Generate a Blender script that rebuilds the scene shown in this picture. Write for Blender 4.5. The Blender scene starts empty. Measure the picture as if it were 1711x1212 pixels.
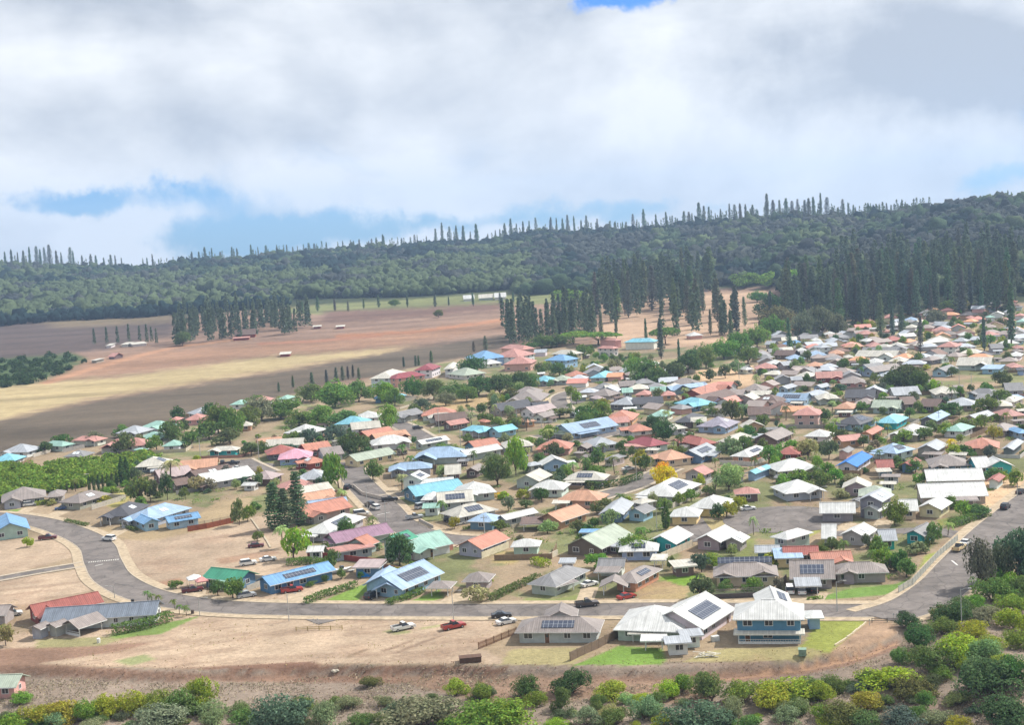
import bpy, math, random
import numpy as np
from mathutils import Vector, Matrix

# ---------------------------------------------------------------- camera, world, sun, exposure
scene = bpy.context.scene
C = scene.collection
PW, PH, F = 1711.0, 1212.0, 2300.0          # photograph size and focal length in its pixels
HC = 88.0                                    # camera height above the town
SC = HC / 69.0
PITCH, ROLL = math.radians(-5.72), math.radians(3.5)
fwd = np.array([0, math.cos(PITCH), math.sin(PITCH)])
r0 = np.array([1.0, 0, 0]); u0 = np.cross(r0, fwd)
rgt = r0 * math.cos(ROLL) - u0 * math.sin(ROLL)
upv = r0 * math.sin(ROLL) + u0 * math.cos(ROLL)
cam = bpy.data.cameras.new('camera'); cam.sensor_width = 36.0
cam.lens = 36.0 * F / PW; cam.clip_end = 20000; cam.clip_start = 1
cob = bpy.data.objects.new('camera', cam); C.objects.link(cob)
M = Matrix(((rgt[0], upv[0], -fwd[0], 0), (rgt[1], upv[1], -fwd[1], 0), (rgt[2], upv[2], -fwd[2], HC), (0, 0, 0, 1)))
cob.matrix_world = M
scene.camera = cob

SUN_EL, SUN_AZ = math.radians(47), math.radians(66)     # azimuth clockwise from the viewing direction (+Y)
sd = Vector((math.sin(SUN_AZ) * math.cos(SUN_EL), math.cos(SUN_AZ) * math.cos(SUN_EL), math.sin(SUN_EL)))
sl = bpy.data.lights.new('sun', 'SUN'); sl.energy = 5.0; sl.angle = math.radians(0.5); sl.color = (1.0, 0.955, 0.88)
so = bpy.data.objects.new('sun', sl); C.objects.link(so)
so.rotation_euler = sd.to_track_quat('Z', 'Y').to_euler()
scene.view_settings.view_transform = 'Standard'; scene.view_settings.look = 'None'
scene.view_settings.exposure = 0.38; scene.view_settings.gamma = 1.0
scene.render.engine = 'CYCLES'
scene.cycles.max_bounces = 5; scene.cycles.diffuse_bounces = 2; scene.cycles.glossy_bounces = 2
scene.cycles.transmission_bounces = 2; scene.cycles.volume_bounces = 0; scene.cycles.transparent_max_bounces = 4
scene.cycles.use_adaptive_sampling = True; scene.cycles.adaptive_threshold = 0.02
try:
    scene.cycles.use_denoising = True
except Exception:
    pass

def ray(px, py):
    d = fwd + rgt * ((px - PW / 2) / F) + upv * ((PH / 2 - py) / F)
    return d

w = bpy.data.worlds.new('World'); scene.world = w; w.use_nodes = True
nt = w.node_tree; nt.nodes.clear()
def N(tree, typ, **kw):
    n = tree.nodes.new(typ)
    for k, v in kw.items():
        if k == 'inp':
            for kk, vv in v.items(): n.inputs[kk].default_value = vv
        else: setattr(n, k, v)
    return n
def lk(tree, a, b): tree.links.new(a, b)
out = N(nt, 'ShaderNodeOutputWorld'); bg = N(nt, 'ShaderNodeBackground', inp={'Strength': 0.115})
sky = N(nt, 'ShaderNodeTexSky', sky_type='NISHITA', sun_disc=False)
sky.sun_elevation = SUN_EL; sky.sun_rotation = SUN_AZ; sky.altitude = 600; sky.air_density = 1.0; sky.dust_density = 0.2; sky.ozone_density = 2.5
tc = N(nt, 'ShaderNodeTexCoord')
mp = N(nt, 'ShaderNodeMapping', inp={'Scale': (1, 1, 1.35), 'Location': (3.1, 0.4, 0.2)})
lk(nt, tc.outputs['Generated'], mp.inputs['Vector'])
n1 = N(nt, 'ShaderNodeTexNoise', inp={'Scale': 5.6, 'Detail': 12, 'Roughness': 0.52, 'Distortion': 0.35}); lk(nt, mp.outputs[0], n1.inputs['Vector'])
mp2 = N(nt, 'ShaderNodeMapping', inp={'Scale': (1, 1, 2.4), 'Location': (7.7, 2.4, 5.2)})
lk(nt, tc.outputs['Generated'], mp2.inputs['Vector'])
n2 = N(nt, 'ShaderNodeTexNoise', inp={'Scale': 4.2, 'Detail': 7, 'Roughness': 0.52, 'Distortion': 0.3}); lk(nt, mp2.outputs[0], n2.inputs['Vector'])
mps = N(nt, 'ShaderNodeMapping', inp={'Scale': (1, 1, 1.35), 'Location': (3.1 + .02, 0.4, 0.2 + .035)})
lk(nt, tc.outputs['Generated'], mps.inputs['Vector'])
n1s = N(nt, 'ShaderNodeTexNoise', inp={'Scale': 5.6, 'Detail': 6, 'Roughness': 0.52, 'Distortion': 0.35}); lk(nt, mps.outputs[0], n1s.inputs['Vector'])
def math_(op, a, b=None, c=None, clamp=False):
    n = N(nt, 'ShaderNodeMath', operation=op, use_clamp=clamp)
    for i, v in enumerate((a, b, c)):
        if v is None: continue
        if isinstance(v, (int, float)): n.inputs[i].default_value = v
        else: lk(nt, v, n.inputs[i])
    return n.outputs[0]
nw = N(nt, 'ShaderNodeTexNoise', inp={'Scale': 20, 'Detail': 8, 'Roughness': .62}); lk(nt, tc.outputs['Generated'], nw.inputs['Vector'])
ws = N(nt, 'ShaderNodeVectorMath', operation='SUBTRACT'); lk(nt, nw.outputs['Color'], ws.inputs[0]); ws.inputs[1].default_value = (.5, .5, .5)
wm = N(nt, 'ShaderNodeVectorMath', operation='MULTIPLY'); lk(nt, ws.outputs[0], wm.inputs[0]); wm.inputs[1].default_value = (.16, .16, .045)
wv = N(nt, 'ShaderNodeVectorMath', operation='ADD'); lk(nt, tc.outputs['Generated'], wv.inputs[0]); lk(nt, wm.outputs[0], wv.inputs[1])
def blob(px, py, wx, wy):
    d = ray(px, py); d = d / np.linalg.norm(d)
    s = N(nt, 'ShaderNodeVectorMath', operation='SUBTRACT'); lk(nt, wv.outputs[0], s.inputs[0]); s.inputs[1].default_value = d
    m = N(nt, 'ShaderNodeVectorMath', operation='MULTIPLY'); lk(nt, s.outputs[0], m.inputs[0]); m.inputs[1].default_value = (F / wx, 1.5, F / wy)
    l = N(nt, 'ShaderNodeVectorMath', operation='LENGTH'); lk(nt, m.outputs[0], l.inputs[0])
    r = N(nt, 'ShaderNodeMapRange', interpolation_type='SMOOTHSTEP', inp={'From Min': 1.3, 'From Max': 0.0, 'To Min': 0.0, 'To Max': 1.0}); lk(nt, l.outputs['Value'], r.inputs['Value'])
    return r.outputs[0]
tot = 0.0
for (a, b, c_, d_, s_) in [(470, 392, 260, 58, .42), (70, 340, 200, 50, .36), (1075, -14, 150, 36, .42), (1345, 255, 90, 40, .17), (1700, 302, 130, 36, .24), (1040, 352, 240, 38, .38), (270, 335, 260, 26, .20), (700, 378, 170, 30, .22)]:
    t_ = math_('MULTIPLY', blob(a, b, c_, d_), s_)
    tot = t_ if isinstance(tot, float) else math_('ADD', tot, t_)
tot = math_('MULTIPLY', tot, 1.25)
dens = math_('SUBTRACT', math_('ADD', math_('MULTIPLY', n1.outputs['Fac'], 1.35), -0.06), tot)
cov = N(nt, 'ShaderNodeMapRange', interpolation_type='SMOOTHSTEP', inp={'From Min': 0.17, 'From Max': 0.47}); lk(nt, dens, cov.inputs['Value'])
# grey undersides
drk = 0.0
for (a, b, c_, d_, s_) in [(1460, 120, 400, 110, .26), (150, 250, 520, 120, .06), (620, 25, 520, 60, .07), (1000, 300, 330, 60, .05)]:
    t_ = math_('MULTIPLY', blob(a, b, c_, d_), s_)
    drk = t_ if isinstance(drk, float) else math_('ADD', drk, t_)
brt = 0.0
for (a, b, c_, d_, s_) in [(520, 140, 420, 120, .06), (560, 290, 240, 60, .10), (1120, 110, 260, 160, .07), (260, 400, 200, 50, .12), (1650, 230, 180, 60, .10)]:
    t_ = math_('MULTIPLY', blob(a, b, c_, d_), s_)
    brt = t_ if isinstance(brt, float) else math_('ADD', brt, t_)
lum = math_('ADD', math_('SUBTRACT', n2.outputs['Fac'], drk), brt)
lum = math_('ADD', lum, math_('MULTIPLY', math_('SUBTRACT', n1.outputs['Fac'], n1s.outputs['Fac']), .55))
cr = N(nt, 'ShaderNodeValToRGB'); lk(nt, lum, cr.inputs[0])
cr.color_ramp.elements[0].position = 0.30; cr.color_ramp.elements[0].color = (3.6, 4.0, 4.65, 1)
cr.color_ramp.elements[1].position = 0.60; cr.color_ramp.elements[1].color = (6.9, 7.1, 7.4, 1)
e = cr.color_ramp.elements.new(0.45); e.color = (5.3, 5.6, 6.05, 1)
tint = N(nt, 'ShaderNodeMix', data_type='RGBA', blend_type='MULTIPLY'); tint.inputs[0].default_value = 1.0
lk(nt, sky.outputs[0], tint.inputs[6]); tint.inputs[7].default_value = (0.24, 0.54, 1.05, 1)
mx = N(nt, 'ShaderNodeMix', data_type='RGBA'); lk(nt, cov.outputs[0], mx.inputs[0]); lk(nt, tint.outputs[2], mx.inputs[6]); lk(nt, cr.outputs[0], mx.inputs[7])
lk(nt, mx.outputs[2], bg.inputs['Color']); lk(nt, bg.outputs[0], out.inputs['Surface'])

# ---------------------------------------------------------------- helpers
rng = np.random.default_rng(7); random.seed(7)
def frame(k):
    S, Z = 3.979, 5.703
    return {'A': (0, 640, S), 'B': (0, 910, S), 'C': (400, 640, S), 'D': (400, 910, S), 'E': (800, 640, S), 'F': (800, 910, S),
            'G': (1281, 640, S), 'H': (1281, 910, S), 'a': (0, 640, Z), 'b': (200, 640, Z), 'c': (400, 700, Z), 'd': (700, 640, Z),
            'e': (1000, 640, Z), 'f': (1250, 500, Z), 'g': (1411, 640, Z), 'h': (1100, 840, Z), 'i': (600, 540, Z), 'j': (860, 540, Z),
            'k': (1100, 540, Z), 'l': (1400, 500, 5.502), 'm': (0, 360, S), 'n': (430, 360, S), 'o': (0, 0, 1.0)}[k]
def px_of(k, x, y):
    a, b, s = frame(k); return a + x / s, b + y / s
def sstep(t):
    t = np.clip(t, 0, 1); return t * t * (3 - 2 * t)
def vnoise(x, y, seed=0):
    xi = np.floor(x).astype(np.int64); yi = np.floor(y).astype(np.int64); xf = x - xi; yf = y - yi
    def hsh(a, b):
        n = (a * 374761393 + b * 668265263 + seed * 1442695041) & 0x7fffffff
        n = ((n ^ (n >> 13)) * 1274126177) & 0x7fffffff
        return ((n ^ (n >> 16)) & 0xffff) / 65535.0
    u = xf * xf * (3 - 2 * xf); v = yf * yf * (3 - 2 * yf)
    return (hsh(xi, yi) * (1 - u) + hsh(xi + 1, yi) * u) * (1 - v) + (hsh(xi, yi + 1) * (1 - u) + hsh(xi + 1, yi + 1) * u) * v
def fbm(x, y, seed=0, o=4):
    r = 0; a = .5
    for i in range(o):
        r = r + a * vnoise(x * 2 ** i, y * 2 ** i, seed + i * 17); a *= .5
    return r / (1 - .5 ** o)

# ---------------------------------------------------------------- terrain
FOOT = ([-600, 0, 300, 600, 860, 1050, 1290, 1330, 1711, 2300], [1250, 1250, 1230, 1190, 1150, 1120, 1080, 900, 850, 850])
RDG = ([-600, 0, 400, 860, 1285, 1550, 1711, 2300], [2200, 2150, 2050, 1950, 1650, 1500, 1450, 1500])
RPY = ([-600, 0, 100, 170, 240, 330, 430, 520, 600, 700, 740, 830, 900, 1000, 1100, 1200, 1290, 1400, 1440, 1550, 1600, 1690, 1711, 2300],
       [460, 449, 450, 452, 455, 445, 436, 428, 422, 418, 410, 412, 396, 394, 390, 379, 373, 368, 371, 361, 348, 339, 341, 320])
def elev(px, py):
    d = ray(px, py); return d[2] / math.hypot(d[0], d[1])
RZ = [69.0 + elev(p, q) * np.interp(p, *RDG) for p, q in zip(*RPY)]
def flat_hit(px, py, z=0.0):
    d = ray(px, py); t = (z - 69.0) / d[2]; return d[0] * t, d[1] * t
BK = sorted(flat_hit(a, b) for a, b in [(-200, 1112), (0, 1112), (300, 1122), (480, 1112), (700, 1110), (850, 1113), (1100, 1114), (1300, 1106), (1420, 1085), (1500, 1058), (1530, 1045)])
def terr(x, y):
    x = np.asarray(x, float) / SC; y = np.asarray(y, float) / SC
    r = np.hypot(x, y); ys = np.maximum(y, 1.0)
    p = np.clip(PW / 2 + F * x / ys, -600, 2300); p = np.where(y < 50, np.where(x > 0, 2300, -600), p)
    # parallel to pixel columns except for the small roll
    foot = np.interp(p, *FOOT); rdg = np.interp(p, *RDG); zr = np.interp(p, RPY[0], RZ)
    zf = 7.0
    t = (r - foot) / (rdg - foot)
    zb = zf * sstep((r - 780) / (foot - 780 + 1))
    up = np.clip(t, 0, 1)
    z = zb + (zr - zf) * (0.65 * up + 0.35 * sstep(up)) 
    z = z + np.where((t > 0.02) & (t < 1), 5.0 * (fbm(x / 130, y / 130, 5, 3) - .5) * np.sin(np.pi * np.clip(t, 0, 1)) * 2, 0)
    z = np.where(t > 1, zr - (r - rdg) * 0.07, z); z = np.maximum(z, np.where(t > 1, -60, z))
    z = z + 45 * sstep((170 - r) / 150)
    bx = [b[0] for b in BK]; by = [b[1] for b in BK]
    yb = np.interp(x, bx, by) + 1.6 * (fbm(x / 4, y / 9, 3, 3) - .5)
    amp = 1.5 * (1 - sstep((x - 55) / 15))
    z = z - amp * sstep((yb - y) / 2.2) * (r < 400)
    z = z + np.where((y < 222) & (r > 100), 0.5 * (fbm(x / 7, y / 7, 9, 3) - .5) * sstep((222 - y) / 8), 0)
    z = z + 2.5 * np.exp(-(((x - 66) / 16) ** 2 + ((y - 196) / 16) ** 2))
    return z * SC
def th(x, y): return float(terr(x, y))
_S = SC * np.concatenate([np.arange(120, 400, 1.0), np.arange(400, 1000, 2.0), np.arange(1000, 3200, 5.0)])
def hit(px, py, z=0.0):
    """point above the terrain by z that shows at this pixel of the photograph"""
    d = ray(px, py); hh = math.hypot(d[0], d[1]); d = d / hh
    zz = HC + d[2] * _S; g = terr(d[0] * _S, d[1] * _S) + z
    k = np.argmax(zz <= g)
    if zz[k] > g[k]: return d[0] * 2000, d[1] * 2000
    if k == 0: s = _S[0]
    else:
        a = zz[k - 1] - g[k - 1]; b = g[k] - zz[k]; s = _S[k - 1] + (_S[k] - _S[k - 1]) * a / (a + b + 1e-9)
    return d[0] * s, d[1] * s
def project(x, y, z):
    x = np.asarray(x, float); v = np.stack([x, np.asarray(y, float) + 0 * x, np.asarray(z, float) + 0 * x - HC], -1)
    c = v @ fwd; c = np.where(c < 1, 1, c)
    return PW / 2 + F * (v @ rgt) / c, PH / 2 - F * (v @ upv) / c
def inpoly(px, py, poly):
    px = np.asarray(px); py = np.asarray(py); r = np.zeros(px.shape, bool); n = len(poly)
    for i in range(n):
        x1, y1 = poly[i]; x2, y2 = poly[(i + 1) % n]
        if y1 == y2: continue
        c = ((y1 > py) != (y2 > py)) & (px < (x2 - x1) * (py - y1) / (y2 - y1) + x1); r ^= c
    return r

# ---------------------------------------------------------------- materials
def newmat(name):
    m = bpy.data.materials.new(name); m.use_nodes = True; t = m.node_tree
    b = t.nodes['Principled BSDF']; return m, t, b
def setspec(b, s, r):
    b.inputs['Roughness'].default_value = r
    if 'Specular IOR Level' in b.inputs: b.inputs['Specular IOR Level'].default_value = s
def objcolor_mat(name, rough=.7, spec=.3, n_scale=1.5, n_amt=.25, bump=0.0, ribs=False, streak=False):
    m, t, b = newmat(name); setspec(b, spec, rough)
    oi = N(t, 'ShaderNodeObjectInfo'); tcn = N(t, 'ShaderNodeTexCoord')
    nz = N(t, 'ShaderNodeTexNoise', inp={'Scale': n_scale, 'Detail': 6, 'Roughness': .65}); 
    mpn = N(t, 'ShaderNodeMapping'); lk(t, tcn.outputs['Object'], mpn.inputs[0]); lk(t, mpn.outputs[0], nz.inputs['Vector'])
    add = N(t, 'ShaderNodeVectorMath', operation='ADD'); lk(t, tcn.outputs['Object'], add.inputs[0]); lk(t, oi.outputs['Location'], add.inputs[1]); lk(t, add.outputs[0], mpn.inputs[0])
    mr = N(t, 'ShaderNodeMapRange', inp={'From Min': .3, 'From Max': .7, 'To Min': 1 - n_amt, 'To Max': 1 + n_amt * .4}); lk(t, nz.outputs['Fac'], mr.inputs['Value'])
    mul = N(t, 'ShaderNodeVectorMath', operation='SCALE'); lk(t, oi.outputs['Color'], mul.inputs[0]); lk(t, mr.outputs[0], mul.inputs['Scale'])
    lk(t, mul.outputs[0], b.inputs['Base Color'])
    hgt = None
    if ribs:
        sx = N(t, 'ShaderNodeSeparateXYZ'); lk(t, tcn.outputs['Object'], sx.inputs[0])
        sn = N(t, 'ShaderNodeSeparateXYZ'); lk(t, tcn.outputs['Normal'], sn.inputs[0])
        ax = N(t, 'ShaderNodeMath', operation='ABSOLUTE'); lk(t, sn.outputs[0], ax.inputs[0])
        ay = N(t, 'ShaderNodeMath', operation='ABSOLUTE'); lk(t, sn.outputs[1], ay.inputs[0])
        gt = N(t, 'ShaderNodeMath', operation='GREATER_THAN'); lk(t, ax.outputs[0], gt.inputs[0]); lk(t, ay.outputs[0], gt.inputs[1])
        mixc = N(t, 'ShaderNodeMix', data_type='FLOAT'); lk(t, gt.outputs[0], mixc.inputs[0]); lk(t, sx.outputs[0], mixc.inputs[2]); lk(t, sx.outputs[1], mixc.inputs[3])
        sc_ = N(t, 'ShaderNodeMath', operation='MULTIPLY', inp={1: 2 * math.pi / .45}); lk(t, mixc.outputs[0], sc_.inputs[0])
        sn_ = N(t, 'ShaderNodeMath', operation='SINE'); lk(t, sc_.outputs[0], sn_.inputs[0])
        pw = N(t, 'ShaderNodeMath', operation='MULTIPLY', inp={1: .5}); lk(t, sn_.outputs[0], pw.inputs[0])
        hgt = pw.outputs[0]
        # rain streaks run down the slope: noise stretched along the ribs
        cmb = N(t, 'ShaderNodeCombineXYZ'); sc2 = N(t, 'ShaderNodeMath', operation='MULTIPLY', inp={1: 2.2}); lk(t, mixc.outputs[0], sc2.inputs[0]); lk(t, sc2.outputs[0], cmb.inputs[0]); 
        sc3 = N(t, 'ShaderNodeMath', operation='MULTIPLY', inp={1: .25}); lk(t, sx.outputs[2], sc3.inputs[0]); lk(t, sc3.outputs[0], cmb.inputs[2])
        l2 = N(t, 'ShaderNodeVectorMath', operation='ADD'); lk(t, cmb.outputs[0], l2.inputs[0]); lk(t, oi.outputs['Location'], l2.inputs[1])
        n3 = N(t, 'ShaderNodeTexNoise', inp={'Scale': 1.0, 'Detail': 4, 'Roughness': .7}); lk(t, l2.outputs[0], n3.inputs['Vector'])
        m3 = N(t, 'ShaderNodeMapRange', inp={'From Min': .35, 'From Max': .65, 'To Min': .74, 'To Max': 1.06}); lk(t, n3.outputs['Fac'], m3.inputs['Value'])
        mul2 = N(t, 'ShaderNodeVectorMath', operation='SCALE'); lk(t, mul.outputs[0], mul2.inputs[0]); lk(t, m3.outputs[0], mul2.inputs['Scale']); lk(t, mul2.outputs[0], b.inputs['Base Color'])
    if bump:
        bp = N(t, 'ShaderNodeBump', inp={'Strength': bump, 'Distance': .05}); lk(t, hgt if hgt else nz.outputs['Fac'], bp.inputs['Height']); lk(t, bp.outputs[0], b.inputs['Normal'])
    return m
def flatmat(name, col, rough=.7, spec=.3, amt=.2, scale=4, metal=0):
    m, t, b = newmat(name); setspec(b, spec, rough); b.inputs['Metallic'].default_value = metal
    tcn = N(t, 'ShaderNodeTexCoord'); nz = N(t, 'ShaderNodeTexNoise', inp={'Scale': scale, 'Detail': 5}); lk(t, tcn.outputs['Object'], nz.inputs['Vector'])
    mr = N(t, 'ShaderNodeMapRange', inp={'From Min': .3, 'From Max': .7, 'To Min': 1 - amt, 'To Max': 1 + amt * .5}); lk(t, nz.outputs['Fac'], mr.inputs['Value'])
    mul = N(t, 'ShaderNodeVectorMath', operation='SCALE'); mul.inputs[0].default_value = col[:3]; lk(t, mr.outputs[0], mul.inputs['Scale']); lk(t, mul.outputs[0], b.inputs['Base Color'])
    return m
MROOF = objcolor_mat('metal_roof', .5, .35, .45, .22, bump=.5, ribs=True)
MWALL = objcolor_mat('painted_wall', .8, .2, .8, .18, bump=.1)
MPAINT = objcolor_mat('car_paint', .3, .6, 2, .05)
MPLAIN = objcolor_mat('painted_object', .7, .2, 1.5, .25, bump=.15)
MTRIM = flatmat('white_trim', (.72, .72, .70), .6)
MGLASS = flatmat('window_glass', (.03, .035, .045), .12, .7, .3, 2)
MDARK = flatmat('dark_rubber', (.02, .02, .02), .8)
MCHROME = flatmat('rim_metal', (.4, .4, .42), .35, .5, .1, 4, .6)
MLIGHT = flatmat('headlight_glass', (.7, .7, .68), .2, .6)
MWOOD = flatmat('weathered_wood', (.19, .10, .055), .85, .2, .35, 3)
MPOLE = flatmat('galvanised_pole', (.42, .42, .40), .6)
MTRUNK = flatmat('bark', (.13, .095, .07), .9, .1, .35, 6)
MASPH = None
def leafmat(name, var=.45, trans=.38):
    m = bpy.data.materials.new(name); m.use_nodes = True; t = m.node_tree; t.nodes.clear()
    o = N(t, 'ShaderNodeOutputMaterial'); oi = N(t, 'ShaderNodeObjectInfo'); g = N(t, 'ShaderNodeNewGeometry')
    mr = N(t, 'ShaderNodeMapRange', inp={'To Min': 1 - var, 'To Max': 1 + var}); lk(t, g.outputs['Random Per Island'], mr.inputs['Value'])
    mul = N(t, 'ShaderNodeVectorMath', operation='SCALE'); lk(t, oi.outputs['Color'], mul.inputs[0]); lk(t, mr.outputs[0], mul.inputs['Scale'])
    hs = N(t, 'ShaderNodeHueSaturation'); lk(t, mul.outputs[0], hs.inputs['Color'])
    wn = N(t, 'ShaderNodeTexWhiteNoise', noise_dimensions='1D'); lk(t, g.outputs['Random Per Island'], wn.inputs['W'])
    mh = N(t, 'ShaderNodeMapRange', inp={'To Min': .47, 'To Max': .53}); lk(t, wn.outputs['Value'], mh.inputs['Value']); lk(t, mh.outputs[0], hs.inputs['Hue'])
    d = N(t, 'ShaderNodeBsdfDiffuse'); tr = N(t, 'ShaderNodeBsdfTranslucent'); ms = N(t, 'ShaderNodeMixShader', inp={0: trans})
    lk(t, hs.outputs[0], d.inputs[0]); lk(t, hs.outputs[0], tr.inputs[0]); lk(t, d.outputs[0], ms.inputs[1]); lk(t, tr.outputs[0], ms.inputs[2]); lk(t, ms.outputs[0], o.inputs[0])
    return m
MLEAF = leafmat('leaves')

# ---------------------------------------------------------------- mesh building
class MB:
    def __init__(s): s.v = []; s.f = []; s.m = []
    def add(s, v, f, mi=0):
        o = len(s.v); s.v += [tuple(p) for p in v]; s.f += [tuple(i + o for i in q) for q in f]; s.m += [mi] * len(f); return s
    def box(s, x0, y0, z0, x1, y1, z1, mi=0):
        v = [(x0, y0, z0), (x1, y0, z0), (x1, y1, z0), (x0, y1, z0), (x0, y0, z1), (x1, y0, z1), (x1, y1, z1), (x0, y1, z1)]
        return s.add(v, [(0, 3, 2, 1), (4, 5, 6, 7), (0, 1, 5, 4), (1, 2, 6, 5), (2, 3, 7, 6), (3, 0, 4, 7)], mi)
    def tube(s, p, q, r0, r1=None, n=6, mi=0):
        r1 = r0 if r1 is None else r1; p = Vector(p); q = Vector(q); d = (q - p).normalized()
        a = d.orthogonal().normalized(); b = d.cross(a); v = []
        for (c, r) in ((p, r0), (q, r1)):
            for k in range(n):
                t = 2 * math.pi * k / n; v.append(c + a * math.cos(t) * r + b * math.sin(t) * r)
        f = [(k, (k + 1) % n, n + (k + 1) % n, n + k) for k in range(n)] + [tuple(range(n - 1, -1, -1)), tuple(range(n, 2 * n))]
        return s.add(v, f, mi)
    def mesh(s, name, mats, smooth=False):
        me = bpy.data.meshes.new(name); me.from_pydata(s.v, [], s.f)
        for m in (mats if isinstance(mats, (list, tuple)) else [mats]): me.materials.append(m)
        if len(set(s.m)) > 1: me.polygons.foreach_set('material_index', s.m)
        if smooth: me.polygons.foreach_set('use_smooth', [True] * len(s.f))
        return me
def put(name, me, parent=None, loc=(0, 0, 0), rz=0, color=None):
    o = bpy.data.objects.new(name, me); C.objects.link(o); o.location = loc; o.rotation_euler = (0, 0, rz)
    if parent: o.parent = parent
    if color is not None: o.color = (*color[:3], 1)
    return o
def tag(o, label=None, cat=None, group=None, kind=None):
    if label: o['label'] = label
    if cat: o['category'] = cat
    if group: o['group'] = group
    if kind: o['kind'] = kind
    return o
def empty(name, loc, rz=0):
    o = bpy.data.objects.new(name, None); C.objects.link(o); o.location = loc; o.rotation_euler = (0, 0, rz); o.empty_display_size = .5
    return o
def np_mesh(name, V, Q, mats, midx=None, smooth=False):
    """V (n,3), Q (m,k)"""
    me = bpy.data.meshes.new(name); k = Q.shape[1]
    me.vertices.add(len(V)); me.vertices.foreach_set('co', V.astype(np.float32).ravel())
    me.loops.add(Q.size); me.loops.foreach_set('vertex_index', Q.astype(np.int32).ravel())
    me.polygons.add(len(Q)); me.polygons.foreach_set('loop_start', np.arange(0, Q.size, k, dtype=np.int32)); 
    try: me.polygons.foreach_set('loop_total', np.full(len(Q), k, dtype=np.int32))
    except Exception: pass
    for m in (mats if isinstance(mats, (list, tuple)) else [mats]): me.materials.append(m)
    if midx is not None: me.polygons.foreach_set('material_index', midx.astype(np.int32))
    if smooth: me.polygons.foreach_set('use_smooth', np.ones(len(Q), dtype=bool))
    me.update(calc_edges=True); me.validate()
    return me

# landmark based wording: things are told apart by what they stand next to
LM = [('the bright blue roof', 1428, 772), ('the yellow flowering tree', 1110, 797), ('the pink two storey house', 1352, 702), ('the three dark pines', 478, 865),
      ('the magenta roof', 605, 893), ('the green panelled roof', 668, 900), ('the paired white roofs', 1595, 815), ('the teal walled house', 1535, 895),
      ('the huge dark trees', 1515, 635), ('the lilac roof', 1205, 712), ('the rose pink roof', 505, 760), ('the blue veranda house', 1297, 1035),
      ('the cul de sac', 1310, 868), ('the big yellow green tree', 850, 795), ('the long blue house', 490, 970), ('the left road bend', 165, 925),
      ('the twin cyan roofs', 825, 715), ('the sage gabled house', 935, 905), ('the white school block', 1620, 610), ('the slim cypress row', 185, 812),
      ('the stacked pink roofs', 860, 595), ('the orange house by palms', 1640, 745), ('the crimson roofed pair', 705, 620), ('the white hall', 945, 588),
      ('the loop road', 945, 672), ('the left cyan house', 25, 765), ('the taupe houses', 120, 830), ('the green carport roof', 375, 962),
      ('the blackish wide roof', 1145, 700), ('the corner house carport', 1390, 965), ('the grey brown house', 945, 1050), ('the white ribbed roof', 1130, 1040),
      ('the orange red roof', 1175, 648), ('the long pinkish roof', 1385, 625), ('the charcoal roof', 1445, 658), ('the slate red roofed house', 1510, 780),
      ('the peach gabled house', 940, 860), ('the blue gabled orange roof', 803, 745), ('the light blue house', 672, 970), ('the field edge mint roofs', 265, 725),
      ('the round white bungalow', 920, 825), ('the panelled cream roof', 790, 845), ('the row of panels', 1250, 955)]
_used = {}; _pending = []
def ordinal(n): return ['first', 'second', 'third', 'fourth', 'fifth', 'sixth', 'seventh', 'eighth', 'ninth', 'tenth', 'eleventh', 'twelfth', 'thirteenth', 'fourteenth', 'fifteenth', 'sixteenth', 'seventeenth', 'eighteenth', 'nineteenth', 'twentieth'][n] if n < 20 else 'number %d' % (n + 1)
def relation(px, py, skip=None):
    best = sorted(LM, key=lambda l: math.hypot((l[1] - px), (l[2] - py) * 1.6))
    l = [b for b in best if b[0] != skip and math.hypot(b[1] - px, (b[2] - py) * 1.6) > 14][0]
    dx, dy = px - l[1], (py - l[2]) * 1.8
    if abs(dx) > abs(dy): r = 'left of ' if dx < 0 else 'right of '
    else: r = 'behind ' if dy < 0 else 'in front of '
    return r + l[0]
def later(o, what, px, py, skip=None, rel=None):
    _pending.append((o, what, rel or relation(px, py, skip), px, py))
def settle_labels():
    d = {}
    for p in _pending: d.setdefault((p[1], p[2]), []).append(p)
    for (what, rel), ps in d.items():
        if len(ps) == 1: ps[0][0]['label'] = what + ' ' + rel; continue
        ps.sort(key=lambda p: p[3])
        n = len(ps)
        for i, p in enumerate(ps):
            if n == 2: pre = ('left of two: ', 'right of two: ')[i]
            else: pre = ordinal(i) + ' from left: '
            
            q = pre + what + ' ' + rel
            for dw in ('two storey ', 'long ', 'mid sized ', 'panelled ', 'round '):
                if len(q.split()) > 16: q = q.replace(dw, '', 1)
            p[0]['label'] = q

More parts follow.
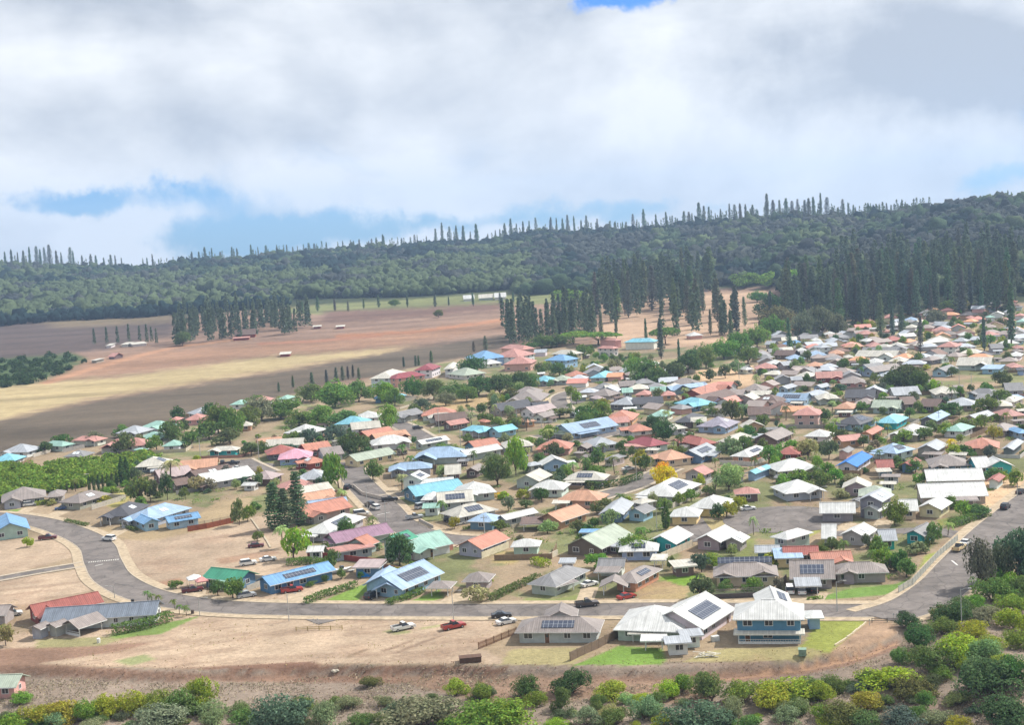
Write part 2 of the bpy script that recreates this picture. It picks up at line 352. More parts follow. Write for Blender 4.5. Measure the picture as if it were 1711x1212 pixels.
# ---------------------------------------------------------------- ground sheet
def lin(r, g, b): return tuple(((c / 255 + .055) / 1.055) ** 2.4 if c > 10 else c / 3294 for c in (r, g, b))
SOIL = (.27, .205, .135); DRYG = (.33, .25, .15); LOT = (.37, .28, .20); REDD = (.215, .135, .095); SCRUB = (.235, .185, .145); GREEN = (.155, .235, .05); YGREEN = (.27, .26, .075)
BROWN = (.225, .148, .108); KHAKI = (.335, .265, .145); DARKF = (.105, .083, .060); PALE = (.45, .36, .26); DKG = (.10, .135, .05)
ZONES = [  # (polygon in photo pixels of the ground it covers, colour, edge softness in px)
 ([(-300, 545), (0, 535), (300, 528), (480, 514), (860, 496), (1000, 492), (1290, 478), (1330, 500), (1330, 570), (1000, 600), (640, 640), (0, 780), (-300, 800)], BROWN, 4),
 ([(480, 514), (860, 488), (1000, 480), (1000, 500), (860, 512), (600, 528), (470, 524)], (.16, .17, .07), 4),
 ([(-300, 540), (0, 534), (290, 527), (290, 560), (170, 585), (60, 600), (-300, 640)], (.095, .07, .062), 7),
 ([(40, 532), (290, 527), (285, 538), (100, 548)], (.17, .13, .08), 8),
 ([(-300, 610), (0, 600), (120, 590), (150, 600), (110, 625), (60, 640), (0, 652), (-300, 670)], (.06, .09, .035), 5),
 ([(-300, 690), (0, 648), (60, 642), (75, 636), (220, 628), (420, 598), (640, 583), (700, 575), (640, 592), (560, 604), (440, 622), (300, 645), (150, 668), (0, 704), (-300, 730)], KHAKI, 9),
 ([(150, 600), (300, 585), (640, 560), (860, 530), (860, 545), (640, 580), (420, 596), (200, 625), (75, 638)], (.26, .155, .10), 9),
 ([(-300, 740), (0, 704), (150, 672), (300, 648), (440, 626), (560, 606), (700, 580), (840, 560), (860, 575), (700, 620), (560, 640), (420, 690), (300, 712), (200, 735), (0, 790), (-300, 820)], DARKF, 6),
 ([(540, 520), (700, 514), (860, 505), (860, 516), (700, 530), (540, 540)], (.14, .085, .065), 6),
 ([(66, 640), (150, 614), (240, 590), (300, 577), (420, 563), (420, 567), (300, 581), (245, 594), (160, 618), (80, 643)], (.34, .19, .115), 1.5),
 ([(560, 560), (700, 552), (860, 530), (860, 534), (700, 557), (560, 566)], (.33, .16, .09), 3),
 ([(430, 573), (520, 569), (640, 560), (640, 563), (520, 573), (430, 577)], (.28, .14, .09), 2),
 ([(1000, 500), (1290, 484), (1300, 570), (1000, 590)], (.36, .245, .165), 4),
 ([(-300, 800), (0, 765), (250, 735), (330, 700), (460, 665), (600, 640), (640, 625), (770, 600), (870, 585), (1000, 575), (1090, 585), (1290, 570), (1330, 540), (1500, 525), (1711, 505), (2200, 490), (2200, 1100), (1500, 1045), (1430, 1080), (1300, 1105), (850, 1112), (480, 1112), (300, 1120), (0, 1110), (-300, 1110)], SOIL, 3),
 ([(650, 692), (770, 664), (850, 655), (850, 670), (740, 690), (700, 705)], (.42, .30, .16), 2),
 ([(1160, 620), (1260, 610), (1260, 650), (1180, 650)], (.42, .29, .18), 2),
 ([(1530, 625), (1711, 615), (1711, 650), (1530, 648)], (.25, .18, .12), 2),
 ([(195, 905), (330, 880), (470, 858), (520, 905), (520, 950), (300, 985), (235, 985), (205, 950)], LOT, 2),
 ([(-200, 905), (90, 898), (145, 925), (0, 965), (-200, 975)], LOT, 2),
 ([(-200, 980), (0, 968), (150, 950), (160, 985), (60, 1010), (-200, 1020)], LOT, 2),
 ([(60, 1058), (340, 1028), (600, 1035), (800, 1035), (860, 1040), (800, 1085), (860, 1110), (480, 1110), (300, 1118), (0, 1108), (-200, 1108), (-200, 1060)], LOT, 3),
 ([(100, 890), (200, 880), (330, 862), (360, 840), (420, 830), (420, 870), (250, 905), (200, 900)], DRYG, 3),
 ([(-200, 1108), (0, 1110), (300, 1120), (480, 1112), (850, 1112), (1300, 1106), (1430, 1080), (1500, 1045), (1900, 900), (2200, 900), (2200, 1400), (-200, 1400)], SCRUB, 3),
 ([(-200, 1085), (0, 1085), (250, 1075), (200, 1090), (60, 1110), (300, 1125), (560, 1128), (850, 1133), (1200, 1128), (1350, 1112), (1440, 1092), (1500, 1070), (1505, 1084), (1440, 1108), (1340, 1130), (1200, 1142), (850, 1146), (560, 1142), (280, 1140), (-200, 1120)], REDD, 3),
 ([(635, 1088), (690, 1070), (692, 1073), (640, 1091)], (.24, .17, .12), .8), ([(655, 1092), (735, 1062), (737, 1065), (660, 1095)], (.24, .17, .12), .8), ([(575, 1098), (612, 1085), (614, 1088), (580, 1101)], (.20, .15, .10), 1), ([(700, 1050), (740, 1044), (742, 1047), (702, 1053)], (.27, .26, .13), 1.5), ([(640, 1056), (668, 1050), (690, 1058), (660, 1062)], (.25, .24, .12), 1.5), ([(190, 1105), (240, 1095), (262, 1104), (215, 1114)], (.20, .21, .10), 3), ([(60, 1085), (200, 1062), (260, 1058), (120, 1090)], (.24, .15, .105), 4), ([(360, 935), (455, 920), (470, 925), (370, 945)], (.29, .19, .13), 2), ([(260, 975), (300, 965), (310, 972), (270, 982)], (.33, .2, .13), 3),
 ([(1180, 1139), (1340, 1120), (1440, 1099), (1496, 1076), (1498, 1079), (1442, 1102), (1342, 1123), (1180, 1142)], (.34, .21, .13), .6), ([(1180, 1132), (1340, 1114), (1440, 1093), (1490, 1072), (1492, 1074), (1442, 1096), (1342, 1117), (1180, 1135)], (.34, .21, .13), .6),
 ([(650, 1130), (800, 1128), (1000, 1130), (1000, 1170), (850, 1180), (700, 1150)], (.225, .15, .105), 5),
 ([(1020, 1140), (1200, 1138), (1180, 1175), (1060, 1180)], (.225, .15, .105), 5),
 ([(1340, 1025), (1440, 1027), (1500, 1045), (1500, 1060), (1440, 1090), (1330, 1105), (1380, 1090), (1440, 1050), (1430, 1030)], (.33, .225, .15), 2),
 ([(300, 1118), (520, 1106), (560, 1116), (700, 1112), (850, 1116), (850, 1126), (520, 1124)], (.17, .10, .07), 2),
 ([(620, 985), (585, 1014), (520, 1016), (560, 996), (612, 975)], GREEN, 1), ([(675, 1010), (735, 985), (740, 1000), (700, 1012)], GREEN, 1),
 ([(960, 1112), (1035, 1080), (1110, 1085), (1110, 1112)], (.14, .225, .045), 1), ([(855, 1085), (1000, 1082), (955, 1112), (835, 1111)], (.28, .24, .12), 1),
 ([(1368, 1030), (1432, 1030), (1446, 1042), (1385, 1092), (1330, 1085), (1345, 1075)], (.25, .27, .065), 1), ([(1210, 1085), (1345, 1082), (1385, 1092), (1345, 1105), (1140, 1108), (1180, 1090)], (.29, .25, .12), 2),
 ([(1365, 1000), (1420, 984), (1500, 976), (1525, 962), (1520, 975), (1480, 995), (1380, 1003)], (.13, .21, .05), 1),
 ([(1100, 965), (1175, 958), (1170, 975), (1110, 985)], (.17, .28, .04), 4), ([(1060, 990), (1110, 970), (1155, 985), (1140, 1003), (1070, 1006)], (.33, .25, .13), 3),
 ([(1195, 990), (1280, 985), (1290, 994), (1180, 998)], DKG, 1),
 ([(1325, 905), (1372, 876), (1372, 888), (1345, 902)], YGREEN, 1), ([(1235, 905), (1262, 900), (1250, 935), (1232, 935)], YGREEN, 1), ([(1345, 930), (1375, 900), (1390, 905), (1380, 935)], YGREEN, 1),
 ([(875, 1000), (930, 1000), (980, 990), (960, 1012), (870, 1012)], (.20, .22, .08), 2), ([(830, 925), (852, 920), (880, 925), (860, 945), (820, 940)], (.34, .27, .12), 2),
 ([(400, 1000), (430, 998), (640, 955), (600, 975), (510, 1014), (380, 1013)], LOT, 2),
 ([(150, 835), (215, 820), (220, 835), (190, 850)], (.33, .29, .10), 2), ([(0, 855), (40, 850), (40, 862), (0, 865)], GREEN, 1),
 ([(1545, 930), (1598, 912), (1570, 945), (1530, 965)], (.24, .27, .07), 2), ([(1565, 870), (1600, 862), (1600, 872), (1570, 880)], YGREEN, 1),
 ([(1590, 815), (1711, 790), (1711, 830), (1610, 860)], (.5, .35, .22), 2), ([(1110, 875), (1230, 868), (1240, 880), (1180, 895), (1110, 893)], (.32, .26, .13), 2),
 ([(60, 1070), (230, 1062), (170, 1080), (60, 1084)], (.24, .22, .11), 2), ([(180, 1062), (335, 1030), (270, 1060), (190, 1068)], (.15, .21, .06), 1),
 ([(1440, 560), (1711, 545), (1711, 585), (1560, 585)], (.33, .27, .14), 5),
]
def ground():
    def axis(segs):
        o = []
        for a, b, s in segs: o += list(np.arange(a, b, s))
        return np.array(o)
    half = axis([(0, 120, .8), (120, 340, 2.2), (340, 1100, 12), (1100, 3000, 60), (3000, 4000, 300)])
    xs = np.concatenate([-half[:0:-1], half])
    ys = axis([(-2800, -200, 400), (-200, 160, 12), (160, 300, .7), (300, 470, 1.2), (470, 920, 2.6), (920, 2300, 9), (2300, 4000, 80), (4000, 5600, 400)])
    xs = xs * SC; ys = ys * SC; X, Y = np.meshgrid(xs, ys); x = X.ravel(); y = Y.ravel()
    z = terr(x, y)
    # fresh banks are rough and broken
    nx = len(xs); ny = len(ys)
    idx = np.arange(nx * ny).reshape(ny, nx)
    Q = np.stack([idx[:-1, :-1], idx[:-1, 1:], idx[1:, 1:], idx[1:, :-1]], -1).reshape(-1, 4)
    me = np_mesh('ground', np.stack([x, y, z], -1), Q, [], smooth=True)
    px, py = project(x, y, z); r = np.hypot(x, y)
    wx = 2.0 * (fbm(x / 6, y / 9, 21, 3) - .5) * 2; wy = 1.2 * (fbm(x / 6, y / 9, 37, 3) - .5) * 2
    col = np.empty((len(x), 3)); col[:] = (.045, .055, .025)
    ok = (y > 60) & (np.abs(px) < 4000)
    qx = np.clip(px, -299, 2199); off = np.abs(px - qx)
    for poly, c, soft in ZONES:
        bb = np.array(poly); sel = ok & (qx > bb[:, 0].min() - 20) & (qx < bb[:, 0].max() + 20) & (py > bb[:, 1].min() - 20) & (py < bb[:, 1].max() + 20)
        k = np.where(sel)[0]
        if not len(k): continue
        m = np.zeros(len(k))
        for jx, jy in ((0, 0), (.7, .3), (-.7, -.3), (.3, -.7), (-.3, .7), (.9, .9), (-.9, -.9)):
            m += inpoly(qx[k] + wx[k] * soft * .7 + jx * soft, py[k] + wy[k] * soft * .5 + jy * soft * .5, poly)
        m /= 7.0
        col[k] = col[k] * (1 - m[:, None]) + np.array(c) * m[:, None]
    tw = inpoly(qx, py, [(250, 735), (460, 665), (640, 625), (870, 585), (1000, 575), (1090, 585), (1290, 570), (1330, 540), (1500, 525), (1711, 505), (2100, 500), (2100, 800), (1600, 880), (1480, 985), (1200, 1000), (880, 1000), (640, 960), (480, 940), (470, 860), (250, 840), (180, 810)])
    gm_ = np.clip((fbm(x / 11, y / 16, 133, 4) - .46) * 5, 0, .8) * tw * (np.abs(col[:, 0] - SOIL[0]) < .03)
    col = col * (1 - gm_[:, None]) + np.array([.13, .155, .06]) * gm_[:, None]
    far_field = (r > 520 * SC)
    n_a = fbm(x / 18, y / 26, 51, 4); n_b = fbm(x / 90, y / 22, 77, 4)
    amp = np.where(far_field, .45, .28)
    col *= (1 + amp * ((np.where(far_field, n_b, n_a)) - .5) * 2)[:, None]
    dirt = np.clip((fbm(x / 9, y / 13, 91, 4) - .55) * 4, 0, 1) * .35 * (r < 330 * SC) * (col[:, 0] > col[:, 1] * 1.15)
    col = col * (1 - dirt[:, None]) + np.array([.26, .155, .105]) * dirt[:, None]
    st_ = np.clip((fbm((x * .9 + y * .35) / 14, (y * .9 - x * .2) / 3.2, 191, 4) - .56) * 7, 0, 1) * .45 * (r < 330 * SC) * (col[:, 0] > .3)
    col = col * (1 - st_[:, None]) + np.array([.22, .15, .105]) * st_[:, None]
    col = np.clip(col, .01, 1)
    a = me.color_attributes.new('soil', 'FLOAT_COLOR', 'POINT'); a.data.foreach_set('color', np.concatenate([col, np.ones((len(col), 1))], 1).astype(np.float32).ravel())
    m, t, b = newmat('ground_soil'); setspec(b, .1, .95)
    at = N(t, 'ShaderNodeAttribute', attribute_name='soil'); g = N(t, 'ShaderNodeNewGeometry')
    nz = N(t, 'ShaderNodeTexNoise', inp={'Scale': .9, 'Detail': 8, 'Roughness': .7}); lk(t, g.outputs['Position'], nz.inputs['Vector'])
    nz2 = N(t, 'ShaderNodeTexNoise', inp={'Scale': .12, 'Detail': 6, 'Roughness': .6}); lk(t, g.outputs['Position'], nz2.inputs['Vector'])
    mr = N(t, 'ShaderNodeMapRange', inp={'From Min': .3, 'From Max': .7, 'To Min': .72, 'To Max': 1.22}); lk(t, nz.outputs['Fac'], mr.inputs['Value'])
    mr2 = N(t, 'ShaderNodeMapRange', inp={'From Min': .3, 'From Max': .7, 'To Min': .85, 'To Max': 1.15}); lk(t, nz2.outputs['Fac'], mr2.inputs['Value'])
    mm = N(t, 'ShaderNodeMath', operation='MULTIPLY'); lk(t, mr.outputs[0], mm.inputs[0]); lk(t, mr2.outputs[0], mm.inputs[1])
    sc = N(t, 'ShaderNodeVectorMath', operation='SCALE'); lk(t, at.outputs['Color'], sc.inputs[0]); lk(t, mm.outputs[0], sc.inputs['Scale']); lk(t, sc.outputs[0], b.inputs['Base Color'])
    bp = N(t, 'ShaderNodeBump', inp={'Strength': .6, 'Distance': .35}); lk(t, nz.outputs['Fac'], bp.inputs['Height']); lk(t, bp.outputs[0], b.inputs['Normal'])
    me.materials.append(m)
    tag(put('ground', me), kind='structure')
ground()

# ---------------------------------------------------------------- roads, kerbs, pavements
def roadmat():
    m, t, b = newmat('asphalt'); setspec(b, .25, .85); g = N(t, 'ShaderNodeNewGeometry')
    n = N(t, 'ShaderNodeTexNoise', inp={'Scale': .25, 'Detail': 7, 'Roughness': .65}); lk(t, g.outputs['Position'], n.inputs['Vector'])
    c = N(t, 'ShaderNodeValToRGB'); lk(t, n.outputs['Fac'], c.inputs[0]); c.color_ramp.elements[0].position = .3; c.color_ramp.elements[0].color = (.125, .11, .102, 1); c.color_ramp.elements[1].position = .7; c.color_ramp.elements[1].color = (.21, .182, .165, 1)
    n2_ = N(t, 'ShaderNodeTexNoise', inp={'Scale': .06, 'Detail': 3, 'Roughness': .5, 'Distortion': 1.5}); lk(t, g.outputs['Position'], n2_.inputs['Vector'])
    st = N(t, 'ShaderNodeMapRange', inp={'From Min': .52, 'From Max': .55, 'To Min': 1.0, 'To Max': .80}); lk(t, n2_.outputs['Fac'], st.inputs['Value'])
    vo = N(t, 'ShaderNodeTexVoronoi', feature='DISTANCE_TO_EDGE', inp={'Scale': .22}); ad = N(t, 'ShaderNodeVectorMath', operation='ADD'); lk(t, g.outputs['Position'], ad.inputs[0]); lk(t, n.outputs['Color'], ad.inputs[1]); lk(t, ad.outputs[0], vo.inputs['Vector'])
    cr_ = N(t, 'ShaderNodeMapRange', inp={'From Min': .0, 'From Max': .035, 'To Min': .62, 'To Max': 1.0}); lk(t, vo.outputs['Distance'], cr_.inputs['Value'])
    mu = N(t, 'ShaderNodeMath', operation='MULTIPLY'); lk(t, st.outputs[0], mu.inputs[0]); lk(t, cr_.outputs[0], mu.inputs[1])
    sc_ = N(t, 'ShaderNodeVectorMath', operation='SCALE'); lk(t, c.outputs[0], sc_.inputs[0]); lk(t, mu.outputs[0], sc_.inputs['Scale']); lk(t, sc_.outputs[0], b.inputs['Base Color']); return m
MASPH = roadmat(); MKERB = flatmat('concrete_kerb', (.42, .355, .275), .9, .1, .2, 1.5); MWALK = flatmat('dry_verge', (.42, .335, .235), .95, .1, .3, .7)
MWHITE = flatmat('road_paint', (.62, .60, .56), .8, .1, .3, 5)
def smooth_line(P, step=2.0):
    P = [np.array(p, float) for p in P]
    if len(P) > 2:
        Q = []
        for i in range(len(P) - 1):
            p0 = P[max(i - 1, 0)]; p1 = P[i]; p2 = P[i + 1]; p3 = P[min(i + 2, len(P) - 1)]
            n = max(2, int(np.linalg.norm(p2 - p1) / step))
            for k in range(n):
                t = k / n; Q.append(.5 * ((2 * p1) + (-p0 + p2) * t + (2 * p0 - 5 * p1 + 4 * p2 - p3) * t * t + (-p0 + 3 * p1 - 3 * p2 + p3) * t ** 3))
        Q.append(P[-1]); return Q
    n = max(2, int(np.linalg.norm(P[1] - P[0]) / step)); return [P[0] + (P[1] - P[0]) * k / n for k in range(n + 1)]
ROADS_W = []     # (points, half width) used to keep other things off the roads
def strip(pts, o0, o1, z0, z1=None):
    mb = MB(); V = []; n = len(pts)
    for i, p in enumerate(pts):
        a = pts[max(i - 1, 0)]; b = pts[min(i + 1, n - 1)]; d = (b - a) / (np.linalg.norm(b - a) + 1e-9); nn = np.array([-d[1], d[0]])
        for o in (o0, o1):
            q = p + nn * o; V.append((q[0], q[1], th(q[0], q[1]) + z0))
        if z1 is not None:
            for o in (o0, o1):
                q = p + nn * o; V.append((q[0], q[1], th(q[0], q[1]) + z1))
    k = 2 if z1 is None else 4; Fc = []
    for i in range(n - 1):
        a = i * k; b = a + k
        if k == 2: Fc.append((a, b, b + 1, a + 1))
        else:
            Fc += [(a + 2, b + 2, b + 3, a + 3), (a, a + 2, b + 2, b), (a + 1, b + 1, b + 3, a + 3)]
    if k == 4: Fc += [(0, 1, 3, 2), ((n - 1) * 4, (n - 1) * 4 + 2, (n - 1) * 4 + 3, (n - 1) * 4 + 1)]
    mb.add(V, Fc); return mb
_rz = [0]
def road(P, width, kerb=True, walk=1.6, name='road', sides=(-1, 1)):
    width *= SC; walk *= SC
    W = smooth_line([hit(*p) for p in P]); z = .05 + .004 * _rz[0]; _rz[0] += 1
    tag(put(name, strip(W, -width / 2, width / 2, z).mesh(name, MASPH)), kind='structure')
    ROADS_W.append((W, width / 2 + (walk if kerb else 0)))
    if kerb:
        for s in sides:
            a, b = sorted((s * width / 2, s * (width / 2 + .3))); tag(put('kerb', strip(W, a, b, -.02, .16 + .003 * _rz[0]).mesh('kerb', MKERB)), kind='structure')
            a, b = sorted((s * (width / 2 + .3), s * (width / 2 + .3 + walk))); tag(put('pavement', strip(W, a, b, .12 + .003 * _rz[0]).mesh('pavement', MWALK if walk > 1.8 else MKERB)), kind='structure')
    return W
R1 = road([(-120, 868), (-20, 863), (60, 872), (120, 890), (160, 912), (172, 940), (190, 968), (240, 994), (310, 1009), (400, 1017), (520, 1020), (700, 1021), (900, 1021), (1130, 1019), (1300, 1021), (1460, 1022)], 7.8, walk=2.0)
R2 = road([(1466, 1033), (1530, 1012), (1580, 978), (1615, 940), (1660, 893), (1711, 850), (1780, 800), (1900, 735)], 9.5, walk=2.0)
road([(1372, 893), (1420, 892), (1480, 889), (1560, 887), (1605, 897)], 5, kerb=False)
road([(1190, 900), (1225, 893), (1262, 880), (1300, 868)], 6, kerb=False)
road([(584, 772), (590, 795), (612, 820), (640, 848), (668, 876), (720, 898), (790, 905)], 8.0, walk=1.8)
road([(640, 832), (690, 824), (730, 815)], 5, walk=.8)
road([(985, 835), (1020, 825), (1060, 812), (1092, 795), (1120, 783)], 6.5, walk=1.0)
road([(950, 690), (936, 676), (935, 664), (955, 655), (1000, 648)], 6, walk=1)
road([(730, 745), (700, 728), (672, 712), (650, 705)], 7, walk=1.2)
road([(330, 732), (360, 715), (380, 705)], 7, walk=1.5)
road([(440, 792), (410, 778), (395, 770)], 9, walk=1)
road([(-60, 978), (0, 968), (60, 957), (140, 944)], 3.4, walk=.9, name='side_path')
road([(520, 1040), (560, 1030), (590, 1024)], 5.5, kerb=False)
road([(900, 727), (960, 738), (1010, 728), (1060, 716)], 6, walk=1)
road([(1180, 905), (1160, 880), (1150, 865)], 6, kerb=False)
def disc(px, py, rad):
    rad *= SC
    x, y = hit(px, py); mb = MB(); z = .075
    mb.add([(x + rad * math.cos(t), y + rad * math.sin(t), th(x, y) + z) for t in np.linspace(0, 2 * math.pi, 40, endpoint=False)], [tuple(range(40))])
    tag(put('road', mb.mesh('road', MASPH)), kind='structure')
    W = [np.array([x + (rad + .15) * math.cos(t), y + (rad + .15) * math.sin(t)]) for t in np.linspace(.5, 2 * math.pi - 1.2, 60)]
    return W
disc(1310, 868, 13.5); ROADS_W.append(([np.array(hit(1310, 868))], 14.5))
disc(415, 782, 8); disc(940, 672, 9)
for a, b, w_ in [((745, 1013), (800, 985), 6), ((975, 1011), (986, 982), 3.5), ((1045, 1011), (1052, 1001), 3.5), ((1335, 1005), (1345, 990), 9), ((500, 1012), (490, 990), 3.5), ((392, 1008), (412, 998), 3), ((325, 1003), (330, 985), 4), ((75, 868), (108, 854), 5), ((35, 858), (52, 848), 4), ((170, 905), (215, 880), 4), ((640, 1012), (625, 998), 3), ((1245, 862), (1225, 855), 5), ((1345, 860), (1385, 850), 4), ((1400, 888), (1430, 875), 4), ((1470, 885), (1480, 870), 4), ((664, 832), (655, 815), 3)]:
    Wd = smooth_line([hit(*a), hit(*b)]); tag(put('driveway', strip(Wd, -w_ * .6, w_ * .6, .03 + .002 * (w_ % 3)).mesh('driveway', MWALK)), kind='structure')
# painted markings
mk = MB()
Wc = [hit(147 + 52 * t, 941 - 5 * t) for t in np.linspace(0, 1, 15)]
for i in range(0, 14):
    p = Vector(Wc[i]); q = Vector(Wc[i + 1]); d = (q - p); L_ = d.length; d.normalize(); n_ = Vector((-d[1], d[0])); m_ = (p + q) / 2
    h_ = d * L_ * .28; n2_ = n_ * .55
    mk.add([(m_ + s * h_ + u_ * n2_).to_tuple() + (.125,) for s, u_ in ((-1, -1), (1, -1), (1, 1), (-1, 1))], [(0, 1, 2, 3)])
for a, b in (((159, 947), (172, 944)), ((1437, 1021), (1452, 1012)), ((1590, 938), (1600, 946)), ((630, 862), (652, 857))):
    p, q = Vector(hit(*a)), Vector(hit(*b)); d = (q - p).normalized(); n_ = Vector((-d[1], d[0])) * .22
    mk.add([(p - n_).to_tuple() + (.13,), (q - n_).to_tuple() + (.13,), (q + n_).to_tuple() + (.13,), (p + n_).to_tuple() + (.13,)], [(0, 1, 2, 3)])
tag(put('road_marking', mk.mesh('road_marking', MWHITE)), kind='structure')
def on_road(x, y, m=0):
    for W, hw in ROADS_W:
        for p in W[::2]:
            if (p[0] - x) ** 2 + (p[1] - y) ** 2 < (hw + m) ** 2: return True
    return False

# ---------------------------------------------------------------- houses
ROOFC = {'W': (.66, .66, .635), 'w': (.60, .565, .48), 'L': (.47, .50, .54), 'G': (.27, .265, .27), 'D': (.095, .095, .11), 'T': (.34, .285, .26), 'b': (.20, .125, .10), 'O': (.60, .235, .15),
         'R': (.44, .12, .09), 'r': (.36, .06, .075), 'K': (.60, .27, .22), 'P': (.66, .34, .20), 'M': (.34, .60, .50), 'V': (.07, .36, .22), 'S': (.47, .54, .42), 'C': (.25, .58, .70),
         'B': (.20, .40, .66), 'N': (.02, .22, .70), 'U': (.42, .38, .47), 'X': (.40, .22, .32), 'p': (.38, .52, .70), 'j': (.20, .235, .29), 'I': (.80, .38, .50), 'u': (.52, .40, .39)}
ROOFN = {'W': 'white', 'w': 'cream', 'L': 'pale grey', 'G': 'grey', 'D': 'charcoal', 'T': 'grey brown', 'b': 'dark brown', 'O': 'orange', 'R': 'red', 'r': 'crimson', 'K': 'salmon', 'P': 'peach',
         'M': 'mint', 'V': 'green', 'S': 'sage', 'C': 'cyan', 'B': 'mid blue', 'N': 'bright blue', 'U': 'lilac grey', 'X': 'magenta', 'p': 'pale blue', 'j': 'slate', 'I': 'rose pink', 'u': 'dusty pink'}
WALLC = {'w': (.66, .66, .64), 'c': (.66, .56, .38), 'y': (.74, .55, .28), 'g': (.42, .43, .45), 'd': (.16, .17, .19), 't': (.36, .31, .285), 'b': (.115, .235, .36), 'p': (.34, .47, .62), 'l': (.43, .54, .45),
         'k': (.62, .36, .32), 'r': (.27, .07, .06), 'o': (.52, .30, .18), 'q': (.05, .40, .42), 'n': (.17, .12, .11), 's': (.13, .22, .33), 'z': (.25, .24, .275)}
WALLN = {'w': 'white', 'c': 'cream', 'y': 'yellow', 'g': 'grey', 'd': 'dark', 't': 'taupe', 'b': 'blue', 'p': 'pale blue', 'l': 'light green', 'k': 'pink', 'r': 'dark red', 'o': 'tan', 'q': 'teal', 'n': 'brown', 's': 'slate blue', 'z': 'grey'}
def roof_mesh(L, W, z, kind, pitch=.36, ov=.85, th_=.16):
    mb = MB(); a, b = L / 2 + ov, W / 2 + ov; ez = z - ov * pitch * .6
    if kind == 's':
        f0, f1 = ez + .1, ez + .1 + W * .09
        v = [(-a, -b, f0), (a, -b, f0), (a, b, f1), (-a, b, f1)]; v += [(x, y, q - .12) for x, y, q in v]
        mb.add(v, [(0, 1, 2, 3), (7, 6, 5, 4), (0, 4, 5, 1), (1, 5, 6, 2), (2, 6, 7, 3), (3, 7, 4, 0)]); return mb, 0
    E = [(-a, -b, ez), (a, -b, ez), (a, b, ez), (-a, b, ez)]; lo = [(x, y, ez - th_) for x, y, _ in E]
    if kind == 'h':
        if L >= W: rh = b * pitch; r1, r2 = (-(a - b), 0, ez + rh), (a - b, 0, ez + rh); fs = [(0, 1, 9, 8), (1, 2, 9), (2, 3, 8, 9), (3, 0, 8)]
        else: rh = a * pitch; r1, r2 = (0, -(b - a), ez + rh), (0, b - a, ez + rh); fs = [(0, 1, 8), (1, 2, 9, 8), (2, 3, 9), (3, 0, 8, 9)]
        mb.add(E + lo + [r1, r2], fs + [(0, 4, 5, 1), (1, 5, 6, 2), (2, 6, 7, 3), (3, 7, 4, 0), (7, 6, 5, 4)])
    elif kind == 'g':
        rh = b * pitch
        v = E + lo + [(-a, 0, ez + rh), (a, 0, ez + rh), (-a, 0, ez + rh - th_), (a, 0, ez + rh - th_)]
        mb.add(v, [(0, 1, 9, 8), (2, 3, 8, 9), (5, 4, 10, 11), (7, 6, 11, 10), (0, 4, 5, 1), (2, 6, 7, 3), (0, 8, 10, 4), (3, 7, 10, 8), (1, 5, 11, 9), (2, 9, 11, 6)])
    else:
        rh = a * pitch
        v = E + lo + [(0, -b, ez + rh), (0, b, ez + rh), (0, -b, ez + rh - th_), (0, b, ez + rh - th_)]
        mb.add(v, [(0, 8, 9, 3), (8, 1, 2, 9), (4, 7, 11, 10), (5, 10, 11, 6), (3, 7, 4, 0), (1, 5, 6, 2), (0, 4, 10, 8), (8, 10, 5, 1), (3, 9, 11, 7), (9, 2, 6, 11)])
    return mb, rh
def wall_mesh(L, W, z, kind, pitch=.36, z0=-.4):
    mb = MB(); a, b = L / 2, W / 2; mb.box(-a, -b, z0, a, b, z)
    ov = .85; 
    if kind == 'g':
        h = z - ov * pitch * .6 + (b + ov) * pitch - .2
        mb.add([(-a, -b, z), (-a, b, z), (-a, 0, h), (a, -b, z), (a, b, z), (a, 0, h)], [(1, 0, 2), (3, 4, 5)])
    elif kind == 'f':
        h = z - ov * pitch * .6 + (a + ov) * pitch - .2
        mb.add([(-a, -b, z), (a, -b, z), (0, -b, h), (-a, b, z), (a, b, z), (0, b, h)], [(0, 1, 2), (4, 3, 5)])
    return mb
def mk_window(wd=1.3, ht=1.1):
    f = MB(); a, h = wd / 2, ht / 2; d = .07; t = .11
    f.box(-a - t, -d, -h - t, a + t, .03, -h); f.box(-a - t, -d, h, a + t, .03, h + t); f.box(-a - t, -d, -h, -a, .03, h); f.box(a, -d, -h, a + t, .03, h); f.box(-.04, -d + .01, -h, .04, .03, h)
    p = MB(); p.box(-a, -.03, -h, -.04, .02, h); p.box(.04, -.03, -h, a, .02, h)
    both = MB(); both.add(f.v, f.f, 0); both.add(p.v, p.f, 1)
    return f.mesh('window', MTRIM), p.mesh('pane', MGLASS), both.mesh('window', [MTRIM, MGLASS])
WIN = {}
def get_win(k):
    if k not in WIN: WIN[k] = mk_window(*k)
    return WIN[k]
def door_mesh():
    mb = MB(); mb.box(-.47, -.06, 0, .47, .03, 2.05, 0); mb.box(-.57, -.08, 0, -.47, .03, 2.12, 1); mb.box(.47, -.08, 0, .57, .03, 2.12, 1); mb.box(-.57, -.08, 2.05, .57, .03, 2.16, 1); mb.box(-.3, -.075, 1.2, .3, -.055, 1.85, 2)
    return mb.mesh('door', [MWOOD, MTRIM, MGLASS])
DOOR = door_mesh()
def panel_mat():
    m, t, b = newmat('solar_cells'); setspec(b, .6, .25); tcn = N(t, 'ShaderNodeTexCoord')
    br = N(t, 'ShaderNodeTexBrick', offset=0, inp={'Scale': 1.0, 'Mortar Size': .035, 'Brick Width': 1.0, 'Row Height': 1.6, 'Color1': (.045, .055, .085, 1), 'Color2': (.06, .07, .10, 1), 'Mortar': (.35, .37, .40, 1)})
    lk(t, tcn.outputs['Object'], br.inputs['Vector']); lk(t, br.outputs['Color'], b.inputs['Base Color']); return m
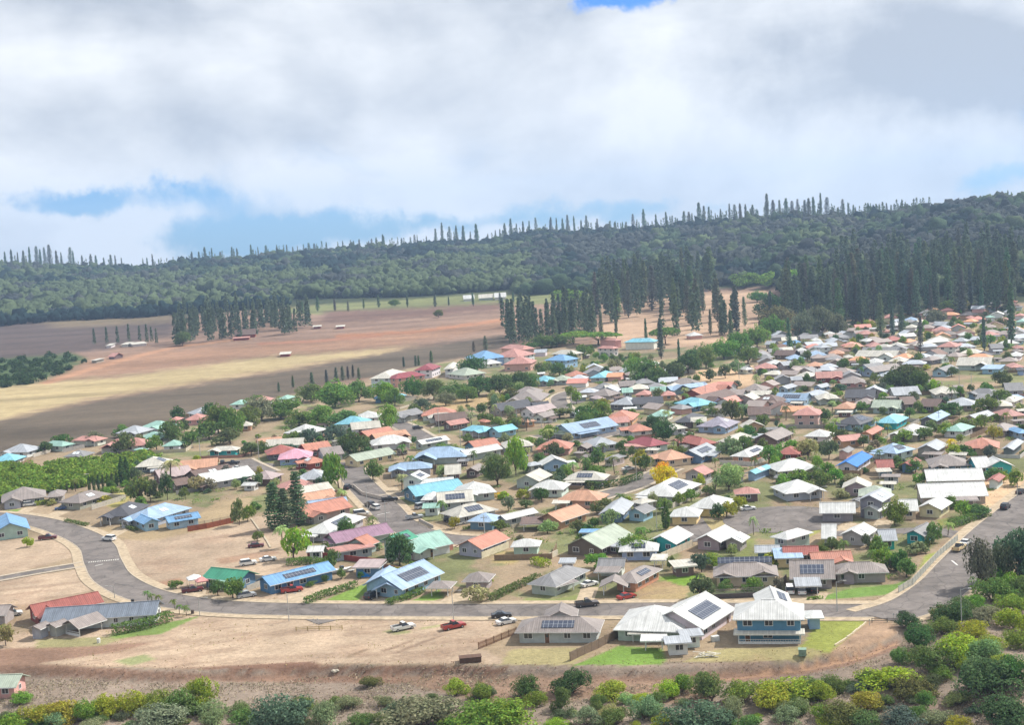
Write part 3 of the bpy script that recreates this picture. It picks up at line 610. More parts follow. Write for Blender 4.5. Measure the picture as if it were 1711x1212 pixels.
MPV = panel_mat(); MPVL = flatmat('skylight_glazing', (.62, .66, .68), .25, .6, .1, 2)
def panel_mesh(w_, h_, mat):
    mb = MB(); mb.box(-w_ / 2, -h_ / 2, 0, w_ / 2, h_ / 2, .07); return mb.mesh('solar_panel', mat)
HOUSES = []   # (x, y, radius)
FOOTS = []
def occupied(x, y, m=0):
    for hx, hy, ca, sa, l, w_ in FOOTS:
        dx, dy = x - hx, y - hy; u = dx * ca + dy * sa; v = -dx * sa + dy * ca
        if abs(u) < l + m and abs(v) < w_ + m: return True
    return False
def add_block(root, rx, ry, ryaw, k, p1, p2, p3, kind, rc, wc, opt, idx):
    z = 2.75
    if '2' in opt: z = 5.2
    if '3' in opt: z = 4.6
    if 'c' in opt: z = 2.4
    if 'l' in opt: z = 2.1
    z += .035 * idx
    A = Vector(hit(*px_of(k, *p1), z)); B = Vector(hit(*px_of(k, *p2), z))
    u = B - A
    if isinstance(p3, (int, float)):
        ux = u.normalized(); L = u.length; W = float(p3) * (1.36 if 'c' not in opt else 1.2)
    else:
        Cc = Vector(hit(*px_of(k, *p3), z)); v = Cc - B
        if u.length >= v.length * .8:
            ux = u.normalized(); L = u.length; vy = Vector((-ux.y, ux.x)); W = v.dot(vy)
        else:
            vy = v.normalized(); ux = Vector((vy.y, -vy.x)); W = v.length; L = u.dot(ux)
        W = min(max(W, 6.0 if k != 'o' else 3.0), 30.0)
    L = max(L, 3.0 if not isinstance(p3, str) else 4)
    vy = Vector((-ux.y, ux.x)); 
    cx, cy = B.x - ux.x * L / 2 + vy.x * W / 2, B.y - ux.y * L / 2 + vy.y * W / 2
    yaw = math.atan2(ux.y, ux.x)
    Lw, Ww = max(L - 1.5, 2.2), max(W - 1.4, 1.6)
    return cx, cy, yaw, Lw, Ww, z
rs = random.Random(11)
def house(entry, wings, nm='house', cat='house', label=None):
    k, p1, p2, p3, kind, rc, wc, opt = entry
    cx, cy, yaw, L, W, z = add_block(None, 0, 0, 0, k, p1, p2, p3, kind, rc, wc, opt, 0)
    gz = th(cx, cy); root = empty(nm, (cx, cy, gz), yaw); dist = math.hypot(cx, cy) / SC
    HOUSES.append((cx, cy, max(L, W) / 2))
    ca, sa = math.cos(yaw), math.sin(yaw)
    blocks = [(0, 0, 0, L, W, z, kind, rc, wc, opt)]
    for i, wg in enumerate(wings):
        k2, q1, q2, q3, kd, rc2, wc2, op2 = wg
        x2, y2, yw2, L2, W2, z2 = add_block(None, 0, 0, 0, k2, q1, q2, q3, kd, rc2, wc2, op2, i + 1)
        dx, dy = x2 - cx, y2 - cy
        blocks.append((dx * ca + dy * sa, -dx * sa + dy * ca, yw2 - yaw, L2, W2, z2, kd, rc2, wc2, op2))
    if cat == 'house' and not wings and '2' not in opt and L > 7.5 and dist < 640 and rs.random() < .78:
        sgn = rs.choice((-1, 1)); pc = 'c' if rs.random() < .5 else '.'
        if kind in 'gh' and not set('P') & set(opt):
            gw = L * rs.uniform(.30, .42); dp = rs.uniform(3.0, 4.2); blocks.append((sgn * (L / 2 - gw / 2 - .3), -W / 2 - dp / 2 + rs.uniform(.9, 1.6), 0, gw, dp, z - .12, 'f', rc, wc, pc))
        elif kind in 'gh': gw = L * .4; blocks.append((sgn * L * .2, -W / 2 - 1.0, 0, gw, 2.6, z - .5, 's', rc, wc, 'c'))
        else:
            gw = W * rs.uniform(.35, .55); blocks.append((sgn * (L / 2 + 1.1), rs.uniform(-.2, .1) * W, 0, 3.4, gw, z - .4, 's', rs.choice([rc, 'L', 'G']), wc, pc))
    for bi, (bx, by, br, l, w_, zz, kd, r_, wl, op) in enumerate(blocks):
        gx = cx + bx * ca - by * sa; gy = cy + bx * sa + by * ca; FOOTS.append((gx, gy, math.cos(yaw + br), math.sin(yaw + br), l / 2 + .6, w_ / 2 + .6))
        jit = 1 + rs.uniform(-.08, .06)
        lum_ = sum(ROOFC[r_]) / 3; mu_ = .0 if r_ in 'NVCBp' else .12; rcol = [(c * (1 - mu_) + lum_ * mu_) * jit * (.94 if r_ in 'Ww' else .86) for c in ROOFC[r_]]; wcol = [c * (1 + rs.uniform(-.1, .08)) for c in WALLC[wl]]
        pitch = .46 if kd in 'gf' else .45
        if l < 5 and w_ < 5: pitch = .34
        mb, rh = roof_mesh(l, w_, zz, kd, pitch); ro = put('roof', mb.mesh('roof', MROOF), root, (bx, by, 0), br, rcol)
        if kd == 'h' and dist < 420 and min(l, w_) > 5 or kd in 'gf' and dist < 420 and 'c' not in op:
            cp = MB(); ez = zz - .85 * pitch * .6 + rh + .02
            if kd == 'g' or (kd == 'h' and l >= w_):
                e_ = l / 2 + .85 if kd == 'g' else l / 2 - w_ / 2
                if e_ > .4: cp.box(-e_, -.14, ez - .06, e_, .14, ez + .05)
            else:
                e_ = w_ / 2 + .85 if kd == 'f' else w_ / 2 - l / 2
                if e_ > .4: cp.box(-.14, -e_, ez - .06, .14, e_, ez + .05)
            if cp.v: put('ridge_cap', cp.mesh('ridge_cap', MROOF), ro, (0, 0, 0), 0, [min(c * 1.12, .85) for c in rcol])
        if kd != 's' and kd != 'h' or kd == 'h': pass
        # fascia board in a trim colour
        if dist < 330:
            fa = MB(); a, b = l / 2 + .87, w_ / 2 + .87; ez = zz - .85 * pitch * .6 - .19
            if kd in 'hs': fa.box(-a, -b, ez, a, -b + .05, ez + .17); fa.box(a - .05, -b + .05, ez, a, b, ez + .17)
            elif kd == 'g': fa.box(-a, -b, ez, a, -b + .05, ez + .17)
            else: fa.box(a - .05, -b + .05, ez, a, b, ez + .17)
            put('fascia', fa.mesh('fascia', MTRIM), ro)
        if 'c' in op:
            for sx in (-1, 1):
                for sy in (-1, 1):
                    p_ = MB(); X, Y = sx * (l / 2 - .15), sy * (w_ / 2 - .15); p_.box(X - .09, Y - .09, -.2, X + .09, Y + .09, zz - .1); put('post', p_.mesh('post', MTRIM), root, (bx, by, 0), br)
            if 'r' in op:
                rl = MB(); rl.box(-l / 2, -w_ / 2 - .04, .9, l / 2, -w_ / 2 + .04, 1.0); rl.box(-l / 2, -w_ / 2 - .04, 0, l / 2, -w_ / 2 + .02, .55)
                for q in np.arange(-l / 2, l / 2, .5): rl.box(q, -w_ / 2 - .02, .55, q + .06, -w_ / 2 + .02, .9)
                put('railing', rl.mesh('railing', MTRIM), root, (bx, by, 0), br)
        else:
            wo = put('wall', wall_mesh(l, w_, zz - .12, kd, pitch).mesh('wall', MWALL), root, (bx, by, 0), br, wcol)
            if dist < 700 and l > 2.6:
                big = dist < 300
                faces = [('-y', l, -w_ / 2, 0), ('+x', w_, l / 2, math.pi / 2), ('-x', w_, -l / 2, -math.pi / 2)]
                for fn, ln, off, ang in faces:
                    # does this face look towards the viewer?
                    n_ = Vector((math.sin(yaw + br + ang), -math.cos(yaw + br + ang))); to = Vector((-gx, -gy)).normalized()
                    if n_.dot(to) < .12: continue
                    for fl in range(2 if zz > 5 else 1):
                        zc = 1.55 + fl * 2.5; 
                        if zz < 2.4: zc = 1.2
                        nn = max(1, int(ln / (3.4 if big else 4.2)))
                        if ln < 2.4: continue
                        dr = rs.randrange(nn) if (fn == '-y' and fl == 0 and nn > 2) else -1
                        for i in range(nn):
                            t = (i + .5) / nn * ln - ln / 2 + rs.uniform(-.25, .25)
                            if rs.random() < .14 and nn > 2: continue
                            key = rs.choice([(1.3, 1.05), (1.7, 1.15), (.9, .9), (1.5, 1.1)]) if big else (1.5, 1.1)
                            if i == dr:
                                pos = (t, off, .02) if fn == '-y' else ((off, t, .02) if fn == '+x' else (off, -t, .02))
                                if big: put('door', DOOR, wo, (pos[0], pos[1], .02), ang); 
                                continue
                            pos = (t, off, zc) if fn == '-y' else ((off, t, zc) if fn == '+x' else (off, -t, zc))
                            wf, wp, wb = get_win(key)
                            if big: put('window', wb, wo, pos, ang)
                            else: put('window', wb, wo, pos, ang)
        pv = [c for c in op if c in 'PQYZ']
        for c in pv:
            ridge_x = kd == 'g' or (kd == 'h' and l >= w_) or kd == 's'
            run = (w_ if ridge_x else l) / 2; span = (l if ridge_x else w_)
            pp = .09 if kd == 's' else pitch
            if c in 'PZ': pw_, ph_ = min(span * (.62 if kd != 'h' else .42), 9), run * .62; mat = MPV
            else: pw_, ph_ = 1.3, 1.9; mat = MPVL
            reps = 1 if c in 'PZ' else 2
            for q in range(reps):
                po = put('solar_panel' if c in 'PZ' else 'skylight', panel_mesh(pw_, ph_, mat), ro)
                sh = (q - .5) * 1.6 if reps == 2 else 0
                if c == 'Y' : sh += span * .18
                hz = zz - .85 * pp * .6
                if ridge_x:
                    d = .5; y = -(w_ / 2 + .85) * d; po.location = (sh, y, hz + (w_ / 2 + .85) * (1 - d) * pp + .06); po.rotation_euler = (math.atan(pp), 0, 0)
                    if kd == 's': po.location = (sh, 0, hz + .1 + w_ * .045 + .09)
                else:
                    d = .5; x = (l / 2 + .85) * d; po.location = (x, sh, hz + (l / 2 + .85) * (1 - d) * pp + .06); po.rotation_euler = (0, math.atan(pp), 0)
                    po.rotation_euler = (Matrix.Rotation(math.atan(pp), 3, 'Y') @ Matrix.Rotation(math.pi / 2, 3, 'Z')).to_euler()
    px, py = project(cx, cy, gz + 2); px = float(px); py = float(py)
    sz = max(L, W)
    form = {'h': 'hip', 'g': 'gable', 'f': 'gable', 's': 'flat'}[kind]
    big_ = 'long ' if sz > 19 and dist < 600 else ('two storey ' if '2' in opt else '')
    if cat == 'house': tag(root, cat='house', group='houses of the hillside town')
    else: tag(root, cat=cat)
    if label: root['label'] = label
    else:
        what = '%s%s roofed %s%s' % (big_, ROOFN[rc], (WALLN[wc] + ' ') if dist < 520 else '', 'house' if cat == 'house' else cat)
        if set('PQ') & set(opt) and cat == 'house' and dist < 520: what = what.replace(' roofed', ' panelled')
        later(root, what, px, py)
    return root
# frame, near eave corners in that enlargement, far corner or depth in metres, roof kind, roof colour, wall colour, options
DATA = """
F 240,580 800,578 930,495 h T g P |A wide low grey brown roofed house with black roof panels beside the dirt road
+F 430,492 650,485 5 f T g .
F 895,562 1350,577 11 h W l . |large weathered white ribbed roof house with mint walls above the dirt bank
+F 1490,562 1705,422 10 g W w Z
+F 1075,640 1245,636 3 s W l c
+F 990,592 1230,590 2.5 s w l cl
F 280,278 515,277 735,165 h G g . |grey hip roofed house with pale block walls left of the white saloon
+F 505,282 660,238 3 s T g c
F 820,270 1050,250 1220,158 h T o P |brown house with two long roof panels and a red saloon outside
+F 800,280 985,277 5 f T o c
F 785,145 965,145 1015,108 g G w . |pale grey gabled house right behind the carport with grey roof
+F 765,182 925,184 5 s T g c
h 712,1108 1385,1102 8.2 h W b 2 |two storey blue house with weathered white roof and veranda
+h 950,1002 1290,988 8 f W b 2P
+h 1440,1095 1560,1090 4 h W p .
+h 720,1248 1390,1240 2.3 s w b cr
H 450,190 812,180 868,125 h T t . |grey brown house with green lawn at the road corner
+H 155,225 455,222 9 g T t P
+H 505,193 592,192 3.5 f T t .
+H 192,277 365,273 402,228 s L t c
h 525,703 1140,690 1300,590 h T c . |grey brown roofed cream house with a row of tilted panels on top
+h 525,705 730,700 4 f T c .
+h 890,695 1130,690 4 f T c .
h 1110,528 1380,520 6 s p y . |small yellow shed house with pale blue flat roof behind the row of panels
h 1190,495 1530,488 4.5 g R n . |low red roofed brown house behind the yellow shed house
H 300,108 575,95 4.5 g O c . |orange and cream roofed house behind the corner grey brown house
h 920,472 1160,467 1197,430 g L s . |slate blue shed with pale gable roof below the white two storey house
h 935,355 1230,347 1475,277 h W g 2 |white roofed two storey grey house below the cul de sac
+h 1220,374 1372,366 4 g W c .
h 325,360 590,373 765,275 f W t . |taupe gabled house with glaring white roof in front of the cul de sac
+h 615,362 795,375 872,320 f W t Q
E 1145,1035 1310,1068 1425,1002 f W q . |long white roofed house with cyan end wall left of the taupe gable
+E 930,1118 1190,1112 1320,1060 h W p P
E 1265,885 1460,885 1540,840 h W y . |yellow walled house under a white sagging hip roof by the cypress
+E 1385,828 1610,835 1711,772 h W y .
G 572,793 768,787 845,738 f L z 2Q |two storey grey house with white garage door beside the cul de sac
+G 352,862 590,860 6.5 g W z .
+G 745,850 840,808 4 g W g .
G 960,850 1160,840 1235,790 f W c . |cream cottage with white gables beside the bright round tree
+G 882,848 1010,846 7 g W c .
G 1025,760 1475,745 9 g W t . |pair of long blazing white parallel roofs near the right road
+G 1065,650 1450,640 8 g W t .
+G 1235,780 1410,775 3.5 s T t c
G 1475,655 1535,652 1580,615 f R w . |small red roofed white house beside the long white roofs
G 1460,560 1650,550 1705,515 f W q . |teal gabled house with white roof near the right edge
+G 1395,562 1500,556 8 g W q .
G 1085,552 1350,545 9 h T s . |slate blue hip roofed house above the long white roofs
G 845,562 960,548 1030,512 f R s . |slate walled house with bright red roof and white carport
+G 735,562 850,558 6 g R s .
+G 735,592 835,588 4 s w t c
G 470,542 600,555 705,484 f N w . |house with the bright blue roof and white lattice
G 500,697 690,697 820,660 f w t . |cream and tan gabled house left of the pale sage roof
G 610,747 830,745 965,700 h S c . |cream house with wide pale sage roof behind the grey two storey house
G 125,735 390,708 9 h W g . |white hip roofed grey house above the cul de sac
G 75,587 350,562 9 h W c .
e 1300,1057 1540,1047 1685,1000 h K n . |salmon hip roofed house with dark carport mouth above the cul de sac
G 870,1025 1045,1015 1135,960 f G q . |bright teal gabled house with grey roof
+G 750,1045 870,1042 6 g L q .
G 460,1020 655,1022 735,970 f W g Q |pale grey gabled house with white roof left of the teal one
+G 365,1030 460,1030 8 g W g .
G 1310,430 1545,430 9 h O c . |large bright orange hip roofed house beside the yellow palm
+G 1425,437 1550,434 5 f O c .
G 1560,437 1640,442 1711,386 f L d .
G 960,457 1140,446 1205,405 f L t . |pale grey gabled taupe house right of the light blue panelled one
G 690,450 860,468 890,425 h p w P
G 800,342 1000,345 1105,300 h W t . |very wide white hip roof behind a green hedge
G 1130,326 1300,320 1385,286 h M w .
G 1430,316 1590,316 1675,286 h T t .
G 1680,332 1760,326 8 h B p .
G 1285,237 1400,240 1520,205 f L t .
G 990,255 1130,250 1220,206 f p d .
G 715,262 870,266 945,226 h C q . |cyan hip roofed teal house right of the dark panelled roof
G 445,267 620,276 735,236 h D p P |pale blue house whose roof is covered in dark panels
G 170,212 350,211 445,180 h K k 2 |pink two storey house with balcony
G 600,346 700,341 780,300 f O o .
+G 500,387 650,370 5 g K o .
G 245,352 400,356 480,330 h W w .
k 950,1082 1130,1112 1290,1046 f T n . |long grey brown gabled house in front of the lilac roofed house
G 65,472 215,472 8 h R r . |red hip roofed house in the green trees right of the white panelled one
G 470,456 540,462 585,436 f G k .
e 1385,862 1490,862 1650,800 f C p Q |cyan roofed blue house behind the frangipani tree
f 1120,225 1215,220 8 h K c .
f 1285,186 1430,176 8 h K c .
f 1490,206 1615,201 8 h p w .
f 1620,196 1711,194 8 h K w .
f 1490,271 1600,268 8 h w w .
f 1070,336 1220,326 8 h K o .
f 1290,308 1365,304 7 h K k .
f 1350,397 1500,380 7 h R k .
f 1125,402 1220,394 7 h W w .
f 1160,452 1310,442 8 h K o .
f 1030,457 1110,441 7 h P o .
f 1320,457 1400,447 7 h w w .
f 1420,452 1540,437 7 h w k .
f 1080,500 1440,495 7 g G w .
f 1015,542 1400,546 9 g w w . |long cream roofed block in the middle of the far houses
f 930,556 1020,551 6 h w c .
f 1110,607 1270,606 1300,582 h W w .
f 1330,592 1500,590 8 h w w .
f 730,336 835,331 7 h W w .
f 600,396 700,391 6 h W w .
f 775,401 900,391 7 h L w .
f 690,462 800,452 7 h L w 2
f 540,346 600,341 5 h w w .
f 300,431 400,431 7 h B w .
f 420,417 520,411 7 h B w .
f 440,462 560,456 7 h G k .
f 240,532 430,532 8 g b n .
f 440,512 620,501 8 h W w .
f 390,572 550,562 8 h p w .
f 565,542 760,531 8 h p w .
f 770,522 920,516 7 h P o .
f 70,662 280,652 8 h K w . |salmon hip roofed house by the white vehicles below the pines
f 190,620 350,611 7 h W w .
f 340,632 440,622 6 g L t .
f 570,640 730,632 7 h P o .
f -20,672 60,662 7 h W w .
f 435,732 590,737 7 h w t .
f 410,772 520,766 5 g L t .
f 650,752 905,741 8 g K r . |long pale pink roofed dark red house among the far houses
f 1010,672 1190,692 8 f G p .
+f 1205,694 1480,652 7 g T p .
f 890,802 1130,792 10 h T k . |broad grey brown hip roofed pink house left of the dark round trees
f 245,857 375,852 470,825 f L p .
f 565,847 700,842 795,820 f L p .
f -90,872 150,872 9 h T w .
f 20,912 220,907 5 g w g .
f 245,957 545,961 8 g p p P
f 660,952 870,942 8 h w w .
f 920,937 1210,932 9 g D w . |charcoal gable roofed white house left of the pale grey long roof
f 10,977 285,985 9 h b p Q
f 0,1102 220,1092 8 g b w .
f 540,1032 620,1027 4 h W w .
f 830,1027 1000,1042 1060,1002 h P l .
f 1170,1030 1440,1032 8 g S l .
f 1390,915 1650,900 9 g L g .
f 1480,1002 1620,992 8 g b t .
l 1110,152 1260,151 7 h T o .
l 1190,178 1280,172 6 h K o .
l 1370,172 1450,167 6 h M w .
l 1450,202 1580,202 8 h K w .
l 1620,158 1711,156 7 h K w .
l 1625,207 1720,206 8 h M w .
l 1520,122 1580,120 5 h L w .
l 865,292 1040,286 8 h K o . |salmon pyramid roofed house behind the dark cypress like pine
l 850,237 980,241 7 g L w .
l 1000,232 1090,226 6 h w w .
l 960,327 1100,321 8 h T w .
l 1120,332 1245,326 7 h W w .
l 875,382 1050,371 8 h w w .
l 905,436 1085,436 9 h K w 2
l 1100,425 1195,420 6 h K w .
l 1040,386 1180,386 6 h L w .
l 1380,332 1500,322 8 h K t .
l 1640,382 1720,376 7 h G p .
l 1630,450 1720,446 7 h K k .
l 1640,482 1720,478 7 h T t .
l 1240,522 1400,521 8 h D n . |dark brown pyramid roofed house behind the white school block
l 1410,452 1530,446 7 g G g .
l 1550,522 1680,521 8 h W w .
l 740,557 860,562 8 h T d .
l 850,542 960,546 6 g W w .
l 1085,607 1400,606 11 g w l . |long white roofed school block with pale green walls
l 890,652 1000,667 1110,630 f G p .
l 1310,640 1490,641 8 s p p . |pale blue flat roofed box house on the bare lot
l 1590,627 1720,621 9 h K c .
l 1655,652 1720,650 6 h D p .
l 880,867 1110,857 9 h w g . |white pyramid roofed grey house below the bare lot
l 1180,862 1440,872 1530,850 h G p .
l 1545,842 1720,836 9 g G g .
l 1010,977 1280,972 9 h L t . |silvery hip roofed house in front of the white pyramid roof
l 1470,937 1620,942 9 h w w .
l 780,952 900,956 5 h W n .
l 740,982 920,987 8 g b n .
l 1540,1078 1740,1062 9 h K c . |orange and white hip roofed house on the right edge
l 1640,907 1720,901 5 s p w .
i 160,507 320,522 465,467 h w w 2 |white two storey house with cream roof left of the crimson roofs
i 345,530 640,492 8 h r k 2 |front crimson roofed house at the dark field edge
i 560,432 700,442 785,407 h r w 2 |rear crimson roofed house at the dark field edge
i 815,427 900,432 970,362 h w w 2 |cream roofed white house left of the domed dark tree
i 835,482 1000,500 1165,467 h S w . |sage roofed house just in front of the domed dark tree
i 1005,327 1150,347 1280,302 h B p 2 |blue roofed two storey pale house left of the stacked pink roofs
i 1090,372 1215,392 8 h W w .
i 1340,237 1560,252 1605,232 h K k 2 |rearmost of the three stacked pink roofed houses
i 1270,322 1520,322 1640,287 h K w 2 |middle one of the three stacked pink roofed houses
i 1370,392 1640,382 1711,352 h K k 3 |nearest of the three stacked pink roofed houses
i 140,717 215,712 5 h B b .
i 335,702 455,682 8 h C p .
i 400,900 620,852 7 g G g .
j 345,292 560,297 722,282 h w c 2 |large white hip roofed hall below the middle grove
j 775,237 940,242 1048,236 h K w 2 |pink roofed white two storey house right of the white hall
j 800,157 960,167 1035,160 h K k 2
j 1040,182 1330,176 7 h C w 2 |pale cyan roofed white two storey house under the tall pines
j 280,352 480,357 560,332 h B p 2 |blue roofed house right of the stacked pink roofs
j 155,552 335,552 8 h C g .
j 340,547 515,542 8 h S g .
j 510,507 700,492 8 h O c .
j 705,522 860,517 960,472 h C g .
j 700,462 870,452 8 h G g .
j 950,482 1035,472 7 h T t .
j 720,627 950,622 8 h G t .
j 690,687 900,692 9 h T t .
j 780,722 870,712 6 h u t .
j 1000,602 1160,592 7 g T t .
j 870,632 1000,622 6 g w w .
j 180,282 300,277 6 g L w .
k 300,122 430,112 8 h W k . |lone white roofed house on the tan slope under the pines
k 770,247 870,258 6 g w t .
k 1010,202 1100,202 6 g L t .
k 120,592 400,577 9 h T t .
k 120,637 480,592 5 g p p .
k 430,690 655,614 9 g O r . |bright orange roofed dark red house beside the sandy lot
e 95,202 320,206 10 h L d Q
+e 330,202 620,187 8 g D g .
e 340,112 480,110 7 h K k .
e 225,92 330,86 6 g M g .
e 490,82 640,76 6 g M g .
e 600,120 740,112 7 h K o .
e 720,190 950,217 1030,177 h C s . |light cyan hip roofed blue house left of the dark brown long roof
e 1030,187 1330,112 9 g b p . |pale blue walled house with long dark brown roof
e 715,372 900,372 14 h D n . |large nearly black roof left of the lilac roofed house
e 470,312 640,317 725,277 h M w P
e 880,372 1030,366 5 g w c .
e 710,442 850,422 6 h w g .
e 930,412 1240,417 1390,366 h U p Q |wide lilac roofed house with pale blue walls
e 1380,422 1590,407 1710,372 f w o .
e 65,342 330,346 390,290 h O o . |bright orange dutch roofed house above the dark leafy tree
j 545,1050 990,970 10 g p p P |long pale blue house with darker blue half roof
j 780,967 1100,937 6 g K w .
e 235,427 320,463 455,412 h O w .
j 760,1172 1000,1142 9 h L g Q
e 270,560 490,602 615,560 h r w . |crimson hip roofed house with salmon porch
+e 215,602 470,607 3.5 s K w c
e 720,542 960,592 1050,547 h R r . |deep red hip roofed house with dark red walls in front of the lilac roof
e 1080,572 1290,566 1480,497 h w o .
e 720,702 985,702 1155,627 f L s P |house with half silver half blue gable roof
e 490,692 640,737 780,667 h P c . |peach roofed cream house behind the yellow flowering tree
e 45,722 130,732 270,692 h G w .
e 800,862 1010,873 1150,837 f K g . |grey gabled house with salmon roof right of the yellow flowering tree
e 310,1076 720,1082 985,957 h W l P |very large white roofed light green house in front of the yellow flowering tree
e 1360,652 1440,702 1640,622 h W o P
E 520,777 800,782 900,737 h P k . |peach orange hip roofed house right of the round white bungalow
+E 485,802 600,799 3.5 s w k c
E 370,905 545,920 735,857 f P o . |peach gabled tan house with dark carport
+E 275,938 420,932 6 s b n c
E 795,872 960,872 12 f L s . |blue house with two pale gables left of the cypress
+E 975,857 1100,866 1180,832 f G p .
E 1005,787 1080,802 1130,781 h w w .
E 330,707 560,707 650,667 h W w . |round ended white bungalow above the peach orange roof
E 245,642 400,652 490,607 f w g .
E 560,642 830,642 880,607 h w g P |cream roofed house ringed by a dark hedge
E 420,547 600,532 695,497 f W p .
E 290,540 340,552 380,531 h L w .
d 890,102 1150,92 9 h T c .
d 830,172 1160,167 1250,102 h T c . |wide tan hip roofed cream house left of the loop road
d 780,264 1100,217 9 g D t .
+d 1090,222 1250,207 5 g D t .
d 1090,287 1330,247 8 g u w .
+d 1190,327 1330,292 5 g T w .
d 20,312 350,292 9 h O w . |orange hip roofed house behind the tall pole by the tan lot
+d 90,332 345,312 5 h w w .
d 160,362 500,332 8 g b n .
+d 300,402 480,372 5 g K n .
d 630,372 700,362 5 h O o .
d 1030,372 1120,357 6 h P o .
d 390,447 620,462 690,432 h C g . |left one of the twin cyan roofed houses
d 655,452 760,467 945,432 f C p . |right one of the twin cyan roofed houses, with gable
C 1135,402 1215,407 1400,374 f W g P |white roofed grey block with skylight left of the leaning pole
d 415,597 540,624 765,582 f O b . |orange roofed house with blue gable walls
d 820,617 1100,592 9 h w g .
+d 450,687 800,622 5 g W g .
d 1110,632 1440,622 9 h O k .
d 1480,622 1600,622 1660,592 f T n .
d 1180,462 1450,472 9 h S g P
C 1150,502 1505,487 10 h p g . |large pale blue hip roof, upper one of the pair left of the bushy tree
C 990,582 1280,562 1330,532 h p g . |pale blue hip roofed house, lower one of the pair by the road
C 1070,642 1210,642 1320,612 f W w P2
d 400,852 560,837 640,792 f T n . |dark brown cottage with white trim and yellow hedge
+d 245,872 400,862 8 g w n .
C 1170,752 1505,697 8 g C s . |long cyan roofed house behind the parked vehicles
+C 1170,702 1430,682 7 g W s .
C 1460,747 1711,722 10 h W l . |white roofed mint green house left of the bushy tree
C 1205,777 1330,772 7 h W w .
C 1215,832 1330,827 4 g M w .
C 1390,850 1460,892 1720,837 h w g P |cream roofed house with two rows of roof panels
+C 1320,800 1560,780 8 g w g P
E 60,907 180,907 395,857 f W g . |long white roofed pale house with a blue screened porch
+E -80,917 95,922 130,882 h p s .
C 1425,1087 1610,1102 1797,1030 f O g . |grey gabled house with clean orange roof above the dry lawn
C 1160,1122 1420,1064 9 g M w . |white walled house under a mint roof right of the green panelled one
C 935,1047 1070,1062 1195,1022 f V g 2P |two storey grey house with bright green panelled roof
+C 850,1082 930,1052 6 g O g .
+C 620,1130 900,1085 4 s K g .
C 640,1062 1025,990 6.5 g X g . |long magenta roofed house
+C 565,1070 640,1064 5 s X g c
C 515,947 605,999 840,887 h W g P |white roofed house with two panel groups right of the tall pines
c 650,925 1080,835 8 g O t . |long orange roof beside the tall pines
C 460,837 725,807 6 g p w P |pale blue roof with a long dark panel between two orange roofs
C 430,797 660,757 7 g P c .
C 345,722 430,747 600,702 f w l .
C 300,707 520,672 7 h K c .
C 355,642 560,637 9 h L c Q
C 50,637 210,637 340,602 h u n . |dusty salmon hip roofed house left of the pale panelled roof
b 830,957 1300,872 9 g W g . |long glaring white roof left of the grey parking bay
c 560,402 660,427 840,397 h O r Q |orange red hip roofed house in front of the rose pink roof
c 365,387 690,362 10 h I p . |rose pink hip roofed house
c 265,342 560,312 9 h R d . |red hip roofed house behind the rose pink one
c 640,312 890,277 8 g O r .
c 240,262 600,242 7 g w w .
c 180,252 420,227 7 g P o .
c 420,132 640,142 925,97 h W l . |sprawling white hip roofed house above the green belt
c 900,52 1190,42 9 h C w .
C 765,237 930,227 9 h W w .
c 1070,102 1350,77 8 g w w .
c 1230,172 1490,122 7 g O r .
c 1310,202 1630,157 7 g P n .
c 1265,252 1640,217 9 h W w .
c 985,382 1120,402 1495,327 f S c . |very long sage green gable roofed cream house
c 800,352 1000,327 8 g T g .
a -100,747 140,737 335,692 h C w . |bright cyan hip roofed house on the left edge
a 0,662 260,657 9 h L w .
a 390,592 590,602 745,577 h M w .
a 680,547 930,547 1045,522 h K w .
a 600,702 800,697 1035,657 h G c Q |grey hip roofed cream house above the green thicket
a 950,617 1400,590 9 h K w .
a 1100,477 1320,477 9 h L w .
a 1330,422 1540,427 1700,392 h M w .
a 1300,532 1520,527 8 h M w .
a 1540,602 1711,592 7 h M w .
a 1335,642 1415,627 4 h M w .
b 600,357 800,347 9 h K k .
b 460,357 560,352 6 h K k .
b 720,302 950,272 9 h L w .
b 1045,207 1180,202 8 h M w .
b 1230,187 1370,202 1470,142 h K w 2
b 1500,152 1600,150 7 h M w .
b 1130,412 1260,402 8 h w o .
b 1640,322 1711,320 6 h W w .
b 835,647 1110,637 1165,617 h w q . |cream hip roofed house with teal and red walls above the parking bay
b 140,802 440,782 10 h w d P |cream roofed house with panels and dark open front left of the tall palm
b 570,822 930,792 8 g P o . |bright peach orange gable roof right of the tall palm
b 380,907 700,860 8 g u n .
b 740,902 1100,832 7 g b n Q
b 540,977 690,952 6 g b n .
a 10,1132 440,1082 11 h T g . |taupe hip roofed grey house on the left edge below the thicket
a 600,1120 760,1142 1065,1052 h T t Q |taupe hip roofed house with white skylight beside the slim cypresses
+a 440,1090 600,1075 8 h T t .
A 720,857 860,882 1000,807 h D t Q |dark grey hip roofed house behind the light blue pair
A 845,892 990,915 1275,827 h p g Q |silver blue hip roofed house left of the bright blue one
A 1120,927 1335,892 1385,862 g B p P |bright blue cross gabled house with a panel rack
+A 955,937 1070,917 8 f B p Q
A -60,1002 200,967 14 f B l . |blue gable roofed pale house cut by the left edge
B 235,474 690,380 6 g R r . |long red orange roofed house at the lower left
B 272,512 1035,460 6.5 g j w . |blue grey many gabled house with white veranda at the lower left
+B 400,532 520,556 740,502 f T w cr
B -60,470 40,465 5 g T t .
B 1340,217 1590,242 1700,190 g V s . |bright green roofed carport house beside the long blue house
+B 1435,252 1590,247 2.5 s M s c
D 75,247 205,270 640,165 f B b P |long dark blue gabled house with light blue roof
D 1080,297 1360,182 9 g p p P |light blue house with silver blue cross gables beside the lawn
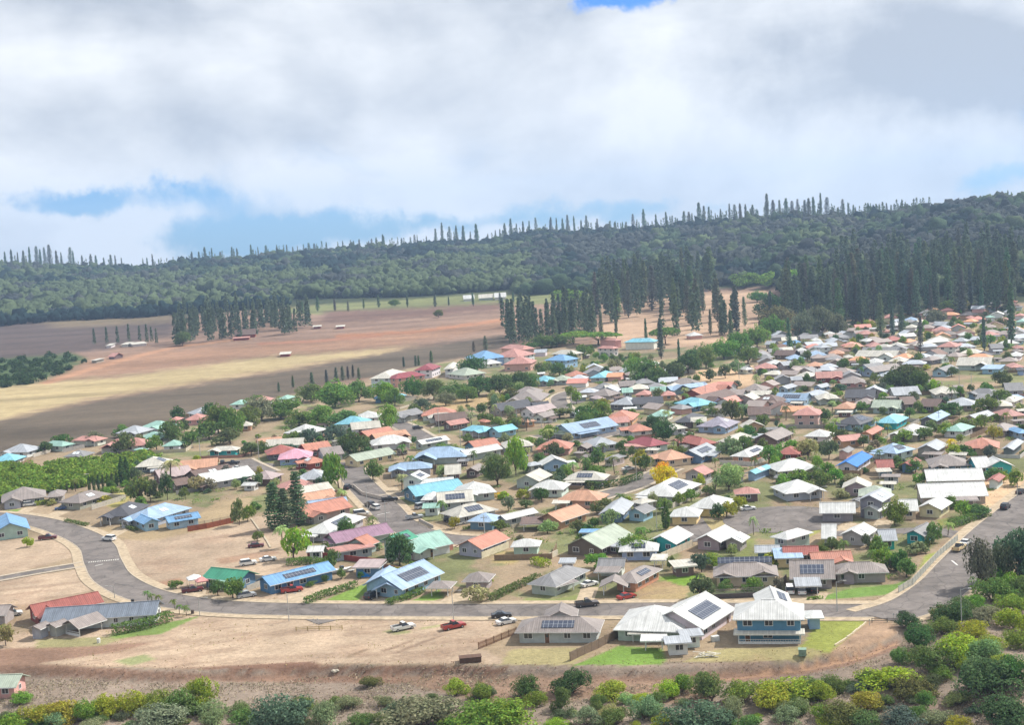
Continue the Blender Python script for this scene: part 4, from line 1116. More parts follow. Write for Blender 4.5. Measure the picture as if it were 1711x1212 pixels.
+D 825,267 1010,264 9 f p p .
+D 880,302 1080,299 4 f p p c
D 1480,242 1655,242 1762,192 h T t . |taupe hip roofed house with small tree in its yard
+D 1245,287 1400,287 1480,247 h T t c
E 210,1087 400,1082 560,1042 h W l . |white hip roofed pale green house left of the long sage gable
E 530,1094 815,1100 1025,1002 f S n . |long sage green gabled house with dark brown wall
"""
def parse():
    cur = None; outl = []
    for ln in DATA.strip().splitlines():
        lab = None
        if '|' in ln: ln, lab = ln.split('|'); lab = lab.strip()
        p = ln.split(); k = p[0]; wing = k.startswith('+'); k = k.lstrip('+')
        pt = lambda s: tuple(float(q) for q in s.split(','))
        c3 = pt(p[3]) if ',' in p[3] else float(p[3])
        ent = (k, pt(p[1]), pt(p[2]), c3, p[4], p[5], p[6], p[7] if len(p) > 7 else '.')
        if wing: cur[1].append(ent)
        else: cur = [ent, [], lab]; outl.append(cur)
    return outl
for ent, wings, lab in parse():
    if lab and lab.startswith('A '): lab = lab[2:]
    house(ent, wings, label=lab)
# sheds and small outbuildings
SHEDS = """
F 1240,662 1415,652 3 s L w .|pale flat roofed garden shed with dark opening below the white ribbed roof
F 1345,612 1495,602 3 s L w .|second pale shed behind the one with the dark opening
F 530,122 635,120 3 s L g .|small grey shed behind the grey hip roofed house
F 1140,102 1240,102 4 s w o c|open cream roofed shelter in the yard behind the brown house
F 1300,152 1452,137 4 s w n .|dark shed with pale roof at the top of the green slope
D 750,152 930,150 5 s u b .|dusty pink roofed blue shed beside the long blue house
C 445,1122 555,1117 4 g W w .|tiny white roofed shed below the round light green tree
B 185,557 262,562 3 f T g .|small grey gabled shed left of the white veranda
B 300,537 365,547 3 f T g .|narrow grey gabled shed touching the white veranda
E 665,992 820,992 2.5 s B b .|blue container behind the sage gabled roof
n 368,742 425,738 7 s w r l|right hand field shed pair, left one with white roof
n 520,742 580,738 7 s w r l|field shed with white roof farthest right on the brown slope
n 145,925 220,920 8 s w r l|lone field shed with white roof lowest on the slope
n 165,742 205,740 6 s L n l|grey field shed hidden behind the dark trees
m 1560,800 1700,790 14 g b r .|long red brown barn by the dark windbreak
m 1545,820 1660,812 6 s K r l|low pink roofed lean to below the barn
n 1370,557 1445,552 12 g W w .|white farm building farthest left under the forest edge
n 1470,552 1568,546 12 g w g .|long pale farm building under the forest edge
n 1575,547 1655,542 14 g W w .|tall white farm building farthest right under the forest edge
m 600,965 640,965 7 s w t l|pale hut among the rubbish by the left thicket
m 715,940 760,940 8 g K n l|small open brown hut by the left thicket
m 700,868 740,866 9 s w w l|long white greenhouse row at the foot of the windbreak
m 800,860 850,858 9 s w w l|white greenhouse in the middle of the windbreak foot
m 880,860 980,850 9 s w w l|white greenhouse closest to the dark windbreak
"""
for ln in SHEDS.strip().splitlines():
    a, lab = ln.split('|'); p = a.split(); pt = lambda s: tuple(float(q) for q in s.split(','))
    barn = 'barn' in lab or 'farm' in lab
    nm = 'barn' if barn else ('greenhouse' if 'greenhouse' in lab else 'shed')
    house((p[0], pt(p[1]), pt(p[2]), float(p[3]), p[4], p[5], p[6], p[7]), [], nm, {'barn': 'barn', 'greenhouse': 'greenhouse'}.get(nm, 'shed'), lab)

# smaller houses and outbuildings seen only in part between the others
def infill(n_house, n_shed):
    g = random.Random(99); town_ = [(60, 845), (230, 770), (420, 740), (560, 715), (700, 700), (880, 640), (980, 600), (1250, 640), (1330, 560), (1500, 530), (1711, 515), (1711, 790), (1600, 850), (1540, 930), (1300, 960), (1100, 930), (760, 930), (560, 920), (470, 860), (250, 850)]
    lots = [[(195, 890), (330, 860), (470, 858), (480, 905), (480, 940), (300, 985), (235, 985)], [(1160, 610), (1260, 600), (1260, 655), (1160, 655)], [(1530, 618), (1711, 612), (1711, 650), (1530, 650)], [(60, 860), (420, 830), (420, 890), (200, 905)], [(640, 700), (770, 650), (870, 650), (860, 680), (720, 700)], [(1220, 850), (1390, 840), (1390, 905), (1180, 905)]]
    T = [hit(*p) for p in town_]; xs = [p[0] for p in T]; ys = [p[1] for p in T]; ch = cs = 0
    for q in range(14000):
        if ch >= n_house and cs >= n_shed: break
        x = g.uniform(min(xs), max(xs)); y = g.uniform(min(ys), max(ys)); px, py = project(x, y, 0); px = float(px); py = float(py)
        if not (0 < px < 1711) or not inpoly(np.array([px]), np.array([py]), town_)[0]: continue
        if any(inpoly(np.array([px]), np.array([py]), l_)[0] for l_ in lots): continue
        near = min(FOOTS, key=lambda f: (f[0] - x) ** 2 + (f[1] - y) ** 2); yaw = math.atan2(near[3], near[2]) + g.choice([0, 0, math.pi / 2])
        while yaw > math.pi / 2: yaw -= math.pi
        while yaw < -math.pi / 2: yaw += math.pi
        if abs(yaw) > 1.25: yaw -= math.copysign(math.pi / 2, yaw)
        is_h = ch < n_house and py < 850
        L, W = (g.uniform(10, 14), g.uniform(7.5, 9.5)) if is_h else (g.uniform(3.5, 6.5), g.uniform(3, 4.5))
        if not is_h and cs >= n_shed: continue
        u = Vector((math.cos(yaw), math.sin(yaw))); v = Vector((-u.y, u.x)); c = Vector((x, y)); bad = False
        for a in (-.5, -.25, 0, .25, .5):
            for b in (-.5, 0, .5):
                p = c + u * (a * (L + 1.5)) + v * (b * (W + 1.5))
                if occupied(p.x, p.y, .9) or on_road(p.x, p.y, 1.5): bad = True; break
            if bad: break
        if bad: continue
        z = 2.75; A = c - u * L / 2 - v * W / 2; B = c + u * L / 2 - v * W / 2; Cc = B + v * W; P = [tuple(map(float, project(p.x, p.y, th(p.x, p.y) + z))) for p in (A, B, Cc)]
        rc = g.choice('GGTLLwWTKOSRuCpMb' if is_h else 'GLwTbW'); wc = g.choice('wctgpwckl' if is_h else 'gtwn')
        house(('o', P[0], P[1], P[2], g.choice('hhgf') if is_h else g.choice('gsg'), rc, wc, 'l' if not is_h else '.'), [], 'house' if is_h else 'shed', 'house' if is_h else 'shed')
        if is_h: ch += 1
        else: cs += 1
    print('infill', ch, cs)
infill(0, 90)

def far_rows(n_want):
    """the hundreds of further little houses that show only as specks between the nearer ones: one object"""
    g = random.Random(4242); mats = [flatmat('far_roof', ROOFC[c], .6, .2, .15, .5) for c in 'WwLGTKPCbM'] + [flatmat('far_wall', WALLC[c], .9, .1, .1, .5) for c in 'wcgkt']; mb = MB(); c_ = 0
    zone = [(1180, 610), (1330, 555), (1500, 525), (1711, 508), (1711, 700), (1560, 690), (1400, 700), (1250, 700), (1020, 690), (940, 640), (1000, 620)]
    lots = [[(1150, 600), (1262, 600), (1262, 655), (1160, 655)], [(1530, 618), (1711, 612), (1711, 650), (1530, 650)]]
    T = [hit(*p) for p in zone]; xs = [p[0] for p in T]; ys = [p[1] for p in T]
    for q in range(9000):
        if c_ >= n_want: break
        x = g.uniform(min(xs), max(xs)); y = g.uniform(min(ys), max(ys)); px, py = project(x, y, th(x, y)); px = float(px); py = float(py)
        if not inpoly(np.array([px]), np.array([py]), zone)[0] or any(inpoly(np.array([px]), np.array([py]), l_)[0] for l_ in lots): continue
        if occupied(x, y, 3.2) or on_road(x, y, 3.5): continue
        near = min(FOOTS, key=lambda f: (f[0] - x) ** 2 + (f[1] - y) ** 2); yaw = math.atan2(near[3], near[2]); L = g.uniform(7, 11); W = g.uniform(5.5, 7.5); z = th(x, y)
        k = g.choice('hhgf'); rm, _ = roof_mesh(L, W, 2.75, k, .45); wm = wall_mesh(L, W, 2.65, k, .45); R = Matrix.Translation((x, y, z)) @ Matrix.Rotation(yaw, 4, 'Z'); ri = g.choice([0, 1, 2, 2, 3, 3, 4, 4, 5, 6, 8, 2, 4]); wi = 10 + g.randrange(5)
        mb.add([tuple(R @ Vector(v)) for v in rm.v], rm.f, ri); mb.add([tuple(R @ Vector(v)) for v in wm.v], wm.f, wi); FOOTS.append((x, y, math.cos(yaw), math.sin(yaw), L / 2 + .6, W / 2 + .6)); c_ += 1
    tag(put('far_houses', mb.mesh('far_houses', mats)), 'further small houses packed between the nearer ones in the far rows', 'houses', kind='stuff'); print('far houses', c_)
far_rows(150)

for o in [o for o in bpy.data.objects if o.parent is None and 'label' in o]:
    lb = o['label']
    if not any(s in lb for s in ('white garage door', 'row of tilted panels', 'two storey blue house')): continue
    W0 = [c for c in o.children if c.name.startswith('wall')][0]; xs_ = [v.co.x for v in W0.data.vertices]; ys_ = [v.co.y for v in W0.data.vertices]; zm = max(v.co.z for v in W0.data.vertices); a, b = max(xs_), max(ys_)
    if 'garage' in lb:
        mb = MB(); mb.box(-1.6, -.08, 0, 1.6, .0, 2.1)
        for k in range(4): mb.box(-1.55, -.1, .1 + k * .5, 1.55, -.08, .5 + k * .5)
        put('garage_door', mb.mesh('garage_door', MTRIM), W0, (min(a - 1.9, a * .5), -b, .02))
    elif 'row of tilted' in lb:
        for k in range(11):
            mb = MB(); mb.box(-.62, -.95, 0, .62, .95, .06); p_ = put('solar_panel', mb.mesh('solar_panel', MPV), o, (-a + .9 + k * (2 * a - 1.8) / 10, b * .75, zm + 1.9)); p_.rotation_euler = (.62, 0, 0)
        mb = MB(); mb.box(-a + .3, b * .75 - .6, zm, a - .3, b * .75 - .5, zm + 1.5); mb.box(-a + .3, b * .75 + .5, zm, a - .3, b * .75 + .6, zm + 2.2); put('panel_rack', mb.mesh('panel_rack', MPOLE), o)

# ---------------------------------------------------------------- plant meshes
def quads(P, size, seed, up=.25, aspect=.7, nrm=None, nw=1.0):
    """one small leaf-cluster face at each point, tilted at random"""
    g = np.random.default_rng(seed); n = len(P)
    d = g.normal(size=(n, 3)); d[:, 2] += up
    if nrm is not None: d = d * .62 + nrm * nw
    d /= np.linalg.norm(d, axis=1)[:, None]
    a = np.cross(d, g.normal(size=(n, 3))); a /= np.linalg.norm(a, axis=1)[:, None] + 1e-9; b = np.cross(d, a)
    s = size * g.uniform(.6, 1.35, n)[:, None]
    V = np.stack([P - a * s - b * s * aspect * .4, P - b * s * aspect, P + a * s + b * s * .1, P + b * s * aspect], 1).reshape(-1, 3)
    return V, np.arange(n * 4).reshape(n, 4)
def crown_pts(n, lobes, seed, flat=.75, shell=.55):
    g = np.random.default_rng(seed); L_ = []
    for i in range(lobes):
        a = g.uniform(0, 2 * math.pi); rr = math.sqrt(g.uniform(0, 1)) * .62; h = g.uniform(.25, .85) * (1 - .45 * rr)
        L_.append((rr * math.cos(a), rr * math.sin(a), h, g.uniform(.24, .42)))
    L_.append((0, 0, .72, .36)); w_ = np.array([l[3] ** 2 for l in L_]); k = g.choice(len(L_), n, p=w_ / w_.sum()); La = np.array(L_)[k]
    d = g.normal(size=(n, 3)); d /= np.linalg.norm(d, axis=1)[:, None]; r = g.uniform(shell, 1.0, n) ** .6
    P = La[:, :3] + d * (La[:, 3] * r)[:, None] * np.array([1, 1, flat])
    q = np.sin(P[:, 0] * 11 + seed) * np.sin(P[:, 1] * 12 + seed * 2) + np.sin(P[:, 2] * 13 + P[:, 0] * 6) * .6; k = q > -.75 + .25 * g.random(n)
    P = P + d * (.05 * np.maximum(q, 0))[:, None]
    return P[k], d[k]
def limbs(mb, seed, h0, n=6, r=.05):
    g = random.Random(seed); mb.tube((0, 0, -.12), (0, 0, h0), r, r * .7)
    for i in range(n):
        a = 2 * math.pi * i / n + g.uniform(-.3, .3); q = (.45 * math.cos(a), .45 * math.sin(a), h0 + g.uniform(.2, .42))
        mb.tube((0, 0, h0 - g.uniform(0, .1)), q, r * .55, r * .15, 4)
PROTO = {}
def broad(seed, n=1500, lobes=11, size=.065, h0=.30, flat=.75, up=.25):
    P, d = crown_pts(n, lobes, seed, flat); P[:, 2] = P[:, 2] * (1 - h0 * .55) + h0 * .55
    V, Q = quads(P, size, seed + 1, up, nrm=d); cm = np_mesh('crown', V, Q, MLEAF); mb = MB(); limbs(mb, seed, h0); return mb.mesh('trunk', MTRUNK), cm
for i in range(5): PROTO['broad%d' % i] = broad(100 + i, 1300, [9, 12, 8, 14, 10][i])
for i in range(3): PROTO['big%d' % i] = broad(120 + i, 4500, 16, .042, .2)
for i in range(5): PROTO['shrub%d' % i] = broad(140 + i, 5200, [14, 20, 11, 17, 24][i], .034, .10, .7, .5)
for i in range(3): PROTO['bush%d' % i] = broad(160 + i, 700, 8, .10, .05, .7, .4)
def flattop(seed):
    g = np.random.default_rng(seed); n = 1500; a = g.uniform(0, 6.283, n); r = np.sqrt(g.uniform(0, 1, n)); P = np.stack([r * np.cos(a) * .95, r * np.sin(a) * .95, .72 + .2 * (1 - r ** 2) + g.uniform(-.06, .06, n)], -1)
    V, Q = quads(P, .07, seed, 1.0); mb = MB(); limbs(mb, seed, .45, 7, .045); return mb.mesh('trunk', MTRUNK), np_mesh('crown', V, Q, MLEAF)
PROTO['flat0'] = flattop(5)
def pine(seed, tiers=22, base=.06, wid=.13, drop=.4, n=1150, wild=.4):
    """tall narrow araucaria: whorls of short branches, unit height"""
    g = np.random.default_rng(seed); t = g.uniform(0, 1, n) ** .85; tier = np.floor(t * tiers) / tiers + g.normal(0, .006, n); tier = np.clip(tier, 0, 1)
    z = base + tier * (1 - base); prof = wid * (1 - tier) ** .55 * (1 + wild * np.sin(tier * 23 + seed) * .5 + wild * g.uniform(-.5, .5, n)) + .008
    prof *= np.where(tier < .12, .55 + tier * 3.5, 1); na = 9; ba = np.floor(g.uniform(0, na, n)) * 6.283 / na + tier * 40; ba += g.normal(0, .12, n); r = prof * g.uniform(.15, 1, n) ** .6
    P = np.stack([r * np.cos(ba), r * np.sin(ba), z + r * drop * .5], -1)
    nn_ = np.stack([np.cos(ba), np.sin(ba), .5 + 0 * ba], -1); V, Q = quads(P, .0165, seed, .4, 1.0, nrm=nn_); mb = MB(); mb.tube((0, 0, -.02), (0, 0, .97), .014, .003, 6); return mb.mesh('trunk', MTRUNK), np_mesh('crown', V, Q, MLEAF)
for i in range(5): PROTO['pine%d' % i] = pine(200 + i, [24, 30, 20, 28, 26][i], [.05, .1, .03, .14, .07][i], [.095, .075, .115, .065, .10][i])
for i in range(2): PROTO['wide%d' % i] = pine(220 + i, 16, .04, .20, .3, 2600)
def cypress(seed):
    g = np.random.default_rng(seed); n = 700; t = g.uniform(0, 1, n); a = g.uniform(0, 6.283, n); r = .10 * np.sin(np.clip(t * 1.05 + .05, 0, 1) * math.pi) ** .45 * g.uniform(.75, 1, n)
    P = np.stack([r * np.cos(a), r * np.sin(a), t * .97 + .03], -1); V, Q = quads(P, .035, seed, .1, .6); mb = MB(); mb.tube((0, 0, -.03), (0, 0, .5), .02, .01, 5); return mb.mesh('trunk', MTRUNK), np_mesh('crown', V, Q, MLEAF)
PROTO['cyp0'] = cypress(1); PROTO['cyp1'] = cypress(2)
def palm(seed):
    g = random.Random(seed); mb = MB(); lean = g.uniform(-.05, .05)
    mb.tube((0, 0, -.05), (lean * .5, 0, .4), .028, .022, 6); mb.tube((lean * .5, 0, .4), (lean, .01, .8), .022, .018, 6)
    V = []; Fc = []
    for k in range(15):
        a = k * 2.4 + g.uniform(-.2, .2); el = g.uniform(.1, 1.0); Ln = g.uniform(.30, .40); pts = []
        for s in range(7):
            t = s / 6; rr = Ln * t * math.cos(el * (1 - t * .4)); zz = Ln * t * math.sin(el) - .34 * t * t * (1.15 - el * .4); pts.append(Vector((lean + rr * math.cos(a), .01 + rr * math.sin(a), .8 + zz)))
        for s in range(6):
            p, q = pts[s], pts[s + 1]; side = Vector((-math.sin(a), math.cos(a), 0)); w0 = .05 * math.sin((s + .3) / 6.6 * math.pi); dz = Vector((0, 0, -.035))
            for sg in (-1, 1):
                for u_ in range(2):
                    m0 = p.lerp(q, u_ * .5); m1 = p.lerp(q, u_ * .5 + .38); o = len(V); tipv = side * sg * w0 * 1.5 + dz + (q - p) * .5
                    V += [m0, m1, m1 + tipv, m0 + tipv]; Fc.append((o, o + 1, o + 2, o + 3))
    me = bpy.data.meshes.new('fronds'); me.from_pydata([tuple(v) for v in V], [], Fc); me.materials.append(MLEAF); return mb.mesh('trunk', MTRUNK), me
for i in range(3): PROTO['palm%d' % i] = palm(i)
def hedge_mesh(Ln, wd, ht, seed, dens=9):
    g = np.random.default_rng(seed); n = int(Ln * (wd + ht) * 2 * dens) + 40
    P = np.stack([g.uniform(-Ln / 2, Ln / 2, n), g.uniform(-wd / 2, wd / 2, n), g.uniform(0, ht, n)], -1); k = g.integers(0, 3, n)
    P[k == 0, 2] = ht + g.normal(0, .06, (k == 0).sum()); s = np.where(g.random(n) < .5, -1, 1); P[k == 1, 1] = (s * wd / 2)[k == 1]; P += g.normal(0, .07, P.shape)
    V, Q = quads(P, .24, seed, .3); return np_mesh('hedge', V, Q, MLEAF)
COL = {'dk': (.10, .165, .055), 'md': (.15, .235, .065), 'ol': (.155, .205, .07), 'yg': (.33, .40, .055), 'br': (.20, .32, .06), 'gy': (.25, .30, .15), 'ye': (.72, .52, .03), 'pn': (.125, .165, .105), 'bl': (.125, .17, .11), 'bn': (.20, .19, .12), 'pt': (.36, .42, .18)}
COLN = {'dk': 'dark green', 'md': 'green', 'ol': 'olive', 'yg': 'yellow green', 'br': 'bright green', 'gy': 'grey green', 'ye': 'yellow flowering', 'pn': 'dark', 'bl': 'bluish green', 'bn': 'brownish', 'pt': 'pale green'}
rt = random.Random(5)
def plant(kind, x, y, h, wdt, col, name, cat, what=None, label=None, group=None, single=False, sink=.0):
    tr, cr_ = PROTO[kind]; z = th(x, y)
    c = [v * rt.uniform(.82, 1.18) for v in COL[col]]
    sc = (wdt * rt.uniform(.82, 1.2), wdt * rt.uniform(.82, 1.2), h); rz = rt.uniform(0, 6.28)
    root = bpy.data.objects.new(name, None); C.objects.link(root); root.location = (x, y, z - sink); root.rotation_euler = (rt.uniform(-.1, .1), rt.uniform(-.1, .1), rz) if not kind.startswith(('cyp', 'wide')) else (0, 0, rz); root.scale = sc
    put('trunk', tr, root); put('fronds' if kind.startswith('palm') else 'crown', cr_, root, color=c)
    tag(root, cat=cat, group=group)
    if label: root['label'] = label
    else:
        px, py = project(x, y, z + h * .5); later(root, what, float(px), float(py))
    return root
def mpp(x, y): return math.hypot(math.hypot(x, y), HC) / F     # metres per photo pixel at this spot
TREES = """
broad 400 878 44 30 ol|broad 414 872 26 26 br|wide 460 886 78 24 pn|wide 477 884 66 22 pn|wide 499 878 88 25 pn|palm 472 915 40 34 pt|broad 490 936 52 52 yg|broad 558 952 34 30 md|big 668 946 52 52 dk|big 580 905 40 42 dk
palm 625 888 28 26 md|broad 566 816 58 46 br|broad 548 800 40 34 md|broad 622 806 34 40 md|palm 285 812 46 30 pt|broad 232 842 44 40 md|broad 252 838 34 30 dk|broad 280 836 44 26 dk|broad 330 822 24 34 pt|broad 352 820 20 26 gy
big 594 757 34 50 dk|broad 555 745 32 46 bl|broad 520 742 26 44 bl|broad 495 742 20 40 md|big 650 718 42 38 br|big 438 705 40 60 gy|big 415 715 36 46 ol|big 520 672 30 52 md|big 560 680 44 64 br|big 600 672 36 46 md|big 640 672 34 44 br
big 365 725 48 50 md|big 392 728 46 46 br|broad 350 700 26 34 dk|big 425 690 26 46 md|big 470 700 34 60 md|big 500 712 26 60 md|big 540 712 34 60 br|big 575 716 26 60 ol|big 290 738 36 44 ol|broad 262 752 24 34 br|broad 232 748 20 30 ol
broad 210 758 34 42 ol|broad 100 752 22 34 dk|broad 75 758 18 30 dk|broad 148 746 20 34 bn|broad 200 733 20 30 md|broad 300 705 26 26 dk|broad 308 722 20 22 dk|broad 350 735 30 50 md|broad 385 742 26 50 ol|broad 320 748 26 40 ol
big 465 765 18 40 dk|broad 440 757 20 24 md|broad 420 762 22 30 ol|broad 480 762 16 34 bl
big 832 812 52 50 ol|big 862 795 66 42 yg|broad 980 712 34 36 dk|big 1000 705 36 44 br|big 975 720 32 36 md|big 1108 738 40 46 dk|big 1090 722 28 30 dk|broad 1108 800 26 34 ye|big 1110 812 34 38 ye|broad 918 738 26 30 br|broad 925 770 30 36 dk|broad 905 780 24 30 md
broad 1000 780 32 34 md|broad 995 800 22 28 md|broad 1070 785 34 34 yg|broad 1080 790 26 28 md|broad 1255 740 22 36 dk|broad 1222 765 34 38 gy|broad 1242 755 26 30 ol|big 1218 820 44 46 pt|broad 1285 775 30 34 br|broad 1300 790 26 30 br|palm 1165 772 18 20 md|palm 1195 782 18 20 md|palm 1180 770 16 18 md
big 1223 705 36 44 ol|broad 1240 700 24 30 gy|broad 1100 668 20 24 md|palm 1145 668 22 22 pt|broad 1180 690 12 20 gy|big 1515 652 40 62 dk|big 1498 655 34 46 dk|big 1535 655 34 44 dk|broad 1480 665 22 26 bl|broad 1590 630 16 22 dk|broad 1675 645 24 34 dk|broad 1620 655 12 14 dk
broad 1480 672 14 20 br|big 1078 640 40 50 ol|big 1100 645 30 46 md|big 1125 640 34 44 dk|big 1060 632 36 36 br|big 1150 625 34 50 dk|big 1180 615 40 40 md|broad 1187 638 20 28 dk|broad 1127 655 14 18 bl|broad 1135 630 22 26 gy|big 1210 600 34 44 br|big 1235 596 40 50 md|big 1265 580 36 40 br|big 1290 565 38 36 md|big 1250 608 28 40 md
big 1165 610 30 40 ol|broad 1230 625 22 30 gy|broad 1212 632 22 24 dk|flat 1112 575 26 50 md|flat 958 575 20 44 br|big 905 583 24 46 md|big 930 580 22 44 dk|big 880 592 20 34 dk|flat 1000 578 22 60 br|big 955 612 24 30 dk|broad 935 628 22 30 dk|broad 975 600 24 26 md
big 690 664 34 44 md|big 725 668 34 40 ol|big 760 668 30 44 md|big 800 662 32 50 dk|big 835 660 34 46 dk|big 870 655 34 40 dk|big 780 672 26 40 md|big 745 678 24 34 gy|big 660 678 30 36 md|big 705 690 24 36 bl|broad 728 697 20 26 dk|broad 855 668 20 32 ol|big 885 650 26 34 md|big 790 630 34 44 dk|broad 690 700 22 30 ol
big 1495 878 44 42 br|palm 1460 945 28 34 md|broad 1480 950 34 36 br|broad 1510 955 34 34 dk|broad 1515 965 30 34 md|broad 1390 925 26 34 ol|broad 1372 930 18 24 md|palm 1590 900 24 26 pt
big 1640 868 20 40 md|broad 1610 865 26 36 br|broad 1590 850 20 30 md|broad 1700 812 26 30 br|broad 1660 802 18 34 md|palm 1625 810 18 20 md|big 1355 835 24 30 md|palm 1336 830 24 22 dk|broad 1330 812 24 40 br|broad 1370 812 26 40 ol|broad 1395 808 24 36 br|broad 1420 812 20 30 pt
broad 1530 790 22 34 md|broad 1540 812 20 30 br|broad 1555 830 22 24 md|palm 1590 762 30 24 ye|broad 1598 768 22 26 yg|broad 1610 765 20 30 dk|palm 1470 770 20 20 ol|broad 1505 758 18 26 br|broad 1510 740 20 40 br|broad 1545 735 20 40 md|broad 1580 728 20 40 br|broad 1610 722 22 40 md|broad 1640 715 20 40 br
broad 1660 735 22 26 yg|broad 1350 765 30 40 pt|broad 1385 768 32 34 bl|broad 1405 740 22 30 ol|broad 1330 768 26 36 br|broad 1650 690 24 40 md|broad 1680 680 24 40 md|broad 1440 690 18 30 md|broad 1480 688 20 44 dk|broad 1590 696 22 34 dk|broad 1520 700 18 24 ol|broad 1380 708 24 26 ol
broad 1000 950 24 40 br|big 1068 938 34 62 br|big 1192 948 22 44 br|broad 1222 930 20 22 gy|broad 1172 1008 38 46 ol|broad 795 1004 26 44 pt|cyp 1113 885 44 13 dk|broad 915 892 22 36 pt|broad 965 890 20 30 ol|broad 993 883 18 22 dk|broad 1010 858 24 42 ol|broad 835 888 18 26 md|broad 905 840 24 28 dk|broad 880 850 14 30 ol
palm 932 815 22 24 bl|palm 918 822 20 20 bl|palm 865 720 24 30 ol|palm 880 720 26 30 bl|palm 910 712 14 16 ol|broad 810 712 22 24 md|broad 830 715 18 22 br|broad 860 712 18 34 ol|broad 905 755 22 22 md|broad 885 745 14 26 br|broad 935 700 18 46 ol|broad 820 770 14 30 gy|broad 740 800 22 24 pt
broad 1135 845 22 24 br|broad 1155 838 20 30 br|broad 1180 828 16 26 ol|broad 1235 850 20 24 yg|broad 1215 848 20 24 ol|broad 1135 880 14 26 dk|palm 1300 950 10 10 md|broad 1110 858 24 30 br|broad 1150 822 14 20 ol|broad 610 915 14 22 gy
broad 385 1006 34 44 md|broad 360 1002 26 30 md|broad 290 990 14 24 md|palm 242 1012 20 18 md|palm 250 1016 19 16 md|palm 262 1019 20 18 md|palm 288 1026 20 18 md|palm 300 1028 18 16 md|palm 312 1030 19 18 md|broad 45 915 16 18 yg|broad 570 968 18 18 md|broad 545 975 14 14 dk|broad 698 962 20 34 ol|broad 520 980 8 20 md|broad 603 968 12 12 dk
broad 660 962 14 20 yg|broad 690 955 16 26 md|broad 812 985 10 22 yg|broad 1300 988 24 18 bn|broad 1260 985 20 26 br|broad 1215 985 16 30 md|palm 1325 820 16 16 ol|broad 10 1080 34 30 pt|broad 5 1060 14 24 md|broad 430 905 16 20 md
"""
SPN = {'broad': ('broadleaf_tree', 'tree'), 'big': ('broadleaf_tree', 'tree'), 'wide': ('pine_tree', 'pine'), 'palm': ('palm_tree', 'palm'), 'cyp': ('cypress_tree', 'cypress'), 'flat': ('umbrella_tree', 'tree')}
PLANTED = []
for ln in TREES.strip().splitlines():
    for t_ in ln.split('|'):
        k, x_, y_, h_, w_, c_ = t_.split(); x_, y_, h_, w_ = map(float, (x_, y_, h_, w_))
        x, y = hit(x_, y_); m = mpp(x, y); k0 = k; h = h_ * m * 1.05; wd = w_ * m * .62
        if k == 'palm': wd = h * 1.0
        if k == 'wide': wd = h * 1.0
        if k == 'cyp': wd = h * 1.2
        kk = k + str({'broad': rt.randrange(5), 'big': rt.randrange(3), 'wide': rt.randrange(2), 'palm': rt.randrange(3), 'cyp': 0, 'flat': 0}[k])
        nm, cat = SPN[k]; size = 'tall ' if h > 9 else ('small ' if h < 4.5 else '')
        if k == 'flat': what = 'flat topped %s tree' % COLN[c_]
        elif k == 'wide': what = 'tall dark pine of the three standing together'
        else: what = '%s%s %s' % (size, COLN[c_], {'tree': 'round tree', 'palm': 'palm', 'cypress': 'slim cypress'}[cat])
        if on_road(x, y, .5) and k != 'wide': 
            y += 3.0
        if k != 'palm' and occupied(x, y, .3):
            for q in range(6):
                y += 1.2
                if not occupied(x, y, .3): break
        r_ = plant(kk, x, y, h, wd, c_, nm, cat, what, group='trees of the town')
        PLANTED.append((x, y, wd * .5))
